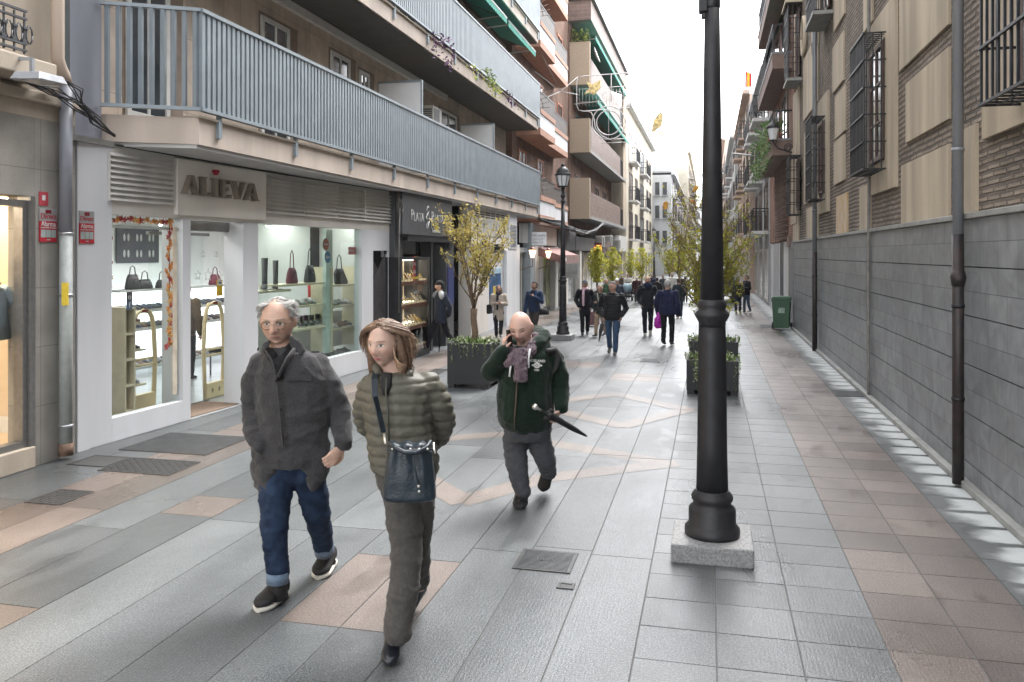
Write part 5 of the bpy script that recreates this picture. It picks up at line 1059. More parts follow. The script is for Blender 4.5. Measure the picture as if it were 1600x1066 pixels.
# ------------------------------------------------------------------ generic balcony buildings
def bal_building(label, name, X, ya, yb, H, mwall, side, levels, bays, depth=.55, gl=0, roof=None, floorh=2.6, rail=m_black, wm=m_wood, mside=None):
    """side=+1 left row (faces +X), -1 right row"""
    t = thing(name, label, 'building', (X, (ya+yb)/2, 0)); bx = 8*side
    put(MB().box(min(X,X-bx), max(X,X-bx), ya, yb, 0, H), 'wall', mwall, t)
    F = Frame((X,0),(X,200),side)
    for z in levels:
        for y0, y1, balc in bays:
            window(F, t, y0, y1, z+.12, z+2.0, .005, .08, (wm, m_winglass), 2, 1)
            if balc:
                put(fbox(F, y0-.25, y1+.25, 0, depth, z-.02, z+.10), 'balcony_slab', m_whitefr if gl == 0 else mwall, t); b = F.mb(); n = max(5, int((y1-y0+.5)/.16))
                for k in range(n+1): s_ = y0-.22+(y1-y0+.44)*k/n; b.box(s_-.012,s_+.012,depth-.05,depth-.03,z+.101,z+.95)
                b.box(y0-.23,y1+.23,depth-.06,depth-.02,z+.951,z+.99)
                for s_ in (y0-.22, y1+.22):
                    for k in range(4): b.box(s_-.012,s_+.012,depth*k/4,depth*k/4+.02,z+.101,z+.95)
                    b.box(s_-.015,s_+.015,0,depth-.061,z+.951,z+.99)
                put(b, 'balcony_railing', rail, t)
    F2 = F
    put(fbox(F, ya-.1, yb, 0, .35, H-.001, H+.18), 'eave', roof or mwall, t)
    n = max(2, int((yb-ya)/3))
    for k in range(n):
        y0 = ya+(yb-ya)*(k+.2)/n; y1 = ya+(yb-ya)*(k+.8)/n; window(F, t, y0, y1, .1, 2.2, .006, .12, (mside or m_wst, m_winglass), 2, 1, 'shop_window')
    return t
m_creamw = mat('m_cream_wall', (.62,.57,.46), .8, 0, .07, 1.5); m_whitew = mat('m_white_wall', (.64,.65,.66), .8, 0, .05, 1.5); m_pinkw = mat('m_pinkish_wall', (.52,.40,.33), .8, 0, .08, 2); m_greyw = mat('m_grey_wall', (.42,.43,.44), .8, 0, .08, 2)
bal_building('cream building with black railed balconies and a wide white eave', 'cream_apartment_house', -5.3, 54.2, 79, 11.6, m_creamw, 1, (2.9,5.5,8.1), ((56,58.5,1),(60.5,62.5,0),(65,68.5,1),(71.5,73.5,0),(75,77,0)), roof=m_whitew)
E = bal_building('tall white building with grey mansard end and stacked balconies closing the left side', 'white_apartment_house', -3.6, 80, 112, 9.5, m_whitew, 1, (2.7,5.1,7.4), ((83,86,1),(90,94,1),(98,102,1),(106,109,1)), roof=m_whitew)
put(MB().prism([(-14,80.0),(-3.55,80.0),(-3.55,112),(-14,112)], 9.7, 9.85), 'cornice', m_greyw, E)
md = MB(); md.poly([(-12,80.05,9.86),(-3.7,80.05,9.86),(-4.3,81,13.2),(-12,81,13.2)]); md.poly([(-3.7,80.05,9.86),(-3.7,112,9.86),(-4.3,112,13.2),(-4.3,81,13.2)]); md.poly([(-12,81,13.2),(-4.3,81,13.2),(-4.3,112,13.2),(-12,112,13.2)]); put(md, 'mansard_roof', mat('m_zinc_roof',(.52,.53,.55),.6,0,.06,1), E)
FE = Frame((-5.3,80),(-3.6,80),1)
for x in (-5.1,-4.4):
    for z in (3,5.4,7.6): put(MB().box(x,x+.4,79.94,79.99,z,z+1.2), 'end_window', m_winglass, E); put(MB().box(x-.05,x+.5,79.7,79.98,z-.1,z-.02), 'sill', m_greyw, E)
put(MB().box(-5.6,-4.4,82,86,13.1,14.0), 'penthouse', m_pinkw, E)
bal_building('distant pale building with many small balconies beyond the white mansard house', 'distant_apartment_house', -2.9, 113, 180, 15.5, m_creamw, 1, (2.7,5.3,7.9,10.5,12.8), tuple((116+k*6,119+k*6,k%2) for k in range(10)))
far = thing('far_end_building', 'pale building closing the far end of the street', 'building', (0,230,0)); put(MB().box(-14,2.0,230,236,0,15), 'wall', m_whitew, far)
for x in range(-8,2,2):
    for z in (2.5,5.5,8.5,11.5): put(MB().box(x+.3,x+1.3,229.9,229.98,z,z+1.7), 'window', m_winglass, far)
# ------------------------------------------------------------------ RIGHT row beyond the church
gg = thing('brick_balcony_building', 'narrow red brown brick building with deep plant filled balconies after the church', 'building', (2.2, 28, 0)); m_rbrick = brick_mat('m_red_brick', (.30,.15,.10), (.24,.12,.085), (.33,.27,.23), .24, .07, .012, disp=0, bump=.4); m_bconc = mat('m_brown_concrete', (.22,.155,.13), .8, 0, .1, 3); m_granp = mat('m_granite_pillar', (.20,.20,.21), .5, 0, .2, 60)
put(MB().box(2.2, 10, 24.9, 33, 2.4, 14), 'wall', m_rbrick, gg); put(MB().box(2.18, 10, 23.35, 24.85, 2.35, 14), 'brick_pilaster', m_rbrick, gg); put(MB().box(2.17, 3, 23.6, 24.85, 0, 2.34), 'granite_pillar', m_granp, gg)
put(MB().box(2.12, 2.2, 24.3, 24.86, 2.2, 2.5), 'brick_soldier_course', m_bconc, gg)
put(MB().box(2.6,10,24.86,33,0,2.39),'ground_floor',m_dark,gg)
for y0,y1,m in ((24.9,25.5,m_black),(25.5,26.6,m_whitefr),(26.6,27.2,m_wpaint),(27.3,28.6,m_anth),(28.6,29.0,m_wpaint),(29.1,31.4,m_greyw),(31.5,32.9,m_wpaint)): put(MB().box(2.22,2.4,y0,y1,0,2.38), 'shop_panel', m, gg)
lt = MB()
for z in range(26):
    for k in range(8): y = 25.2+k*.45+(z%2)*.22; lt.box(2.05,2.19,y,y+.18,2.45+z*.09,2.49+z*.09)
put(lt, 'brick_lattice', m_bconc, gg)
for z in (4.72, 7.1, 9.3, 11.5):
    put(MB().box(1.66, 2.19, 23.95, 31, z, z+.40), 'balcony_edge', m_bconc, gg); put(MB().box(1.64, 2.19, 23.93, 31.02, z+.401, z+.46), 'balcony_cap', m_granp, gg)
    b = MB(); 
    for k in range(50): y = 23.98+k*.14; b.box(1.68,1.695,y,y+.015,z+.461,z+1.2)
    b.box(1.67,1.71,23.96,31,z+1.201,z+1.24)
    for k in range(4): x = 1.72+k*.12; b.box(x,x+.015,23.97,23.985,z+.461,z+1.2)
    b.box(1.711,2.18,23.96,24.0,z+1.201,z+1.24); put(b, 'balcony_railing', m_black, gg)
    window(Frame((2.2,0),(2.2,60),-1), gg, 25.4, 27.4, z+.5, z+2.1, .005, .08, (m_wood, m_winglass), 2, 1); window(Frame((2.2,0),(2.2,60),-1), gg, 28.4, 30.4, z+.5, z+2.1, .005, .08, (m_wood, m_winglass), 2, 1)
b = MB(); pt_ = MB()
for k in range(9):
    c = Vector((1.75+random.uniform(-.1,.15), 24.2+k*.5, 5.3)); pt_.M = Matrix.Translation(c+Vector((0,0,-.12))); pt_.lathe([(.08,0),(.12,.2)], n=10)
    for j in range(60):
        a = random.uniform(0,6.28); l = random.uniform(.2,.95 if k < 3 else .6); d = Vector((math.cos(a)*.5-.25, math.sin(a)*.5, random.uniform(-.1,1))).normalized(); leafq(b, c+d*l*random.random(), .085, d)
for j in range(420):
    leafq(b, Vector((1.64-abs(random.gauss(0,.13)), random.uniform(24,31), 5.15-random.random()**1.5*.7)), .06)
t = thing('balcony_plants', 'large leafy potted plants spilling over the lowest brick balcony', 'plants', (1.75,25.5,5.18)); put(b, 'leaves', [leafmat('m_leaf_fresh',(.10,.17,.06)),leafmat('m_leaf_pale',(.22,.30,.14))], t); pt_.M=None; put(pt_, 'pots', m_terra, t)
awn2 = thing('rolled_green_awning', 'half rolled dark green awning on the upper brick balcony', 'awning', (1.5,24.5,8)); b = MB(); b.poly([(2.15,24.3,9.2),(1.62,24.3,7.9),(1.62,27,7.9),(2.15,27,9.2)]); put(b, 'canvas', mat('m_awn_dkgreen',(.03,.14,.10),.8), awn2)
bal_building('pale building with glazed bay windows beyond the brick balconies', 'bay_window_house', 2.2, 33.1, 44, 9.0, m_greyw, -1, (2.8,5.1,7.2), ((34,36,1),(38,40,1),(41.5,43,1)), depth=.6)
HB = bal_building('white and rose house with classical columns and small balconies on the right', 'column_house', 1.95, 44.1, 62, 10.2, m_pinkw, -1, (3.0,5.6,8.0), ((45.5,47.5,1),(50,52,1),(55,57,1),(59,61,0)), depth=.5, gl=1)
for y0 in (35.4, 37.8, 40.2):
    for z in (4.9, 7.0): put(MB().box(1.65,2.19,y0,y0+1.2,z,z+1.7), 'glazed_bay', m_winglass, HB) if False else None
bal_building('greyish house with an orange gable further down on the right', 'grey_gable_house', 1.7, 62.1, 90, 10.4, m_greyw, -1, (2.8,5.4,8.0), tuple((64+k*4.5,66+k*4.5,k%2) for k in range(6)), depth=.5)
bal_building('distant ochre apartment house on the right', 'distant_ochre_house', 1.5, 90.1, 220, 14, m_pinkw, -1, (2.8,5.4,8.0,10.6), tuple((92+k*7,95+k*7,(k+1)%2) for k in range(16)), depth=.5)
fg = thing('red_yellow_flag', 'small red and yellow flag on a right hand roof', 'flag', (1.3,37,9.9)); p = U(1164,118,38.5)
put(MB().tube([p+Vector((.1,0,-.9)), p+Vector((0,0,.4))], .015, 6), 'pole', m_whitefr, fg)
m_fr = mat('m_flag_red',(.5,.03,.03),.7); m_fy = mat('m_flag_yellow',(.7,.45,.03),.7)
for k,(c,n_) in enumerate(((m_fr,'red_stripe'),(m_fy,'yellow_stripe'),(m_fr,'red_stripe'))):
    put(MB().box(p.x+.0+k*.1,p.x+.1+k*.1,p.y-.01,p.y+.02,p.z-.55,p.z+.2-.05*k), n_, c, fg)
# ------------------------------------------------------------------ lamp posts
m_post = mat('m_lamp_post', (.020,.020,.023), .5, .2, .2, 12, .15, 120); m_gblk = mat('m_granite_block', (.17,.17,.172), .75, 0, .1, 70, .4, 120, col2=(.30,.30,.30))
m_gblk2 = mat('m_granite_block_side', (.20,.20,.205), .75, 0, .35, 5, .3, 120)
m_milk = mat('m_milk_glass', (.75,.76,.78), .25)
def lamp_post(p, label, top, bw=.48, bh=.12, k=1.0, coll=1.36, rot=0, near=False):
    t = thing('street_lamp', label, 'street lamp', p, 'cast iron street lamps along the street'); M = Matrix.Translation(p)
    b = MB(M @ Matrix.Rotation(rot,4,'Z')); b.box(-bw/2,bw/2,-bw/2,bw/2,-.005,bh); put(b, 'granite_base', m_gblk, t, .012)
    r = lambda *a: [(x*k, z) for x, z in a]
    b = MB(M).lathe(r((.178,bh),(.182,bh+.02),(.18,bh+.05),(.162,bh+.07),(.155,bh+.08),(.155,bh+.17),(.148,bh+.185),(.128,bh+.20),(.122,bh+.215),(.135,bh+.235),(.138,bh+.255),(.128,bh+.275),(.118,bh+.285),(.112,bh+.30)), n=40); put(b, 'post_foot', m_post, t)
    b = MB(M).lathe(r((.105,bh+.30),(.098,bh+.6),(.091,coll-.12),(.088,coll-.03)), n=48, flute=.05); put(b, 'fluted_shaft', m_post, t)
    b = MB(M).lathe(r((.088,coll-.03),(.09,coll),(.100,coll+.015),(.113,coll+.04),(.115,coll+.055),(.096,coll+.075),(.088,coll+.085),(.093,coll+.105),(.095,coll+.12),(.088,coll+.135),(.078,coll+.15)), n=40); put(b, 'collar', m_post, t)
    zt = top-.92
    b = MB(M).lathe(r((.078,coll+.15),(.062,(coll+zt)/2),(.046,zt)), n=32); put(b, 'upper_shaft', m_post, t)
    b = MB(M).lathe([(.046,zt),(.06,zt+.01),(.06,zt+.03),(.035,zt+.05),(.03,zt+.10),(.055,zt+.13),(.06,zt+.16),(.035,zt+.20),(.03,zt+.28),(.045,zt+.31),(.05,zt+.34),(.03,zt+.37)], n=20)
    for a in range(2):
        q = MB(M); 
    put(b, 'ornament', m_post, t)
    zl = zt+.37
    lan = put(MB(M).lathe([(.10,zl),(.11,zl+.02),(.165,zl+.26)], n=8, smooth=False), 'lantern_glass', m_milk, t)
    fr = MB(M)
    for i in range(8): a = i*math.pi/4; fr.bar((.112*math.cos(a),.112*math.sin(a),zl+.02),(.17*math.cos(a),.17*math.sin(a),zl+.265),.014)
    fr.lathe([(.05,zl-.02),(.12,zl-.01),(.12,zl+.015)], n=16); fr.lathe([(.18,zl+.262),(.185,zl+.29),(.155,zl+.31),(.15,zl+.35),(.11,zl+.42),(.06,zl+.46),(.035,zl+.47),(.05,zl+.49),(.05,zl+.51),(.02,zl+.53),(.015,zl+.55)], n=20); put(fr, 'lantern_cap', m_post, t)
    return t
c1, c2 = G(1049,883), G(1177,886); mid = (c1+c2)/2; p = mid+Vector((0,.262,0))
lp = lamp_post(Vector((p.x,p.y,0)), 'tall black cast iron lamp post on a granite block in the right foreground', 4.9, .52, .12, 1.0, 1.545)
b = MB(Matrix.Translation(lp.location)); b.box(-.088,-.03,-.05,.03,3.62,3.95).box(-.07,-.04,-.03,.01,3.58,3.62); put(b, 'junction_box', m_post, lp, .006)
b = MB(Matrix.Translation(lp.location)); b.lathe([(.05,3.64),(.054,3.66),(.054,3.9)], n=24); put(b, 'sleeve', m_post, lp)
p = G(879.5,531); lamp_post(Vector((p.x,p.y,0)), 'black lamp post with white lantern left of centre beyond the tree planter', 4.12, .48, .13, .86, 1.33)
p = U(1022,437,65); lamp_post(Vector((p.x,p.y,0)), 'small distant lamp post above the crowd at the far left row', 4.1, .5, .12, .9, 1.33)
p = U(1014.5,437,42); 
# wall lamp on scroll bracket at the church corner
wl_ = thing('wall_lamp', 'old wall lantern on a scrolled iron bracket at the corner of the church wall', 'wall lamp', FR.w(22.9,.1,4.0)); c = U(1208,208,22.6); Mx = Matrix.Translation(c)
put(MB(Mx).lathe([(.09,-.18),(.155,.12)], n=8, smooth=False), 'lantern_glass', m_milk, wl_); b = MB(Mx).lathe([(.18,.12),(.185,.15),(.12,.24),(.04,.30),(.02,.35)], n=16); b.lathe([(.03,-.24),(.10,-.19)], n=12); put(b, 'lantern_cap', m_post, wl_)
w0 = Vector((2.2, c.y+.1, c.z-.55)); b = MB(); b.tube([w0+Vector((0,0,.45)), w0+Vector((0,0,-.35))], .02, 6); b.tube([w0, c+Vector((.12,0,-.42)), c+Vector((0,0,-.24))], .02, 6)
for cc_, rr in ((w0+Vector((-.15,0,.15)),.12),(w0+Vector((-.12,0,-.13)),.09)): b.tube([cc_+Vector((rr*(1-i/30)*math.cos(i*.5),0,rr*(1-i/30)*math.sin(i*.5))) for i in range(22)], .014, 5)
put(b, 'scroll_bracket', m_post, wl_)
# ------------------------------------------------------------------ planters and trees
m_plant = mat('m_planter', (.012,.013,.016), .55, 0, .1, 6, .1, 60); m_soil = mat('m_soil', (.06,.045,.035), .95); m_bark = mat('m_bark', (.15,.10,.065), .9, 0, .25, 18, .5, 60)
def planter(c, W, H, label, rot=0):
    t = thing('planter', label, 'planter', c, 'black box planters'); M = Matrix.Translation(c) @ Matrix.Rotation(rot,4,'Z'); h = W/2
    b = MB(M); b.box(-h,h,-h,-h+.03,.06,H).box(-h,h,h-.03,h,.06,H).box(-h,-h+.03,-h+.03,h-.03,.06,H).box(h-.03,h,-h+.03,h-.03,.06,H).box(-h+.03,h-.03,-h+.03,h-.03,.06,.09); put(b, 'box', m_plant, t, .006)
    for x in (-1,1):
        for y in (-1,1): put(MB(M).box(x*(h-.06)-.05, x*(h-.06)+.05, y*(h-.06)-.05, y*(h-.06)+.05, 0, .0599), 'foot', m_plant, t)
    put(MB(M).box(-h+.031,h-.031,-h+.031,h-.031,H-.12,H-.06), 'soil', m_soil, t); return t
m_gr = [mat('m_grassy', (.13,.20,.05), .6), mat('m_variegated', (.38,.42,.26), .6)]
def bedding(c, W, H, label, spiky=140, ivy=260, hang=.25):
    b = MB(); 
    for k in range(spiky):
        q = c+Vector((random.uniform(-.3,.3)*W, random.uniform(-.3,.3)*W, H-.08)); a = random.uniform(0,6.28); l = random.uniform(.16,.30); d = Vector((math.cos(a)*random.uniform(.3,.9), math.sin(a)*random.uniform(.3,.9), 1)).normalized(); s_ = d.cross(Vector((0,0,1))).normalized()*.008
        m1 = q+d*l*.6; e = m1+Vector((d.x,d.y,.1))*l*.4; b.cur = 0; b.poly([q-s_,q+s_,m1+s_,m1-s_]); b.poly([m1-s_,m1+s_,e])
    for k in range(ivy):
        a = random.uniform(0,6.28); r = W*random.uniform(.25,.54); x, y = r*math.cos(a), r*math.sin(a); x = max(-W*.53,min(W*.53,x*1.15)); y = max(-W*.53,min(W*.53,y*1.15)); q = c+Vector((x,y,H+random.uniform(-.04,.06)))
        leafq(b, q, .024); b.cur = 1
    for k in range(16):
        a = random.choice((-1,1)); e = random.random()
        x, y = (random.uniform(-.5,.5)*W, -W*.52) if e < .6 else (a*W*.52, random.uniform(-.5,.5)*W); q = c+Vector((x,y,H+.01)); L_ = random.uniform(.05,hang)
        for j in range(int(L_/.02)+2): leafq(b, q+Vector((random.uniform(-.015,.015), random.uniform(-.02,.01), -j*.022)), .018)
    return solo(b, 'planter_foliage', m_gr, label, 'plants', 'ground plants in the black planters')
def tree(c, z0, label, crown_r, ztop, leaves, lsz, ml_, trunk_r=.045, fork=.45, seed=1, lean=0, nb=9, name='planter_tree', twig=3, dense=0, zd=None):
    rs = random.Random(seed); t = thing(name, label, 'tree', c, 'small trees in the black planters'); tr = MB(); lf = MB(); base = c+Vector((0,0,z0)); fk = base+Vector((lean*fork,0,fork))
    tr.tube([base, base+Vector((.02,0,fork*.4)), base+Vector((-.01,.01,fork*.75)), fk], [trunk_r*1.25, trunk_r, trunk_r*.95, trunk_r*1.1], 10)
    tips = []
    def branch(p, d, l, r, dep):
        pts = [p]; q = p
        for i in range(4):
            d = (d+Vector((rs.gauss(0,.16), rs.gauss(0,.16), .10))).normalized(); q = q+d*l/4; pts.append(q)
        tr.tube(pts, [r*.8, r*.65, r*.5, r*.4, r*.3], 5 if dep > 0 else 7); tips.append((pts, dep))
        if dep < twig:
            for i in range(3 if dep else 3): 
                s_ = pts[rs.choice((1,2,3,4))]; a = rs.uniform(0,6.28); nd = (d+Vector((math.cos(a)*.75, math.sin(a)*.75, rs.uniform(-.1,.3)))).normalized(); branch(s_, nd, l*rs.uniform(.5,.75), r*.55, dep+1)
    H = ztop-fk.z-c.z*0
    for k in range(nb):
        a = 2*math.pi*k/nb+rs.uniform(-.3,.3); sp = rs.uniform(.25,1.0)*crown_r; d = Vector((math.cos(a)*sp, math.sin(a)*sp, H*rs.uniform(.55,.8))); branch(fk+Vector((0,0,rs.uniform(-.06,.02))), d.normalized(), d.length*.75, trunk_r*.5, 0)
    fine = [x for x in tips if x[1] >= 1]
    for k in range(leaves):
        pts, dep = rs.choice(fine); i = rs.randrange(4); p = pts[i].lerp(pts[i+1], rs.random())+Vector((rs.gauss(0,.02),rs.gauss(0,.02),rs.gauss(0,.02)))
        if zd and p.z > zd and rs.random() < .6: continue
        leafq(lf, p, lsz*rs.uniform(.6,1.3))
    for k in range(dense):
        a = rs.uniform(0,6.28); hh = rs.random(); r = crown_r*(.25+.6*math.sin(math.pi*min(1,hh*.9+.1)))*math.sqrt(rs.random())*(.75+.35*math.sin(a*3+hh*5)); p = Vector((fk.x+r*math.cos(a), fk.y+r*math.sin(a), fk.z+.05+hh*(zd-fk.z if zd else H)))
        if noise.noise(p*5) > -.18: leafq(lf, p, lsz*rs.uniform(.6,1.3))
    put(tr, 'trunk', m_bark, t); put(lf, 'crown', ml_, t); return t
m_l1 = [leafmat('m_leaf_olive', (.38,.33,.09)), leafmat('m_leaf_ochre', (.56,.45,.14))]; m_l2 = [leafmat('m_leaf_mossy', (.23,.25,.04)), leafmat('m_leaf_gold', (.42,.36,.05))]; m_l3 = [leafmat('m_leaf_lime', (.36,.38,.05)), leafmat('m_leaf_gold2', (.55,.48,.07))]
a_, b_ = G(697,606), G(766,609); c = (a_+b_)/2; Wp = .65; c = Vector((c.x, c.y+Wp/2, 0))
planter(c, Wp, .67, 'black box planter of the left street tree behind the man on the phone'); bedding(c, Wp, .67, 'grassy and variegated plants at the foot of the left street tree', hang=.3)
tree(c, .55, 'slender olive-leaved street tree in the left black planter', .60, 2.8, 3600, .024, m_l1, .050, .62, 3, nb=8, zd=2.6)
a_, b_ = G(1072,618), G(1154,618); c = (a_+b_)/2; c = Vector((c.x, c.y+.37, 0))
planter(c, .72, .49, 'low black box planter behind the foreground lamp post'); bedding(c, .72, .49, 'trailing variegated plants in the low planter behind the lamp post', 60, 420, .4)
c2_ = c+Vector((.02,.78,0)); planter(c2_, .72, .68, 'taller black box planter behind the low one at the lamp post'); bedding(c2_, .72, .68, 'pale plants at the foot of the bushy tree behind the lamp post', 60, 300, .1)
tree(c2_+Vector((-.05,0,0)), .55, 'wide bushy yellow green tree half hidden behind the foreground lamp post', .62, 2.95, 3600, .028, m_l2, .05, .45, 11, nb=12, dense=5200, zd=2.35)
for px, yc, lab, s_, dn in ((933,31,'round yellow green tree over the heads on the left, nearer one',5,1500),(957,33,'round yellow green tree right beside the other one over the heads',6,1400),(1003,36,'sparse olive shrub tree behind the woman with the pram',7,600),(1046,44,'golden bush tree far off beside the grey haired man',8,1300),(1062,47,'farthest golden bush tree in the middle of the crowd',9,1200),(986,40,'thin shrub tree beside the far cream house',12,500)):
    p = U(px, 437, yc); c = Vector((p.x, p.y, 0)); planter(c, .6, .6, lab.replace('tree','planter').split(' over')[0]+' box planter' if False else 'black planter under the '+lab); tree(c, .55, lab, .52 if px < 1000 else .6, 2.35, 300, .055, m_l3, .035, .35, s_, nb=6, twig=1, dense=dn, zd=2.2)
# ------------------------------------------------------------------ wheelie bin
p0 = G(1222.5,515.5); t = thing('wheelie_bin', 'green two wheeled rubbish bin against the right wall', 'bin', (p0.x,p0.y+.2,0)); Mb = Matrix.Translation((p0.x+.0,p0.y+.24,0)) @ Matrix.Rotation(R(-8),4,'Z'); m_bin = mat('m_bin_green', (.035,.095,.05), .45, 0, .08, 4); w0, w1 = .20, .235
b = MB(Mb); n_ = [b.vv(q) for q in ((-w0,-.2,.04),(w0,-.2,.04),(w0,.2,.04),(-w0,.2,.04),(-w1,-.25,.80),(w1,-.25,.80),(w1,.25,.80),(-w1,.25,.80))]
for q in ((3,2,1,0),(4,5,6,7),(0,1,5,4),(1,2,6,5),(2,3,7,6),(3,0,4,7)): b.ff([n_[i] for i in q])
put(b, 'bin_body', m_bin, t, .02); b = MB(Mb); b.box(-.25,.25,-.28,.27,.80,.845); b.box(-.22,.22,-.24,.22,.846,.875); put(b, 'lid', m_bin, t, .015)
b = MB(Mb); b.box(-.25,.25,-.262,-.25,.745,.795); put(b, 'rim', m_bin, t)
for sx in (-1,1): put(MB(Mb @ Matrix.Translation((sx*.235,.17,.085)) @ Matrix.Rotation(R(90),4,'Y')).lathe([(.02,-.025),(.085,-.025),(.085,.025),(.02,.025)], n=20), 'wheel', m_black, t)
b = MB(Mb); b.poly([(-.08,-.245,.42),(-.02,-.245,.40),(.03,-.245,.42),(.09,-.243,.41),(.10,-.247,.52),(.06,-.247,.56),(.0,-.247,.53),(-.09,-.247,.58)]); b.poly([(-.08,-.244,.42),(.09,-.241,.41),(.09,-.241,.40),(-.08,-.241,.41)]); 
put(MB(Mb).box(-.07,.09,-.237,-.2335,.44,.58), 'worn_sticker', mat('m_bin_sticker', (.30,.38,.32), .6, 0, .5, 30), t)
# ------------------------------------------------------------------ dark van behind the tree
v = thing('parked_van', 'dark van with pale bumper standing far off behind the bushy tree', 'van', (.2,37,0)); vb = MB(); q = [(-.62,0),(.95,0)]
vb.loft([((.15,35.0,.55),(.80,0,0),(0,0,.28)),((.15,35.35,.62),(.84,0,0),(0,0,.38)),((.15,35.8,.95),(.84,0,0),(0,0,.68)),((.15,38.6,.95),(.84,0,0),(0,0,.70)),((.15,38.9,.9),(.80,0,0),(0,0,.62))], pw=.35); put(vb, 'body', mat('m_van', (.035,.045,.04), .3), v)
put(MB().box(-.55,.85,35.28,35.55,1.02,1.42), 'windscreen', m_winglass, v); put(MB().box(-.62,.92,34.9,35.0,.30,.42), 'bumper', m_whitefr, v); put(MB().box(-.2,.5,34.88,34.899,.45,.55), 'number_plate', m_whitefr, v)
for sx in (-.5,.8): put(MB(Matrix.Translation((sx,34.95,.62))).ball((0,0,0),.09,8,(1,.4,.7)), 'headlight', m_milk, v)
for sx in (-.6,.9):
    for y in (35.7,38.2): put(MB(Matrix.Translation((sx,y,.24)) @ Matrix.Rotation(R(90),4,'Y')).lathe([(.05,-.08),(.24,-.08),(.24,.08),(.05,.08)], n=18), 'wheel', m_black, v)
# ------------------------------------------------------------------ Christmas street decoration
YD = 37
def dec(b, pts, r=.022, close=False):
    P = [U(x, y, YD) for x, y in pts]; b.tube(P+([P[0]] if close else []), r, 5)
m_tubew = mat('m_white_tube', (.62,.62,.62), .4); ds = thing('street_decoration', 'white tube Christmas decoration frame hung over the street with a ring below', 'decoration', U(950,160,YD)); b = MB()
dec(b, [(903,122),(901,128),(901,165),(904,172),(912,174),(985,168)]); dec(b, [(903,122),(912,119),(985,114),(1060,110),(1110,108)]); dec(b, [(903,140),(985,134)], .012); dec(b, [(905,160),(985,158)], .012)
for k in range(16): dec(b, [(905+k*5.3,138+(k%3)),(905+k*5.3,166)], .008)
dec(b, [(955,116),(955,160)]); dec(b, [(985,114),(985,168)], .014)
for rr in (26,19): dec(b, [(951+rr*math.cos(a*math.pi/14), 192+rr*math.sin(a*math.pi/14)) for a in range(28)], .024, True)
dec(b, [(916,173),(924,176),(928,186),(930,200),(940,212),(952,218)]); dec(b, [(952,218),(975,217)],.015); dec(b, [(940,224),(980,222)],.012); dec(b, [(951,173),(951,218)], .01)
for c_ in ((945,150),(965,148),(978,152)): dec(b, [(c_[0]+9*math.cos(a*.5)*(a/16), c_[1]+9*math.sin(a*.5)*(a/16)) for a in range(16)], .010)
put(b, 'tube_frame', m_tubew, ds)
d2 = thing('street_decoration', 'faint grey wire decoration frame farther off against the white sky', 'decoration', U(1060,150,YD+8)); b = MB(); m_wire = mat('m_wire', (.38,.38,.38), .6)
dec(b, [(1060,110),(1060,160),(1030,165)], .010); dec(b, [(1062,160),(1098,160)], .010); dec(b, [(1066,112),(1066,160),(1070,176),(1082,184),(1098,182)], .010); dec(b, [(1030,112),(1030,210),(1062,212),(1098,194)], .008); dec(b, [(1004,116),(1004,180)], .010); put(b, 'wire_frame', m_wire, d2)
m_ornl = leafmat('m_orn_leaf', (.75,.66,.42), .6); m_orno = leafmat('m_orn_orange', (.60,.27,.08)); m_orny = leafmat('m_orn_yellow', (.65,.42,.10))
def ornl(pts, m, label, dz=.1):
    b = MB(); P = [U(x,y,YD-.4) for x,y in pts]; Q = [p+Vector((0,dz,0)) for p in P]; i = [b.vv(p) for p in P]; j = [b.vv(p) for p in Q]; b.ff(i[::-1]); b.ff(j)
    for k in range(len(i)): b.ff((i[k],i[(k+1)%len(i)],j[(k+1)%len(i)],j[k]))
    solo(b, 'leaf_ornament', m, label, 'ornament', 'leaf ornaments in the air')
ornl([(912,147),(921,138),(916,127),(926,132),(938,125),(938,136),(928,148),(919,145)], m_ornl, 'pale yellow leaf ornament inside the white tube frame'); ornl([(1018,205),(1021,188),(1032,174),(1036,180),(1034,196),(1024,204)], m_ornl, 'large pale leaf ornament in front of the distant mansard roof')
ornl([(1036,326),(1036,317),(1041,314),(1044,318),(1043,326),(1038,328)], m_orny, 'small yellow leaf ornament low left of the bushy tree'); ornl([(1082,298),(1085,290),(1093,291),(1090,297),(1084,301)], m_orny, 'small ochre leaf ornament left of the foreground post'); ornl([(1077,315),(1082,312),(1088,316),(1084,319)], m_orno, 'small orange leaf ornament low beside the foreground post')
ws_ = thing('overhead_wires', 'thin wires crossing between the left balconies', 'wires', U(876,142,29)); b = MB()
for P in (((835,62),(876,143),29),((876,143),(903,148),31),((810,172),(876,143),29),((836,112),(876,143),29)): b.tube([U(*P[0],P[2]-1), U(*P[1],P[2])], .012, 4)
b.tube([U(903,120,YD-1), U(876,143,29)], .010, 4); b.tube([U(1110,108,YD), U(1176,104,32)], .008, 4); b.tube([U(1146,240,30), U(1182,244,28)], .035, 5); b.tube([U(1156,292,33), U(1166,291,33)], .02, 5)
put(b, 'wire', m_wire, ws_)
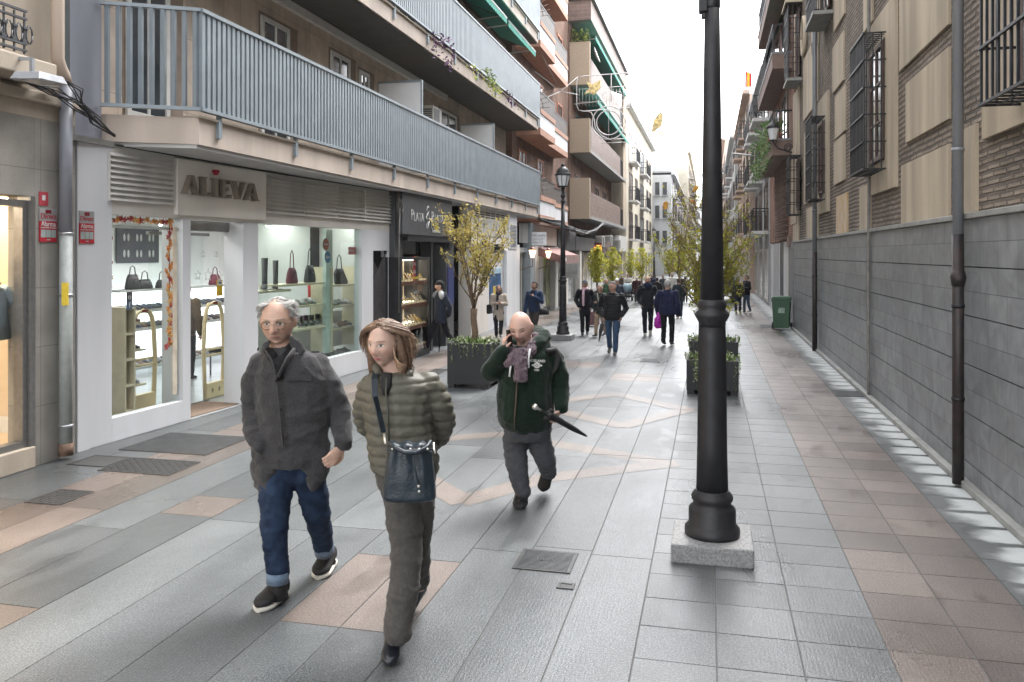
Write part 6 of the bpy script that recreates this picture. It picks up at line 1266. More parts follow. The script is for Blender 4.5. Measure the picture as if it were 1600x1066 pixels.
# ------------------------------------------------------------------ people
def skinmat(name, attr=True, rough=.5):
    m = newmat(name); N, L = nt(m); b = N['Principled BSDF']; a = N.new('ShaderNodeAttribute'); a.attribute_name = 'Col'; L.new(a.outputs['Color'], b.inputs['Base Color']); b.inputs['Roughness'].default_value = rough
    b.inputs['Subsurface Weight'].default_value = .12; b.inputs['Subsurface Scale'].default_value = .02; b.inputs['Subsurface Radius'].default_value = (1,.3,.15)
    n = N.new('ShaderNodeTexNoise'); n.inputs['Scale'].default_value = 180; bp = N.new('ShaderNodeBump'); bp.inputs['Strength'].default_value = .15; bp.inputs['Distance'].default_value = .003; L.new(n.outputs[0], bp.inputs['Height']); L.new(bp.outputs[0], b.inputs['Normal']); return m
m_skin = skinmat('m_skin')
def fabric(name, col, rough=.85, var=.12, scale=40, bump=.25, bscale=350, sheen=.1, col2=None): return mat(name, col, rough, 0, var, scale, bump, bscale, .2, sheen=sheen, col2=col2)
def remesh(mb, voxel, smooth=3):
    me = mb.mesh('tmp'); bm = bmesh.new(); bm.from_mesh(me); bmesh.ops.recalc_face_normals(bm, faces=bm.faces); bm.to_mesh(me); bm.free()
    o = bpy.data.objects.new('tmp', me); COL.objects.link(o); r = o.modifiers.new('r', 'REMESH'); r.mode = 'VOXEL'; r.voxel_size = voxel; r.adaptivity = 0
    if smooth: s = o.modifiers.new('s', 'SMOOTH'); s.factor = .5; s.iterations = smooth
    dg = bpy.context.evaluated_depsgraph_get(); out = bpy.data.meshes.new_from_object(o.evaluated_get(dg)); bpy.data.objects.remove(o); bpy.data.meshes.remove(me)
    out.polygons.foreach_set('use_smooth', [True]*len(out.polygons)); return out
def displace(me, fn):
    nv = [v.normal.copy() for v in me.vertices]
    for v, n in zip(me.vertices, nv):
        d = fn(v.co, n)
        if d: v.co = v.co+n*d
    me.update()
def linkme(me, name, m, root):
    me.materials.clear(); me.materials.append(m); me.transform(Matrix.Translation(-root.location)); o = bpy.data.objects.new(name, me); COL.objects.link(o); o.parent = root; return o
def chain(b, pts, radii):
    pts = [Vector(p) for p in pts]
    for p, r in zip(pts, radii): b.ball(p, r, 8)
    for i in range(len(pts)-1): b.tube([pts[i], pts[i+1]], [radii[i], radii[i+1]], 14)
def folds(a=.006, f=9, zs=.5, k=1.0, seed=0):
    o = Vector((seed*3.1, seed*1.7, seed*.9))
    def fn(p, n):
        q = Vector((p.x*f, p.y*f, p.z*f*zs))+o; v = noise.noise(q)+.5*noise.noise(q*2.1+Vector((5,1,2))); r = 1-abs(noise.noise(Vector((p.x*f*.6+p.z*4*k, p.y*f*.6, p.z*f*.8))+o))*2.5
        w_ = 1-abs(noise.noise(Vector((p.x*f*1.9, p.y*f*1.9, p.z*f*(1.1+zs*2.2)))+o*2))*3.2
        return a*v*.9+a*.9*max(0, r)**3+a*.5*max(0, w_)**2
    return fn
def gs(x, s): return math.exp(-(x/s)**2)
def head_mesh(b, M, k=1.0, fat=1.0, female=False, nu=44, nv=36):
    rings = []
    for i in range(1, nv):
        t = math.pi*i/nv; z0 = math.cos(t); r = []
        for j in range(nu):
            a = 2*math.pi*j/nu; x = math.sin(t)*math.cos(a); y = math.sin(t)*math.sin(a); z = z0
            X, Y, Z = x*.077, y*.097, z*.118
            if Z < 0:
                q = -Z/.118; X *= 1-.30*q**1.6*(1 if fat <= 1 else .6); 
                if y > 0: Y *= 1-.10*q
                else: Y *= 1-.45*q
            X *= fat
            if y > 0.15:
                fr = min(1, (y-.15)/.5); ax = abs(X)
                Y -= .006*fr*gs(Z-.03,.07)*gs(X,.05)*0
                Y += fr*(.026*gs(X,.0105+.006*max(0,min(1,(.01-Z)/.04)))*max(0,min(1,(.022-Z)/.045))*max(0,min(1,(Z+.047)/.012)))
                Y += fr*.006*gs(Z-.030,.010)*gs(ax-.028,.03)
                Y -= fr*.012*gs(ax-.031,.015)*gs(Z-.008,.012)
                Y += fr*.005*gs(ax-.031,.010)*gs(Z-.007,.006)
                Y += fr*.005*gs(ax-.045,.02)*gs(Z+.028,.02)
                Y += fr*(.006*gs(Z+.056,.005)+.007*gs(Z+.068,.006))*gs(X,.022) - fr*.004*gs(Z+.062,.003)*gs(X,.024)
                Y += fr*.010*gs(Z+.100,.014)*gs(X,.022) - fr*.004*gs(Z+.082,.006)*gs(X,.03)
                Y -= fr*.004*gs(ax-(.022+(.0-Z)*.3),.006)*(1 if -.06 < Z < -.02 else 0)
            r.append(b.vv(M @ Vector((X*k, Y*k, Z*k))))
        rings.append(r)
    top = b.vv(M @ Vector((0,0,.118*k))); bot = b.vv(M @ Vector((0,.03*k,-.118*k)))
    for r0, r1 in zip(rings, rings[1:]):
        for q in range(nu): b.ff((r0[q], r1[q], r1[(q+1)%nu], r0[(q+1)%nu]), True)
    for q in range(nu): b.ff((top, rings[0][q], rings[0][(q+1)%nu]), True); b.ff((bot, rings[-1][(q+1)%nu], rings[-1][q]), True)
    for s_ in (-1, 1):
        old = b.M; b.M = (M @ Matrix.Translation((s_*.078*k*fat, -.008*k, -.002*k)) @ Matrix.Rotation(R(s_*20), 4, 'Z')); b.ball((0,0,0), .03*k, 8, (.35,.62,1.05)); b.M = old
def hand_mesh(b, wrist, dirv, palm_n, k=1.0, curl=.5, thumb=1, spread=.0, fcurl=None):
    """dirv: wrist to fingers; palm_n: out of the palm; thumb side = thumb*cross"""
    d = Vector(dirv).normalized(); n = Vector(palm_n); n = (n-d*n.dot(d)).normalized(); s_ = d.cross(n)*thumb; w = Vector(wrist)
    for i in range(5): c = w+d*(.018+.015*i)*k; b.loft([(c-d*.010*k,s_*(.024+.0035*i)*k,n*.013*k),(c+d*.010*k,s_*(.027+.0033*i)*k,n*.013*k)])
    fl = ((.028,.074),(.010,.082),(-.009,.077),(-.027,.062))
    for i, (off, ln) in enumerate(fl):
        p = w+d*.085*k+s_*off*k; cu = (fcurl[i] if fcurl else curl)*1.15; q = [p-d*.02*k, p]; a = 0; dd = d
        for j, fr in enumerate((.45,.30,.25)):
            a += cu*(.8 if j == 0 else 1.0); dd = (d*math.cos(a)+n*math.sin(a)).normalized(); q.append(q[-1]+dd*ln*fr*k)
        chain(b, q, [.0092*k,.0090*k,.0082*k,.0075*k,.0066*k])
    p = w+d*.025*k+s_*.026*k; q = [p, p+(d*.6+s_*.7+n*.3).normalized()*.032*k]; q.append(q[-1]+(d*.9+s_*.15+n*.5).normalized()*.028*k); q.append(q[-1]+(d*.85-s_*.1+n*.5).normalized()*.022*k); chain(b, q, [.0115*k,.0105*k,.0095*k,.008*k])
def shoe_mb(root, heel, toe, m_up, m_sole, k=1.0, tilt=None, high=.075, sole_t=.022, wdt=1.0, name='shoe'):
    heel, toe = Vector(heel), Vector(toe); d = (toe-heel); L_ = d.length; d.normalize(); s_ = d.cross(Vector((0,0,1))).normalized(); u = s_.cross(d).normalized(); up, so = MB(), MB()
    sec = [(-.02,.024,.07),(.04,.034,.085),(.2,.039,high+.025),(.38,.040,high),(.6,.044,.055),(.78,.046,.042),(.92,.036,.034),(1.0,.020,.026),(1.02,.008,.018)]
    up.loft([(heel+d*L_*x+u*(sole_t*.8+h*k/2), s_*w_*k*wdt, u*h*k/2) for x, w_, h in sec], pw=.8)
    so.loft([(heel+d*L_*x+u*(sole_t/2), s_*(w_*1.07)*k*wdt, u*sole_t/2) for x, w_, h in sec], pw=.6)
    o = put(up, name, m_up, root); sub(so, 'sole', m_sole, o) if m_sole else None; return o
def rowsec(rows, yc, dep=None):
    """rows: (py, xl, xr, depth half[, distance offset]) traced silhouettes given real depth"""
    S_ = []
    for r in rows:
        y, xl, xr, dh = r[:4]; d = yc+(r[4] if len(r) > 4 else 0); c = U((xl+xr)/2, y, d); hw = (xr-xl)/2/FPX*d; a = (U(xr,y,d)-U(xl,y,d)).normalized(); f = Vector((D2((xl+xr)/2)[0], D2((xl+xr)/2)[1], 0)).normalized()
        S_.append((c, a*hw, f*dh))
    return S_
def make_body(root, head, hk, fat, yaw, pitch, roll, neckb, torso, limbs, hands, voxel, tone, paint=None, smooth=2, female=False):
    """head: centre; yaw: 0 faces the camera, + turns to photo right"""
    f0 = math.atan2(-D2(0)[0]*0-1, 0); toc = (Vector((0,0,0))-Vector((head.x, head.y, 0))).normalized(); ang = math.atan2(toc.y, toc.x)-math.pi/2+yaw
    M = Matrix.Translation(head) @ Matrix.Rotation(ang,4,'Z') @ Matrix.Rotation(pitch,4,'X') @ Matrix.Rotation(roll,4,'Y'); b = MB(); head_mesh(b, M, hk, fat, female)
    nk = M @ Vector((0,-.025*hk,-.085*hk)); chain(b, [nk, (nk+Vector(neckb))/2, neckb], [.056*hk*fat,.058*hk*fat,.064*hk*fat])
    if torso: b.loft(torso)
    for pts, rr in limbs: chain(b, pts, rr)
    for h in hands: hand_mesh(b, **h)
    me = remesh(b, voxel, smooth); Mi = M.inverted(); col = me.attributes.new('Col', 'FLOAT_COLOR', 'POINT'); t0 = Vector(tone); P = paint or {}
    lips = Vector(P.get('lips', (tone[0]*.85, tone[1]*.55, tone[2]*.55))); brow = Vector(P.get('brow', (.08,.05,.035))); hair = P.get('hair'); beard = P.get('beard'); iris = Vector((.05,.035,.025)); out = []
    clos = P.get('closed', False)
    for v in me.vertices:
        p = Mi @ v.co/hk if False else (Mi @ v.co)/hk; c = t0*(1+.10*noise.noise(v.co*14)+.05*noise.noise(v.co*60))
        if abs(p.x) < .11*fat and abs(p.z) < .135 and abs(p.y) < .14:
            x = abs(p.x)/fat; z = p.z
            if p.y > .03:
                red = .35*gs(x-.045,.022)*gs(z+.028,.022)+.35*gs(x,.016)*gs(z+.03,.016); c = c.lerp(Vector((c.x*1.02,c.y*.68,c.z*.62)), min(1,red))
                if gs(x/.022,1)*0+((x/.024)**2+((z+.0625)/.0085)**2) < 1: c = lips
                if ((x/.021)**2+((z+.0622)/.0018)**2) < 1: c = lips*.35
                e = ((x-.031)/.0145)**2+((z-.0065)/.0058)**2
                if e < 1.7: c = c*.55
                if e < 1 and not clos: c = Vector((.55,.52,.48))
                if not clos and ((x-.031)/.0052)**2+((z-.0065)/.0055)**2 < 1: c = iris
                if not clos and ((x-.031)/.016)**2+((z-.0125)/.0022)**2 < 1: c = c*.35
                if clos and ((x-.031)/.015)**2+((z-.004)/.0022)**2 < 1: c = Vector((.06,.035,.03))
                if ((x-.033)/.018)**2+((z-.0285-.05*(x-.03)*0)/.0040)**2 < 1: c = c.lerp(brow, .8)
                if (x-.0075)**2+(z+.044)**2 < .003**2: c = c*.35
                if abs(x-(.020+(-.015-z)*.32)) < .0022 and -.06 < z < -.02: c = c*.78
                if P.get('old') and z > .04 and abs(math.sin(z*330)) > .93 and x < .04: c = c*.82
                if P.get('old') and .002 > z > -.012 and abs(x-.031) < .014: c = c*.80
            if beard and z < -.035 and p.y > -.0:
                g_ = ((x/.030)**2+((z+.068)/.030)**2)
                if (beard.get('full') and z < -.035+.02*(x/.05)) or (.33 < g_ < 1.35 and z < -.042) or (x < .022 and z < -.078): c = c.lerp(Vector(beard['col']), beard.get('a',.7)*(.75+.5*noise.noise(v.co*150)))
            if P.get('shade'): pass
        out += [max(0,c.x), max(0,c.y), max(0,c.z), 1]
    col.data.foreach_set('color', out); linkme(me, 'body', m_skin, root); return M
def hairshell(root, M, k, fn, m, name='hair', vox=.008, amp=.004, fr=60, grow=(1.08,1.07,1.08), cy=-.006, off=(0,0)):
    """a cap over the skull kept where fn(x,y,z) is true"""
    b = MB(); n1, n2 = 48, 40; idx = {}
    def pt(i, j, sc):
        t = math.pi*i/n2; a = 2*math.pi*j/n1; x, y, z = math.sin(t)*math.cos(a), math.sin(t)*math.sin(a), math.cos(t); X, Y, Z = x*.078*sc, y*.098*sc+cy, z*.118*sc
        if Z < 0: 
            q = -Z/.118; X *= 1-.2*q; Y = Y*(1-.25*q)
        return Vector((X,Y,Z))
    for i in range(n2):
        for j in range(n1):
            c = pt(i+.5, j+.5, 1)
            if not fn(c.x, c.y, c.z): continue
            o = [pt(i+di, j+dj, grow[0]+amp*3*noise.noise(pt(i+di, (j+dj) % n1, 1)*fr)+amp*5*noise.noise(pt(i+di, (j+dj) % n1,1)*fr*.3)) for di, dj in ((0,0),(1,0),(1,1),(0,1))]; n_ = [pt(i+di, j+dj, .96) for di, dj in ((0,0),(1,0),(1,1),(0,1))]
            A = [b.vv(M @ (q*k)) for q in o]; B = [b.vv(M @ (q*k)) for q in n_]; b.ff(A); b.ff(B[::-1])
            for q in range(4): b.ff((A[q], B[q], B[(q+1)%4], A[(q+1)%4]))
    me = remesh(b, vox, 2); displace(me, lambda p, n: amp*noise.noise(Vector((p.x*fr*2, p.y*fr*2, p.z*fr*.6)))); return linkme(me, name, m, root)
def strands(root, M, k, n, lenf, m, region, rnd=1, wd=.0035, flow=None, name='hair_strands'):
    rs = random.Random(rnd); b = MB()
    while n > 0:
        t = math.acos(rs.uniform(-.3,1)); a = rs.uniform(0, 2*math.pi); x, y, z = math.sin(t)*math.cos(a)*.080, math.sin(t)*math.sin(a)*.100-.006, math.cos(t)*.121
        if not region(x,y,z): continue
        n -= 1; p = Vector((x,y,z)); pts = [p*1.0]; L_ = lenf(x,y,z)*rs.uniform(.8,1.1); q = p.copy(); nrm = Vector((x/.0064,y/.01,z/.0146)).normalized()
        for i in range(7):
            down = Vector((0,0,-1)); out = Vector((q.x,q.y,0)).normalized() if Vector((q.x,q.y,0)).length > 1e-4 else Vector((0,-1,0))
            if q.z > .02: dv = (down-nrm*down.dot(nrm)); dv = (dv if dv.length > .05 else Vector((q.x,-.3,0))).normalized()
            else: dv = (down+out*.06*(1 if i < 5 else rs.uniform(-2,3)))
            if flow: dv = dv+flow(q)
            q = q+dv.normalized()*L_/7
            r_ = math.hypot(q.x/.09, q.y/.108)
            if r_ < 1 and q.z < .1 and q.z > -.09: q.x /= max(r_,.3)**.6; q.y /= max(r_,.3)**.6
            nrm = Vector((q.x/.0064,q.y/.01,q.z/.0146)).normalized(); pts.append(q.copy())
        b.tube([M @ (v*k) for v in pts], [wd*k*f_ for f_ in (1,1.1,1.2,1.2,1,.8,.6,.25)], 4, cap=False)
    return put(b, name, m, root)
def garment(root, name, m, lofts, chains, voxel=.012, smooth=4, disp=None, pw=1.0):
    b = MB()
    for s_ in lofts: b.loft(s_, pw=pw)
    for pts, rr in chains: chain(b, pts, rr)
    me = remesh(b, voxel, smooth)
    if disp: displace(me, disp)
    return linkme(me, name, m, root)
m_wht = mat('m_offwhite_sole', (.55,.53,.47), .6); m_blk = mat('m_black_shoe', (.008,.008,.009), .75, bump=.2, bscale=200); m_lea = mat('m_black_leather', (.012,.014,.02), .28)
PERS = {}
# ================================================== older man in the grey coat
def W(px, py, d): return U(px, py, d)
Y = 4.85; man = thing('person', 'older man in grey wool coat, dark scarf, glasses and blue jeans at front left', 'person', G(445,940))
M = make_body(man, U(434,503,Y-.06), 1.13, 1.07, R(-14), R(-8), R(2), U(442,556,Y), rowsec([(560,412,492,.09),(620,415,500,.10),(700,415,500,.10),(735,415,500,.09)], Y),
    [([U(405,568,Y),U(397,628,Y+.02),U(403,680,Y-.06)],[.045,.04,.035]), ([U(498,570,Y),U(533,640,Y),U(535,695,Y-.05)],[.045,.04,.032]), ([U(436,730,Y),U(431,812,Y-.1),U(434,896,Y-.10),U(436,915,Y-.11)],[.06,.045,.032,.03]), ([U(480,728,Y),U(494,800,Y+.12),U(510,862,Y+.38)],[.065,.05,.04])],
    [dict(wrist=U(535,697,Y-.05), dirv=U(521,714,Y-.1)-U(534,698,Y-.05), palm_n=(-.6,.6,0), k=1.05, curl=.55, thumb=1), dict(wrist=U(403,682,Y-.06), dirv=U(412,700,Y-.08)-U(402,680,Y-.06), palm_n=(.5,.5,0), k=1, curl=.4, thumb=1)],
    .0048, (.50,.32,.245), dict(brow=(.30,.25,.21), old=1, lips=(.40,.20,.17)))
hw = fabric('m_white_hair', (.36,.35,.335), .7, .25, 90)
hairshell(man, M, 1.13, lambda x,y,z: z > -.045 and (y < .02 if z > .02 else y < -.018) and not (z > .07 and y > -.01 and abs(x) < .05), hw, vox=.006, amp=.008, fr=50, grow=(1.07,1.07,1.08))
strands(man, M, 1.13, 420, lambda x,y,z: .05, hw, lambda x,y,z: z > .0 and (y < .04) and not (y > 0 and z < .035), 3, .0018, flow=lambda q: Vector((q.x*6, -.8, .2)))
g_ = MB(M)
k = 1.13
for s_ in (-1,1):
    g_.tube([((s_*.033+.026*math.cos(a*math.pi/10))*k, (.098-.010*abs(math.cos(a*math.pi/10))*.6)*k, (.003+.021*math.sin(a*math.pi/10))*k) for a in range(21)], .0028, 5); g_.tube([(s_*.059*k,.09*k,.008*k),(s_*.080*k,.05*k,.01*k),(s_*.083*k,-.01*k,.008*k)], .0018, 5)
g_.tube([(-.008*k,.103*k,.006*k),(0,.108*k,.009*k),(.008*k,.103*k,.006*k)], .0018, 5); put(g_, 'glasses', mat('m_gold_wire', (.16,.11,.06), .35, .5), man)
m_coat = fabric('m_grey_wool', (.044,.043,.045), .95, .25, 120, .4, 300, .15)
rows = rowsec([(541,418,462,.085,.0),(548,408,478,.11),(557,400,496,.135),(574,394,512,.15),(600,394,517,.165),(640,397,515,.17),(680,397,513,.17),(712,395,516,.165),(724,394,517,.16)], Y)
fl = rowsec([(706,394,444,.035,-.135),(735,396,438,.03,-.13),(758,405,431,.022,-.12),(773,416,422,.012,-.11)], Y); fr_ = rowsec([(706,446,516,.035,-.135),(728,462,516,.03,-.13),(745,472,508,.022,-.12),(756,480,490,.012,-.11)], Y); la = rowsec([(700,394,446,.13),(735,393,443,.14),(757,398,438,.14),(774,407,431,.12),(780,412,426,.08)], Y); ra = rowsec([(700,446,516,.14),(728,460,517,.14),(746,470,512,.12),(760,482,494,.10)], Y); bk = rowsec([(710,396,514,.04,.1),(750,402,506,.03,.12)], Y)
cf = folds(.009, 8, .5, 1, 1); 
cs_ = [([U(407,567,Y),U(397,600,Y+.01),U(396,640,Y+.02),U(400,680,Y-.05),U(408,694,Y-.09)],[.064,.070,.066,.058,.052]), ([U(494,570,Y),U(514,600,Y),U(530,640,Y+.02),U(537,690,Y-.05)],[.066,.070,.064,.050])]
garment(man, 'coat', m_coat, [rows, la, ra], cs_, .010, 4, lambda p, n: cf(p, n)+.004*math.sin(p.z*60+noise.noise(p*9)*5)*(1 if p.z < 1.05 else .3))
b = MB(); b.loft([(U(403,546,Y-.10),(.01,0,0),(0,0,.005)),(U(408,545,Y-.12),Vector((.030,0,.012)),(0,.012,.03)),(U(417,541,Y-.11),Vector((.025,0,.02)),(0,.012,.028)),(U(421,530,Y-.06),(.012,0,.02),(0,.01,.01))]); b.loft([(U(477,548,Y-.08),(.008,0,0),(0,0,.01)),(U(467,543,Y-.11),(.02,0,-.02),(0,.014,.035)),(U(458,536,Y-.09),(.02,0,-.02),(0,.014,.035)),(U(453,527,Y-.02),(.01,0,0),(0,.01,.012))])
b.tube([U(452,533,Y-.02),U(440,531,Y+.08),U(424,533,Y+.0)], .022, 8)
me = remesh(b, .008, 2); linkme(me, 'collar', m_coat, man)
b = MB(); b.tube([U(414,547,Y-.12),U(424,562,Y-.165),U(432,590,Y-.185),U(437,640,Y-.19),U(443,698,Y-.19)], .006, 6); b.tube([U(460,545,Y-.12),U(449,560,Y-.17),U(434,590,Y-.188)], .010, 6); put(b, 'lapel_edge', m_coat, man)
for px, py in ((431,594),(437,640),(445,684)): put(MB(Matrix.Translation(U(px,py,Y-.188)) @ Matrix.Rotation(R(90),4,'X') @ Matrix.Rotation(R(-13),4,'Y')).lathe([(.003,-.004),(.012,-.003),(.012,.003),(.003,.004)], n=14), 'button', m_blk, man)
put(MB().tube([U(449,596,Y-.168),U(470,594,Y-.165),U(486,596,Y-.15)], .004, 5), 'chest_pocket_seam', m_blk, man)
garment(man, 'scarf', fabric('m_black_scarf', (.010,.010,.011), .95), [], [([U(419,549,Y-.05),U(428,560,Y-.11),U(435,577,Y-.15),U(436,590,Y-.16)],[.026,.030,.028,.02]), ([U(457,540,Y-.03),U(447,556,Y-.10),U(437,572,Y-.14)],[.026,.030,.028]), ([U(419,546,Y),U(438,540,Y+.07),U(457,540,Y)],[.026,.03,.026])], .009, 2, folds(.006, 20, 1))
m_jean = fabric('m_dark_jeans', (.010,.018,.040), .85, .35, 14, .3, 250, 0, col2=(.022,.04,.078))
def jf(seed, a=.008):
    f_ = folds(a, 9, .9, 1, seed); return lambda p, n: f_(p, n)+.0035*math.sin(p.z*65+9*noise.noise(p*5))*max(0,noise.noise(p*4+Vector((3,3,3)))+.25)
j = garment(man, 'jeans', m_jean, [rowsec([(700,404,506,.11),(735,402,508,.12),(750,405,505,.10)], Y)], [([U(433,738,Y-.02),U(431,775,Y-.06),U(429,812,Y-.1),U(430,860,Y-.10),U(434,893,Y-.10)],[.098,.092,.080,.067,.060]), ([U(479,735,Y),U(489,770,Y+.06),U(495,800,Y+.12),U(505,850,Y+.33)],[.098,.090,.078,.060])], .010, 3, jf(2))
cf_ = fabric('m_jean_cuff', (.13,.18,.25), .9)
for pts, r in (([U(434,893,Y-.10),U(433.5,910,Y-.1)],[.064,.063]), ([U(505.5,850,Y+.33),U(507,862,Y+.38)],[.063,.062])): put(MB().tube(pts, r, 20), 'turned_up_cuff', cf_, man)
h1, t1 = G(445,930), G(403,957); shoe_mb(man, h1, t1, m_blk, m_wht, 1.15, wdt=1.12, sole_t=.03); 
t2 = G(497,906); h2 = U(518,872,5.36); shoe_mb(man, h2-Vector((0,0,.03)), t2, m_blk, m_wht, 1.15, wdt=1.1, sole_t=.03)
for a_,b_ in (((434,905,Y-.1),(438,936,Y-.1)),((507,858,Y+.38),(514,880,Y+.44))): put(MB().tube([U(*a_),U(*b_)], [.044,.046], 14), 'sock', m_blk, man)
# ================================================== woman in the khaki puffer
Y = 4.25; wo = thing('person', 'woman with brown shoulder length hair in khaki quilted jacket with navy bag', 'person', G(620,1030))
Mw = make_body(wo, U(601,537,Y-.05), .98, 1.0, R(-33), R(-6), R(0), U(619,590,Y), rowsec([(600,580,665,.09),(680,585,668,.10),(735,590,680,.10)], Y),
    [([U(580,610,Y),U(572,655,Y+.1),U(602,692,Y+.22)],[.04,.035,.028]), ([U(668,608,Y),U(692,655,Y+.06),U(668,690,Y+.2)],[.042,.035,.028]), ([U(621,735,Y),U(635,850,Y-.05),U(624,950,Y-.12),U(621,980,Y-.13)],[.07,.05,.04,.034]), ([U(652,735,Y),U(650,850,Y+.1),U(655,915,Y+.4)],[.07,.05,.038])],
    [dict(wrist=U(668,690,Y+.2), dirv=(-.8,0,-.2), palm_n=(0,1,0), k=.9, curl=.5, thumb=1), dict(wrist=U(602,692,Y+.22), dirv=(.8,0,-.2), palm_n=(0,1,0), k=.9, curl=.5, thumb=-1)],
    .0048, (.54,.36,.285), dict(brow=(.22,.13,.09), lips=(.45,.18,.17)), female=True)
m_hair = mat('m_brown_hair', (.09,.05,.032), .5, 0, .3, 60, .6, 160, .4, col2=(.17,.105,.065)); m_hair2 = mat('m_light_hair', (.26,.165,.10), .45, 0, .2, 60)
k = .98
hairshell(wo, Mw, k, lambda x,y,z: z > -.10 and (y < .045 if z > .085 else y < .022 if z > .04 else y < -.004), m_hair, vox=.007, amp=.010, fr=40, grow=(1.11,1.1,1.1))
b = MB()                                           # hair volume at the back and sides
for s_ in (-1, 1):
    for i in range(9):
        a = R(180+s_*(14+i*9.5)) ; x0, y0 = math.sin(a)*.082, math.cos(a)*.10-.012; e = 1+.10*math.sin(i*2.3); b.tube([Mw @ (Vector(q)*k) for q in ((x0*.85,y0*.8,.07),(x0*1.06,y0*1.04,.01),(x0*1.16,y0*1.08,-.06),(x0*1.24*e,y0*1.12,-.125),(x0*1.28*e,y0*1.15,-.165-.02*math.cos(i*3)))], [.022,.026,.026,.022,.008], 8)
me = remesh(b, .008, 2); displace(me, lambda p, n: .006*noise.noise(Vector((p.x*70, p.y*70, p.z*10)))); linkme(me, 'hair_back', m_hair, wo)
reg = lambda x,y,z: (y < .015 and z > -.02) or (z > .088 and y < .055)
hf = lambda q: Vector(((1 if q.x > -.012 else -1)*1.6, -1.5, 0)) if q.y > -.015 else Vector((0,-.1,0))
strands(wo, Mw, k, 520, lambda x,y,z: .20+z*.55, m_hair, reg, 5, .0042, name='hair_strands', flow=hf); strands(wo, Mw, k, 190, lambda x,y,z: .20+z*.55, m_hair2, reg, 6, .0036, flow=hf, name='light_strands')
b = MB()
for i in range(9): b.tube([Mw @ (Vector(q)*k) for q in ((-.07,.03,.0),(-.085,.04,-.06),(-.10-.004*i,.05+.004*i,-.11+.004*i),(-.125-.006*i,.07,-.135+.006*i))], [.006,.006,.004,.001], 5)
put(b, 'windblown_lock', m_hair2, wo)
m_khaki = fabric('m_khaki_nylon', (.105,.10,.08), .5, .10, 12, .15, 120, .0)
def puff(step, amp, zo=0, wob=.010):
    def fn(p, n):
        z = p.z+wob*noise.noise(p*7)+.006*noise.noise(p*20); t = (z/step+zo) % 1.0; v = abs(math.sin(math.pi*t))**.45
        return amp*v-amp*.5+.004*noise.noise(Vector((p.x*30,p.y*30,p.z*55)))
    return fn
rows = rowsec([(578,590,634,.08,.02),(584,578,652,.10),(592,570,672,.125),(606,566,682,.14),(632,566,676,.15),(660,570,674,.15),(695,574,682,.155),(722,577,686,.155),(738,582,684,.14)], Y)
garment(wo, 'quilted_jacket', m_khaki, [rows], [([U(578,606,Y+.02),U(570,640,Y+.08),U(572,662,Y+.14),U(600,690,Y+.20)],[.062,.062,.056,.048]), ([U(668,604,Y),U(684,630,Y+.02),U(692,658,Y+.07),U(685,682,Y+.13),U(668,694,Y+.2)],[.074,.072,.066,.056,.048])], .008, 2, puff(.052,.011))
b = MB(); b.tube([U(592,585,Y-.09),U(588,575,Y-.03),U(600,568,Y+.06),U(625,568,Y+.07),U(641,575,Y+.0),U(640,587,Y-.08)], [.02,.026,.03,.03,.026,.02], 10); me = remesh(b, .008, 2); linkme(me, 'stand_collar', m_khaki, wo)
put(MB().tube([U(604,590,Y-.13),U(603,612,Y-.155),U(606,640,Y-.17),U(608,700,Y-.178)], .005, 6), 'zip', mat('m_zip_dark', (.05,.05,.04), .5), wo)
b = MB(); b.loft([(U(605,583,Y-.10),(.025,0,0),(0,.02,0)),(U(603,600,Y-.125),(.03,0,0),(0,.02,0)),(U(602,618,Y-.142),(.015,0,0),(0,.012,0))]); put(b, 'dark_shirt', m_blk, wo)
m_trou = fabric('m_grey_trousers', (.072,.067,.062), .85, .12, 60)
garment(wo, 'trousers', m_trou, [rowsec([(712,588,680,.12),(738,588,682,.13),(760,590,676,.12)], Y)], [([U(622,748,Y),U(629,790,Y-.03),U(636,850,Y-.05),U(634,905,Y-.08),U(627,950,Y-.11),U(621,985,Y-.13)],[.098,.093,.080,.074,.072,.072]), ([U(652,748,Y),U(653,790,Y+.05),U(651,850,Y+.12),U(655,905,Y+.38)],[.095,.088,.072,.062])], .010, 3, jf(5,.007))
shoe_mb(wo, G(617,1008)+Vector((0,0,.012)), G(608,1043), m_lea, None, 1.02, high=.085, sole_t=.012); put(MB().tube([G(618,1012)+Vector((0,.02,0)), G(618,1012)+Vector((0,.02,.035))], .028, 12), 'heel', m_lea, wo)
h_ = U(665,918,4.72); shoe_mb(wo, h_-Vector((0,0,.02)), h_+Vector((-.06,-.14,-.11)), m_lea, None, 1.0, sole_t=.012)
put(MB().tube([U(620,985,Y-.13),G(618,1012)+Vector((0,.0,.05))], [.045,.043], 14), 'sock', m_blk, wo)
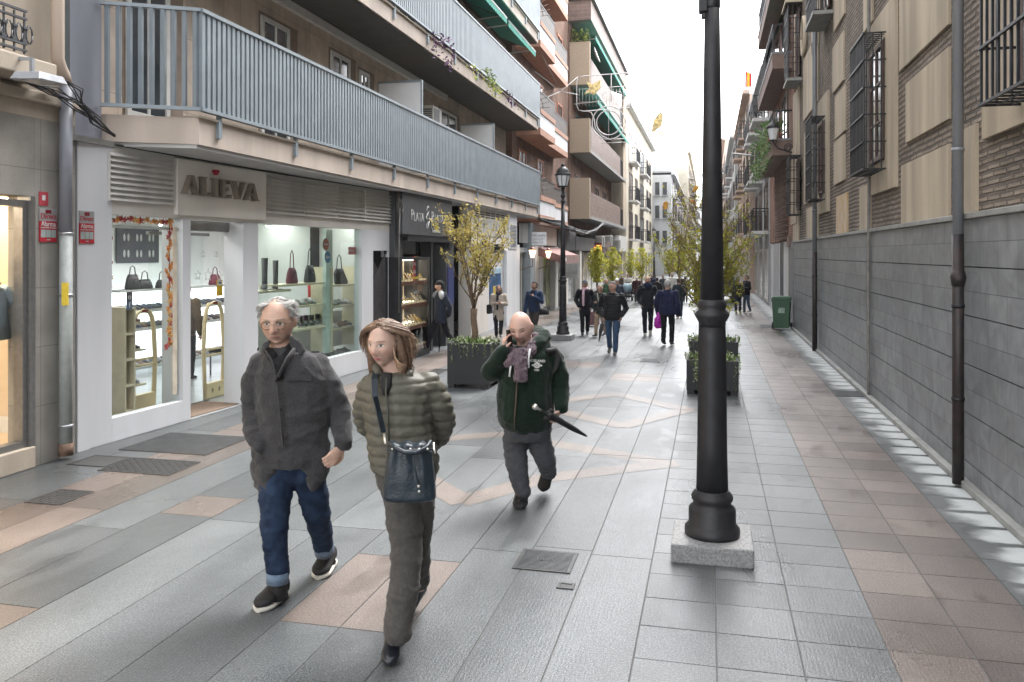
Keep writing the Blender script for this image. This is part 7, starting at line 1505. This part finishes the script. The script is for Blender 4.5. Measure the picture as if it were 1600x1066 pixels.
# bag
bag = thing('shoulder_bag', 'navy leather bucket bag hanging at the front of the woman in the khaki jacket', 'bag', U(640,780,Y-.2)); m_nav = mat('m_navy_leather', (.012,.022,.032), .38, 0, .15, 20, .35, 90); d_ = -.27
me_r = rowsec([(781,600,679,.055,d_),(776,597,682,.065,d_),(740,600,680,.065,d_),(705,603,677,.055,d_),(696,607,672,.045,d_),(692,609,670,.035,d_)], Y); b = MB(); b.loft(me_r, pw=.6); me = remesh(b, .007, 2)
displace(me, lambda p, n: .006*math.sin((p.x*cs+p.y*sn)*85+noise.noise(p*6)*2)*max(0,min(1,(p.z-.85)/.18))+.003*noise.noise(p*18)); linkme(me, 'bag_body', m_nav, bag)
b = MB(); b.tube([U(609,692,Y+d_-.03),U(618,700,Y+d_-.07),U(632,707,Y+d_-.085),U(650,708,Y+d_-.08),U(666,700,Y+d_-.06),U(673,690,Y+d_-.02)], .011, 8); b.tube([U(604,702,Y+d_-.05),U(640,704,Y+d_-.075),U(676,702,Y+d_-.05)], .006, 6); b.tube([U(645,706,Y+d_-.08),U(649,735,Y+d_-.085),U(654,757,Y+d_-.085)], .004, 5); put(b, 'drawstring', m_nav, bag)
m_sil = mat('m_silver_metal', (.6,.58,.54), .3, .8); b = MB()
for px, py in ((600,678),(677,692)): b.tube([U(px,py,Y+d_+.05),U(px+1,py+10,Y+d_+.03),U(px+3,py+16,Y+d_+.0)], .006, 6)
for px in (613,626,641,655,668): b.ball(U(px,702,Y+d_-.068), .006, 5)
for px, py in ((654,760),(655,768)): b.ball(U(px,py,Y+d_-.085), .007, 5)
put(b, 'metal_fittings', m_sil, bag)
b = MB(); P = [U(589,578,Y-.05),U(585,592,Y-.13),U(586,620,Y-.17),U(592,645,Y-.185),U(599,676,Y+d_+.06)]
for i in range(len(P)-1): b.bar(P[i], P[i+1], .030, .006)
P = [U(678,690,Y-.14),U(690,650,Y-.02),U(668,596,Y+.05),U(630,572,Y+.10)]
put(b, 'strap', m_nav, bag)
# ================================================== man on the phone
Y = 6.72; gm = thing('person', 'bald stout man in dark green hooded sweatshirt talking on the phone in mid street', 'person', G(815,790))
Mg = make_body(gm, U(814,512,Y-.08), 1.10, 1.06, R(-16), R(-20), R(4), U(826,552,Y), rowsec([(560,790,860,.12),(620,785,855,.16),(665,792,850,.14)], Y),
    [([U(793,562,Y),U(769,578,Y-.05),U(786,547,Y-.16)],[.05,.045,.034]), ([U(864,565,Y),U(874,605,Y),U(876,640,Y-.10)],[.05,.045,.034]), ([U(805,680,Y),U(808,725,Y-.08),U(815,768,Y-.14),U(814,785,Y-.16)],[.075,.06,.045,.04]), ([U(842,680,Y),U(852,715,Y-.02),U(857,745,Y+.25)],[.075,.06,.042])],
    [dict(wrist=U(785,549,Y-.12), dirv=U(790,526,Y-.14)-U(785,549,Y-.12), palm_n=(.9,.35,0), k=1.08, curl=.42, thumb=-1, fcurl=(.25,.4,.5,.55)), dict(wrist=U(875,640,Y-.10), dirv=U(868,657,Y-.13)-U(875,640,Y-.1), palm_n=(-.8,-.1,-.1), k=1.1, curl=1.0, thumb=-1)],
    .0055, (.56,.36,.29), dict(brow=(.16,.10,.08), closed=True, lips=(.42,.2,.17), beard=dict(col=(.15,.13,.12), a=.75)))
ph = thing('mobile_phone', 'dark phone held to the ear of the bald man', 'phone', U(797,530,Y-.2)); put(obox(U(796,529,Y-.13), Vector((.35,.93,0)).normalized(), Vector((-.93,.35,0)), Vector((-.08,0,1)).normalized(), .034, .005, .07), 'phone_body', mat('m_phone', (.05,.045,.04), .3, .4), ph, .003)
m_green = fabric('m_green_fleece', (.007,.018,.011), .95, .15, 30, .3, 220, .15)
rows = rowsec([(540,806,846,.10,.02),(547,796,860,.13),(556,788,867,.16),(575,783,867,.20),(600,778,863,.235),(630,776,864,.25),(650,777,864,.24),(664,783,861,.21),(672,793,853,.19)], Y)
gf_ = folds(.009, 7, .8, 1, 7)
garment(gm, 'hoodie', m_green, [rows], [([U(797,560,Y),U(783,574,Y-.02),U(768,581,Y-.05),U(777,564,Y-.11),U(787,550,Y-.16)],[.080,.084,.082,.066,.052]), ([U(862,562,Y),U(872,585,Y+.01),U(876,608,Y),U(877,636,Y-.09)],[.082,.080,.072,.052])], .011, 3, gf_)
garment(gm, 'hood', m_green, [], [([U(833,548,Y-.12),U(842,535,Y-.06),U(850,527,Y+.04),U(838,522,Y+.16),U(818,526,Y+.18),U(803,536,Y+.1)],[.035,.05,.06,.07,.065,.05]), ([U(838,556,Y-.1),U(852,540,Y)],[.04,.05])], .011, 3, gf_)
m_pais = newmat('m_paisley'); N, L = nt(m_pais); bs = N['Principled BSDF']; vo = N.new('ShaderNodeTexVoronoi'); vo.inputs['Scale'].default_value = 26; vo.feature = 'F1'; geo = N.new('ShaderNodeNewGeometry'); L.new(geo.outputs['Position'], vo.inputs[0]); mm = N.new('ShaderNodeMath'); mm.operation = 'SINE'; m3 = N.new('ShaderNodeMath'); m3.operation = 'MULTIPLY'; m3.inputs[1].default_value = 22; L.new(vo.outputs['Distance'], m3.inputs[0]); L.new(m3.outputs[0], mm.inputs[0])
cr = N.new('ShaderNodeValToRGB'); cr.color_ramp.elements[0].color = (.055,.035,.05,1); cr.color_ramp.elements[1].color = (.30,.27,.29,1); e = cr.color_ramp.elements.new(.5); e.color = (.12,.05,.06,1); L.new(mm.outputs[0], cr.inputs[0]); L.new(cr.outputs[0], bs.inputs['Base Color']); bs.inputs['Roughness'].default_value = .85
garment(gm, 'scarf', m_pais, [rowsec([(558,806,824,.03,-.225),(570,802,823,.03,-.25),(585,803,825,.028,-.275),(597,802,826,.022,-.285)], Y)], [([U(837,530,Y-.01),U(830,547,Y-.12),U(816,558,Y-.17),U(803,555,Y-.14),U(797,546,Y-.04)],[.042,.045,.05,.042,.038]), ([U(812,552,Y-.2),U(800,562,Y-.22),U(793,569,Y-.22)],[.045,.04,.03])], .009, 2, folds(.012, 18, .4, 1, 4))
b = MB(); b.tube([U(828,545,Y-.21),U(826,560,Y-.225),U(826,575,Y-.245)], .008, 6); b.tube([U(799,568,Y-.235),U(797,578,Y-.25),U(796,589,Y-.255)], .008, 6); put(b, 'drawstrings', mat('m_cord_white', (.7,.7,.7), .6), gm)
put(MB().tube([U(808,597,Y-.243),U(806,630,Y-.258),U(804,655,Y-.25),U(804,670,Y-.20)], .006, 6), 'zip', mat('m_zip_bronze', (.10,.065,.045), .5), gm)
# chest emblem
ec = U(839,571,Y-.20); tocam = Vector((-ec.x,-ec.y,0)).normalized(); rx = Vector((-tocam.y, tocam.x, 0)); zz = (tocam*.97+Vector((0,0,.2))).normalized(); rx = (rx+tocam*.35).normalized(); uy = zz.cross(rx).normalized(); zz = rx.cross(uy); ME = Matrix(((rx.x,uy.x,zz.x,ec.x),(rx.y,uy.y,zz.y,ec.y),(rx.z,uy.z,zz.z,ec.z),(0,0,0,1)))
mw_ = mat('m_print_white', (.62,.62,.60), .7); text('BOSLAND', .030, ME @ Matrix.Translation((0,.034,.004)), .006, mw_, gm, 'emblem_letters'); text('1985', .022, ME @ Matrix.Translation((0,-.038,.0)), .006, mw_, gm, 'emblem_letters')
b = MB(ME); 
for rr in (.024,.015): b.tube([(rr*math.cos(a*math.pi/10), rr*.85*math.sin(a*math.pi/10), 0) for a in range(21)], .0035, 5)
b.ball((0,0,0), .007, 5); b.box(-.042,-.028,-.006,.006,-.003,.003).box(.028,.042,-.006,.006,-.003,.003); put(b, 'emblem', mw_, gm)
garment(gm, 'backpack_strap', m_blk, [], [([U(856,549,Y-.12),U(866,548,Y-.05),U(873,560,Y-.06),U(868,578,Y-.1),U(862,585,Y-.1)],[.025,.03,.03,.02,.012]), ([U(864,548,Y+.1),U(872,560,Y+.12),U(874,580,Y+.12)],[.04,.05,.04])], .010, 2)
m_gtr = fabric('m_slate_trousers', (.06,.062,.072), .85, .1, 40)
garment(gm, 'trousers', m_gtr, [rowsec([(655,786,862,.19),(672,787,862,.19),(685,790,860,.17)], Y)], [([U(805,688,Y),U(805,708,Y-.04),U(808,730,Y-.09),U(813,755,Y-.13),U(817,768,Y-.15)],[.10,.090,.082,.070,.062]), ([U(842,686,Y),U(847,702,Y-.03),U(852,718,Y-.02),U(858,738,Y+.17)],[.10,.092,.084,.062])], .011, 3, jf(9,.009))
put(MB().tube([U(816,765,Y-.14),U(815,784,Y-.15)], [.05,.05], 14), 'sock', m_blk, gm); shoe_mb(gm, G(816,779), G(812,799), m_blk, None, 1.15, sole_t=.02, wdt=1.15); hh = U(860,742,7.02); shoe_mb(gm, hh-Vector((0,0,.02)), U(852,766,6.98)+Vector((0,-.08,0)), m_blk, None, 1.15, sole_t=.02, wdt=1.1)
um = thing('folded_umbrella', 'folded black umbrella with white knob in the bald man\'s left hand', 'umbrella', U(871,650,Y-.14)); A, B = U(836,636,Y-.30), U(917,682,Y-.02)
D_ = B-A; put(MB().tube([A, A+D_*.22, A+D_*.3, A+D_*.42, A+D_*.75, A+D_*.96, B], [.007,.008,.034,.026,.022,.010,.005], 10), 'canopy', m_blk, um); put(MB().ball(A, .024, 8).tube([A, A+D_*.12], .010, 8), 'knob', m_sil, um)
q = A+D_*.24; b = MB()
for k in range(8): b.ball(q+Vector((random.uniform(-.03,.03), random.uniform(-.03,.03), random.uniform(-.03,.03))), .022, 5)
put(b, 'strap_folds', m_blk, um)
# ------------------------------------------------------------------ background walkers
def walker(px, pyf, pyt, label, face=0, top=(.02,.02,.025), leg=(.02,.02,.03), coat=0, tone=(.45,.27,.20), hair=(.05,.035,.03), step=.12, phase=1, hat=None, scarf=None, arms='down', fem=False, shoe=(.02,.02,.02), puffy=False, fat=1.0, yc=None, longhair=False, headyaw=0, bald=False, wide=1.0, voxel=.016, seedn=1, glasses=False, socks=None, beard=None, lean=0):
    """face in degrees: 0 walks towards the camera, 180 away; feet row pyf, crown row pyt"""
    if yc is None: yc = CH*FPX/(pyf-HOR)
    base = U(px, HOR+CH*FPX/yc, yc); base.z = 0; H = CH-(pyt-HOR)/FPX*yc
    t = thing('person', label, 'person', base); toc = Vector((-base.x,-base.y,0)).normalized(); A = math.atan2(toc.y, toc.x)+R(face); f = Vector((math.cos(A), math.sin(A), 0)); r = Vector((f.y,-f.x,0)); up = Vector((0,0,1))
    P = lambda x, y, z: base+r*x*H+f*y*H+up*z*H
    s = step*phase; w_ = wide
    hip = {q: P(q*.052*w_, 0, .52) for q in (-1,1)}; kn = {q: P(q*.05*w_, (s*.55*q)+.02, .275) for q in (-1,1)}; an = {q: P(q*.045*w_, s*1.0*q-(.02 if s*q<0 else 0), .055+(.035 if s*q < 0 else 0)*(abs(s)/.12)) for q in (-1,1)}
    sh = {q: P(q*.110*w_, 0+lean*.4, .80) for q in (-1,1)}; hd = P(0,.012+lean*.5,.925); hk = H/1.72*1.08
    el = {}; wr = {}; hdir = {}
    for q in (-1,1):
        am = arms if isinstance(arms, str) else arms[0 if q < 0 else 1]
        if am == 'down': el[q] = P(q*.150*w_, -.02-.03*s*q*4, .63); wr[q] = P(q*.150*w_, .03-.10*s*q*4, .475); hdir[q] = -up+f*.2
        elif am == 'pocket': el[q] = P(q*.165*w_, -.045, .635); wr[q] = P(q*.115*w_, .045, .535); hdir[q] = -up-r*q*.3
        elif am == 'front': el[q] = P(q*.150*w_, .0, .64); wr[q] = P(q*.04*w_, .125, .66); hdir[q] = -r*q+up*.2
        elif am == 'chest': el[q] = P(q*.15*w_, .02, .65); wr[q] = P(q*.05, .12, .74); hdir[q] = up*.7-r*q*.6
        elif am == 'push': el[q] = P(q*.14*w_, .04, .64); wr[q] = P(q*.11, .18, .60); hdir[q] = f
        elif am == 'back': el[q] = P(q*.155*w_, -.06, .64); wr[q] = P(q*.03, -.12, .52); hdir[q] = -r*q
    R_ = lambda v: v*H
    hands = [dict(wrist=wr[q], dirv=hdir[q], palm_n=-r*q if abs(hdir[q].z) > .6 else f, k=H/1.7, curl=.5, thumb=(1 if q < 0 else -1)) for q in (-1,1)]
    torso = [(P(0,0,.50),r*R_(.075),f*R_(.05)),(P(0,0,.65),r*R_(.07),f*R_(.05)),(P(0,lean*.4,.80),r*R_(.09),f*R_(.05))]
    limbs = [([sh[q],el[q],wr[q]],[R_(.025),R_(.021),R_(.016)]) for q in (-1,1)]+[([hip[q],kn[q],an[q]],[R_(.04),R_(.028),R_(.022)]) for q in (-1,1)]
    ph_ = Vector((-hd.x,-hd.y,0)).normalized(); M = make_body(t, hd, hk*.96, fat if fat < 1.1 else 1.05, R(face+headyaw), 0, 0, P(0,lean*.4,.83), torso, limbs, hands, .0105 if yc < 24 else .014, tone, dict(brow=hair, beard=beard), 1)
    hm = fabric('m_hair_%d%d%d' % tuple(int(c*100) for c in hair), hair, .7, .25, 60)
    if not bald: 
        hairshell(t, M, hk*.96, (lambda x,y,z: z > -.06 and y < (.062 if z > .068 else -.008)) if not fem else (lambda x,y,z: z > -.10 and y < (.05 if z > .045 else .0)), hm, vox=.009, amp=.008, fr=45, grow=(1.15 if fem else 1.13,1.1,1.1))
        if longhair:
            b = MB()
            for i in range(9): a = R(70+i*27.5); x0, y0 = math.cos(a)*.078, -abs(math.sin(a))*.075-.01 if math.sin(a) > 0 else 0; b.tube([M @ (Vector(q)*hk) for q in ((x0,y0,.05),(x0*1.15,y0*1.1,-.06),(x0*1.2,y0*1.1,-.16),(x0*1.1,y0*1.1,-.22))], [.02,.022,.02,.008], 6)
            linkme(remesh(b, .012, 1), 'long_hair', hm, t)
    if hat:
        kind, hc = hat; hmt = fabric('m_hat_%d%d%d' % tuple(int(c*100) for c in hc), hc, .9)
        hairshell(t, M, hk*.98, lambda x,y,z: z > (.028 if kind != 'cap' else .04), hmt, name='hat', vox=.011, amp=.003, fr=20, grow=(1.19 if kind == 'beanie' else 1.15,1.1,1.1))
        if kind == 'cap': b = MB(M); b.loft([((0,.07*hk,.052*hk),(.07*hk,0,0),(0,0,.008)),((0,.12*hk,.045*hk),(.065*hk,0,0),(0,0,.007)),((0,.155*hk,.036*hk),(.04*hk,0,0),(0,0,.005))]); put(b, 'visor', hmt, t)
    key = 'm_top_%d_%d_%d' % tuple(int(c*1000) for c in top); mt = fabric(key, top, .55 if puffy else .88, .15, 25)
    lo = .47-coat; fd = .07*fat; F_ = [(P(0,.0,lo),r*R_(.105*fat*w_),f*R_(fd)),(P(0,0,lo+.06),r*R_(.105*fat*w_),f*R_(fd+.005)),(P(0,0,.60),r*R_(.098*fat*w_),f*R_(fd+.006)),(P(0,lean*.2,.70),r*R_(.105*w_),f*R_(fd+.004)),(P(0,lean*.4,.79),r*R_(.118*w_),f*R_(.06)),(P(0,lean*.4,.825),r*R_(.075*w_),f*R_(.048)),(P(0,lean*.4,.85),r*R_(.045),f*R_(.042))]
    fn = puff(.058*H/1.7,.012,0,.006) if puffy else folds(.009, 9, .6, 1, seedn)
    garment(t, 'jacket' if coat < .1 else 'coat', mt, [F_], [([sh[q],(sh[q]+el[q])/2,el[q],(el[q]*.4+wr[q]*.6),wr[q]],[R_(.043),R_(.041),R_(.037),R_(.032),R_(.028)]) for q in (-1,1)], voxel*.85, 3, fn)
    key = 'm_leg_%d_%d_%d' % tuple(int(c*1000) for c in leg); ml = fabric(key, leg, .88, .15, 25)
    garment(t, 'trousers', ml, [[(P(0,0,.46),r*R_(.08*fat),f*R_(.06)),(P(0,0,.53),r*R_(.085*fat),f*R_(.062)),(P(0,0,.56),r*R_(.078*fat),f*R_(.055))]], [([hip[q]-up*R_(.03),(hip[q]+kn[q])/2,kn[q],(kn[q]+an[q])/2,an[q]+up*R_(.012)],[R_(.052),R_(.048),R_(.040),R_(.036),R_(.033)]) for q in (-1,1)], voxel*.85, 3, folds(.008, 10, .9, 1, seedn+3))
    ms = mat('m_shoe_%d_%d_%d' % tuple(int(c*100) for c in shoe), shoe, .5)
    for q in (-1,1):
        hp = an[q]-up*(an[q].z-.0)+f*R_(-.035); tp = hp+f*R_(.135); 
        if s*q < 0: hp = hp+up*(an[q].z-.05)
        shoe_mb(t, hp, tp, ms, m_wht if sum(shoe) > .5 else None, H/1.72, sole_t=.018)
    if scarf:
        ms_ = fabric('m_scarf_%d' % int(sum(scarf)*100), scarf, .9); garment(t, 'scarf', ms_, [], [([P(-.04,.0,.855),P(-.02,.05,.845),P(.025,.055,.84),P(.04,0,.855),P(0,-.045,.86),P(-.04,0,.855)],[R_(.022)]*6),([P(.022,.06,.84),P(.03,.088,.74),P(.032,.088,.63),P(.03,.082,.55)],[R_(.02),R_(.024),R_(.022),R_(.018)])], .012, 2, folds(.006,16,.5))
    if glasses:
        g_ = MB(M); 
        for s_ in (-1,1): g_.tube([((s_*.032+.022*math.cos(a*math.pi/6))*hk, .100*hk, (.006+.016*math.sin(a*math.pi/6))*hk) for a in range(13)], .003, 4); g_.tube([(s_*.055*hk,.09*hk,.008*hk),(s_*.082*hk,0,.008*hk)], .003, 4)
        put(g_, 'glasses', m_blk, t)
    return t, P, wr, M
NV = (.014,.018,.035)
# man looking at the silver shop, walking to the left
t, P, wr, M = walker(688, 552, 439, 'man in dark beanie and navy grey anorak striding past the silver shop', -62, (.025,.032,.05), (.012,.012,.016), .05, hair=(.03,.03,.03), hat=('beanie',(.012,.012,.014)), step=.19, phase=1, arms=('back','back'), headyaw=-15, seedn=2)
b = MB(); S_=[(P(-.09,.0,.80),P(0,0,.82),P(.09,0,.80))]; garment(t, 'pale_shoulder_yoke', fabric('m_yoke', (.34,.36,.38), .8), [], [([P(-.10,.02,.795),P(-.04,.015,.835)],[.072,.055]),([P(.10,.02,.795),P(.04,.015,.835)],[.072,.055])], .014, 2)
um = thing('folded_umbrella', 'thin dark umbrella held low by the man in the navy grey anorak', 'umbrella', G(687,552)); put(MB().tube([U(688,507,16.9),U(687,525,16.9),U(686,553,16.9)], [.02,.035,.005], 8), 'canopy', m_blk, um); put(MB().tube([P(-.02,-.12,.50),U(688,507,16.9)], .012, 6), 'handle', m_wood, um)
t, P, wr, M = walker(779, 528, 446, 'woman with long fair hair, beige coat and dark scarf behind the left planter', 5, (.42,.36,.30), (.02,.02,.025), .14, hair=(.20,.12,.07), fem=True, longhair=True, step=.03, arms='front', scarf=(.03,.03,.035), seedn=4)
put(obox(P(.17,0,.55), Vector((1,0,0)), Vector((0,1,0)), Vector((0,0,1)), .05,.12,.11), 'shoulder_bag', m_blk, t, .02)
t, P, wr, M = walker(835, 530, 440, 'young man in navy sweatshirt holding a paper, bag strap across the chest', -22, (.018,.035,.08), (.05,.045,.04), 0, hair=(.02,.016,.015), step=.10, phase=-1, arms=('chest','down'), beard=dict(col=(.05,.035,.03),full=True,a=.5), headyaw=-25, seedn=5, tone=(.40,.23,.16))
put(MB().tube([P(.04,.03,.85),P(-.02,.09,.75),P(-.09,.09,.6),P(-.14,.02,.5)], .014, 6), 'bag_strap', m_blk, t)
b = MB(); q = wr[1]; b.poly([q+Vector((-.03,0,-.07)),q+Vector((.06,0,-.09)),q+Vector((.05,.02,-.24)),q+Vector((-.05,.02,-.22))]); put(b, 'paper', m_whitefr, t); put(MB(Matrix.Translation(P(-.16,-.02,.43))).loft([((0,0,0),(.14,0,0),(0,.07,0)),((0,0,.10),(.12,0,0),(0,.06,0)),((0,0,.14),(.06,0,0),(0,.03,0))]), 'dark_bag', m_blk, t)
t, P, wr, M = walker(914, 524, 438, 'person in dark cap and black coat with a long pale pink scarf', 0, (.012,.012,.018), (.010,.010,.012), .08, hair=(.05,.04,.04), hat=('cap',(.05,.055,.07)), scarf=(.62,.42,.48), step=.04, arms='pocket', seedn=6, fem=True)
t, P, wr, M = walker(938, 526, 446, 'blonde woman in dark jacket and beige trousers holding a folded umbrella', -40, (.02,.03,.03), (.30,.22,.15), .03, hair=(.32,.24,.16), fem=True, step=.08, arms=('front','down'), scarf=None, glasses=True, seedn=7, shoe=(.03,.03,.03))
put(MB().tube([P(.04,.03,.85),P(-.02,.09,.72),P(-.10,.06,.55)], .016, 6), 'bag_strap', mat('m_strap_pattern',(.35,.32,.27),.8,0,.5,60), t); um = thing('folded_umbrella', 'dark pointed umbrella hanging between the blonde woman and the man in the black puffer', 'umbrella', U(937,530,20)); put(MB().tube([U(941,505,17.2),U(939,516,17.3),U(936,534,17.5)], [.035,.045,.006], 8), 'canopy', mat('m_umb_grey',(.05,.05,.055),.7), um); put(MB().tube([U(942,500,17.1),U(941,507,17.2)], .014, 6), 'handle', m_wood, um)
tr = thing('shopping_trolley', 'small floral shopping trolley bag behind the blonde woman', 'shopping trolley', G(927,510)); p = G(927,510); Mt = Matrix.Translation(p); put(MB(Mt).box(-.16,.16,-.1,.1,.04,.42), 'bag', mat('m_floral',(.30,.06,.10),.8,0,.5,28,col2=(.04,.12,.10)), tr, .02)
for sx in (-1,1): put(MB(Mt @ Matrix.Translation((sx*.11,-.02,.05)) @ Matrix.Rotation(R(90),4,'Y')).lathe([(.01,-.015),(.05,-.015),(.05,.015),(.01,.015)], n=12), 'wheel', mat('m_wheel_blue',(.05,.10,.18),.5), tr)
t, P, wr, M = walker(957, 554, 440, 'man with grey hair and glasses in a black quilted jacket and blue jeans', -8, (.010,.010,.013), (.035,.065,.12), .0, hair=(.12,.11,.11), step=.09, phase=-1, arms='pocket', puffy=True, glasses=True, headyaw=-28, wide=1.12, fat=1.08, seedn=8, shoe=(.07,.065,.06), voxel=.013)
t, P, wr, M = walker(1012, 524, 431, 'bearded man in dark field jacket, navy scarf and white shoes', 0, (.014,.016,.020), (.010,.012,.018), .03, hair=(.05,.035,.03), step=.08, phase=1, arms='pocket', scarf=None, beard=dict(col=(.03,.02,.018),full=True,a=.8), shoe=(.40,.37,.32), bald=True, seedn=9, tone=(.42,.26,.19))
garment(t, 'neck_scarf', fabric('m_nscarf',(.012,.02,.045)), [], [([P(-.04,.02,.85),P(0,.055,.835),P(.04,.02,.85),P(0,-.04,.86),P(-.04,.02,.85)],[.055]*5)], .012, 2)
t, P, wr, M = walker(1043, 540, 437, 'grey haired man in navy bomber jacket seen from behind holding a magenta bag', 165, (.015,.019,.05), (.010,.010,.014), .0, hair=(.33,.32,.31), step=.04, arms='down', fat=1.12, wide=1.12, seedn=10, voxel=.014)
pb = thing('plastic_bag', 'bright magenta plastic bag in the hand of the grey haired man', 'bag', U(1028,512,18.3)); me_ = rowsec([(512,1023,1034,.05),(508,1022,1036,.07),(498,1023,1035,.06),(492,1026,1033,.03),(487,1029,1031,.012)], 18.3); b = MB(); b.loft(me_); me = remesh(b,.014,2); displace(me, folds(.02,14,.6)); linkme(me, 'bag_body', mat('m_magenta',(.42,.02,.35),.4,0,.2,20), pb)
t, P, wr, M = walker(1061, 497, 435, 'person in dark teal hooded jacket and jeans seen from behind at the bushy tree', 175, (.02,.03,.035), (.03,.045,.08), .03, hair=(.05,.03,.03), step=.08, arms='pocket', seedn=11)
t, P, wr, M = walker(981, 468, 428, 'person in white fluffy coat pushing a pram', 0, (.60,.58,.54), (.10,.10,.11), .05, hair=(.12,.07,.05), fem=True, step=.02, arms='push', seedn=12)
pr = thing('pram', 'small grey and blue pram pushed by the person in the white coat', 'pram', G(981,469)); p = G(981,469.5); Mt = Matrix.Translation(p+Vector((0,-.35,0))); put(MB(Mt).loft([((0,0,.38),(.17,0,0),(0,.22,0)),((0,0,.52),(.21,0,0),(0,.28,0)),((0,.05,.66),(.20,0,0),(0,.22,0)),((0,.08,.74),(.12,0,0),(0,.12,0))]), 'seat_hood', mat('m_pram_blue',(.16,.24,.28),.7), pr)
b = MB(Mt); 
for sx in (-1,1): b.tube([(sx*.2,-.22,.09),(sx*.17,.1,.42),(sx*.18,.38,.78)], .014, 6); b.tube([(sx*.2,.22,.09),(sx*.17,-.1,.42)], .014, 6)
b.tube([(-.18,.38,.78),(.18,.38,.78)], .018, 6); b.box(-.16,.16,-.15,.15,.16,.24); put(b, 'frame', m_blk, pr)
for sx in (-1,1):
    for sy in (-.22,.22): put(MB(Mt @ Matrix.Translation((sx*.22,sy,.09)) @ Matrix.Rotation(R(90),4,'Y')).lathe([(.02,-.02),(.09,-.02),(.09,.02),(.02,.02)], n=14), 'wheel', m_blk, pr)
walker(995, 478, 432, 'white haired person in dark maroon coat seen from behind next to the pram', 180, (.055,.025,.03), (.03,.02,.03), .12, hair=(.55,.54,.52), step=.05, seedn=13, yc=34)
walker(964, 500, 435, 'person in white woolly hat right behind the man in the black quilted jacket', 10, (.03,.04,.06), (.02,.02,.03), .03, hat=('beanie',(.62,.62,.60)), hair=(.1,.08,.07), seedn=14, yc=25)
walker(947, 494, 436, 'person with fair hair and green scarf behind the blonde woman', 20, (.03,.06,.035), (.02,.02,.03), .03, hair=(.35,.30,.24), fem=True, seedn=15, scarf=(.05,.12,.06), yc=26)
walker(1050, 470, 427, 'person in white coat far behind the grey haired man', 0, (.60,.58,.53), (.05,.05,.06), .12, hair=(.30,.24,.18), fem=True, seedn=16, yc=36)
walker(1071, 476, 432, 'dark dressed pedestrian walking far off under the bushy tree', 180, (.015,.015,.02), (.012,.012,.018), .03, seedn=17, yc=34, step=.14)
walker(1027, 478, 434, 'person in black padded coat between the two men', 180, (.012,.012,.014), (.010,.010,.012), .10, hair=(.03,.02,.02), seedn=18, yc=32)
walker(1036, 474, 430, 'distant pedestrian in charcoal jacket just left of the white coat', 0, (.04,.045,.05), (.02,.02,.03), .03, hair=(.06,.05,.04), seedn=19, yc=38)
walker(1019, 470, 429, 'far pedestrian in navy behind the bearded man', 0, (.02,.03,.06), (.02,.02,.03), .03, hair=(.06,.05,.04), seedn=20, yc=40)
walker(972, 468, 431, 'far pedestrian in brown jacket left of the pram', 0, (.10,.07,.05), (.03,.03,.04), .03, hair=(.06,.05,.04), seedn=21, yc=44)
walker(1153, 490, 434, 'person in dark olive jacket with yellow trainers facing away by the right row', 170, (.035,.035,.025), (.012,.016,.035), .02, hair=(.22,.17,.13), step=.05, seedn=22, shoe=(.55,.60,.05))
walker(1167, 489, 430, 'person in black jacket and blue jeans standing beside the olive jacket', -60, (.012,.012,.015), (.06,.085,.13), .0, hair=(.05,.03,.03), step=.05, arms=('front','front'), seedn=23, shoe=(.1,.1,.1))
# customer inside the shoe shop
p = FS.w(FS.s_(290,-2.2), -2.2, 0); d = math.hypot(p.x, p.y)
ycs = -p.x*sn+p.y*cs; pxs = 800+FPX*(p.x*cs+p.y*sn)/ycs
walker(pxs, HOR+CH*FPX/ycs, HOR+(CH-1.55)*FPX/ycs, 'customer in brown jacket and dark trousers standing inside the shoe shop', 150, (.10,.07,.045), (.015,.015,.02), .02, hair=(.06,.04,.03), step=.02, seedn=24)
# ------------------------------------------------------------------ air
hz = newmat('m_haze'); N, L = nt(hz); N.remove(N['Principled BSDF']); pvn = N.new('ShaderNodeVolumePrincipled'); pvn.inputs['Color'].default_value = (.97,.98,1,1); pvn.inputs['Density'].default_value = 0.00025; pvn.inputs['Anisotropy'].default_value = .2; L.new(pvn.outputs[0], N['Material Output'].inputs['Volume'])
ho = MB().box(-40, 40, -35, 330, -1.3, 18).build('haze', hz); tag(ho, 'thin pale damp air filling the street', 'haze', kind='stuff')
scn.cycles.volume_bounces = 1; scn.cycles.volume_step_rate = 5
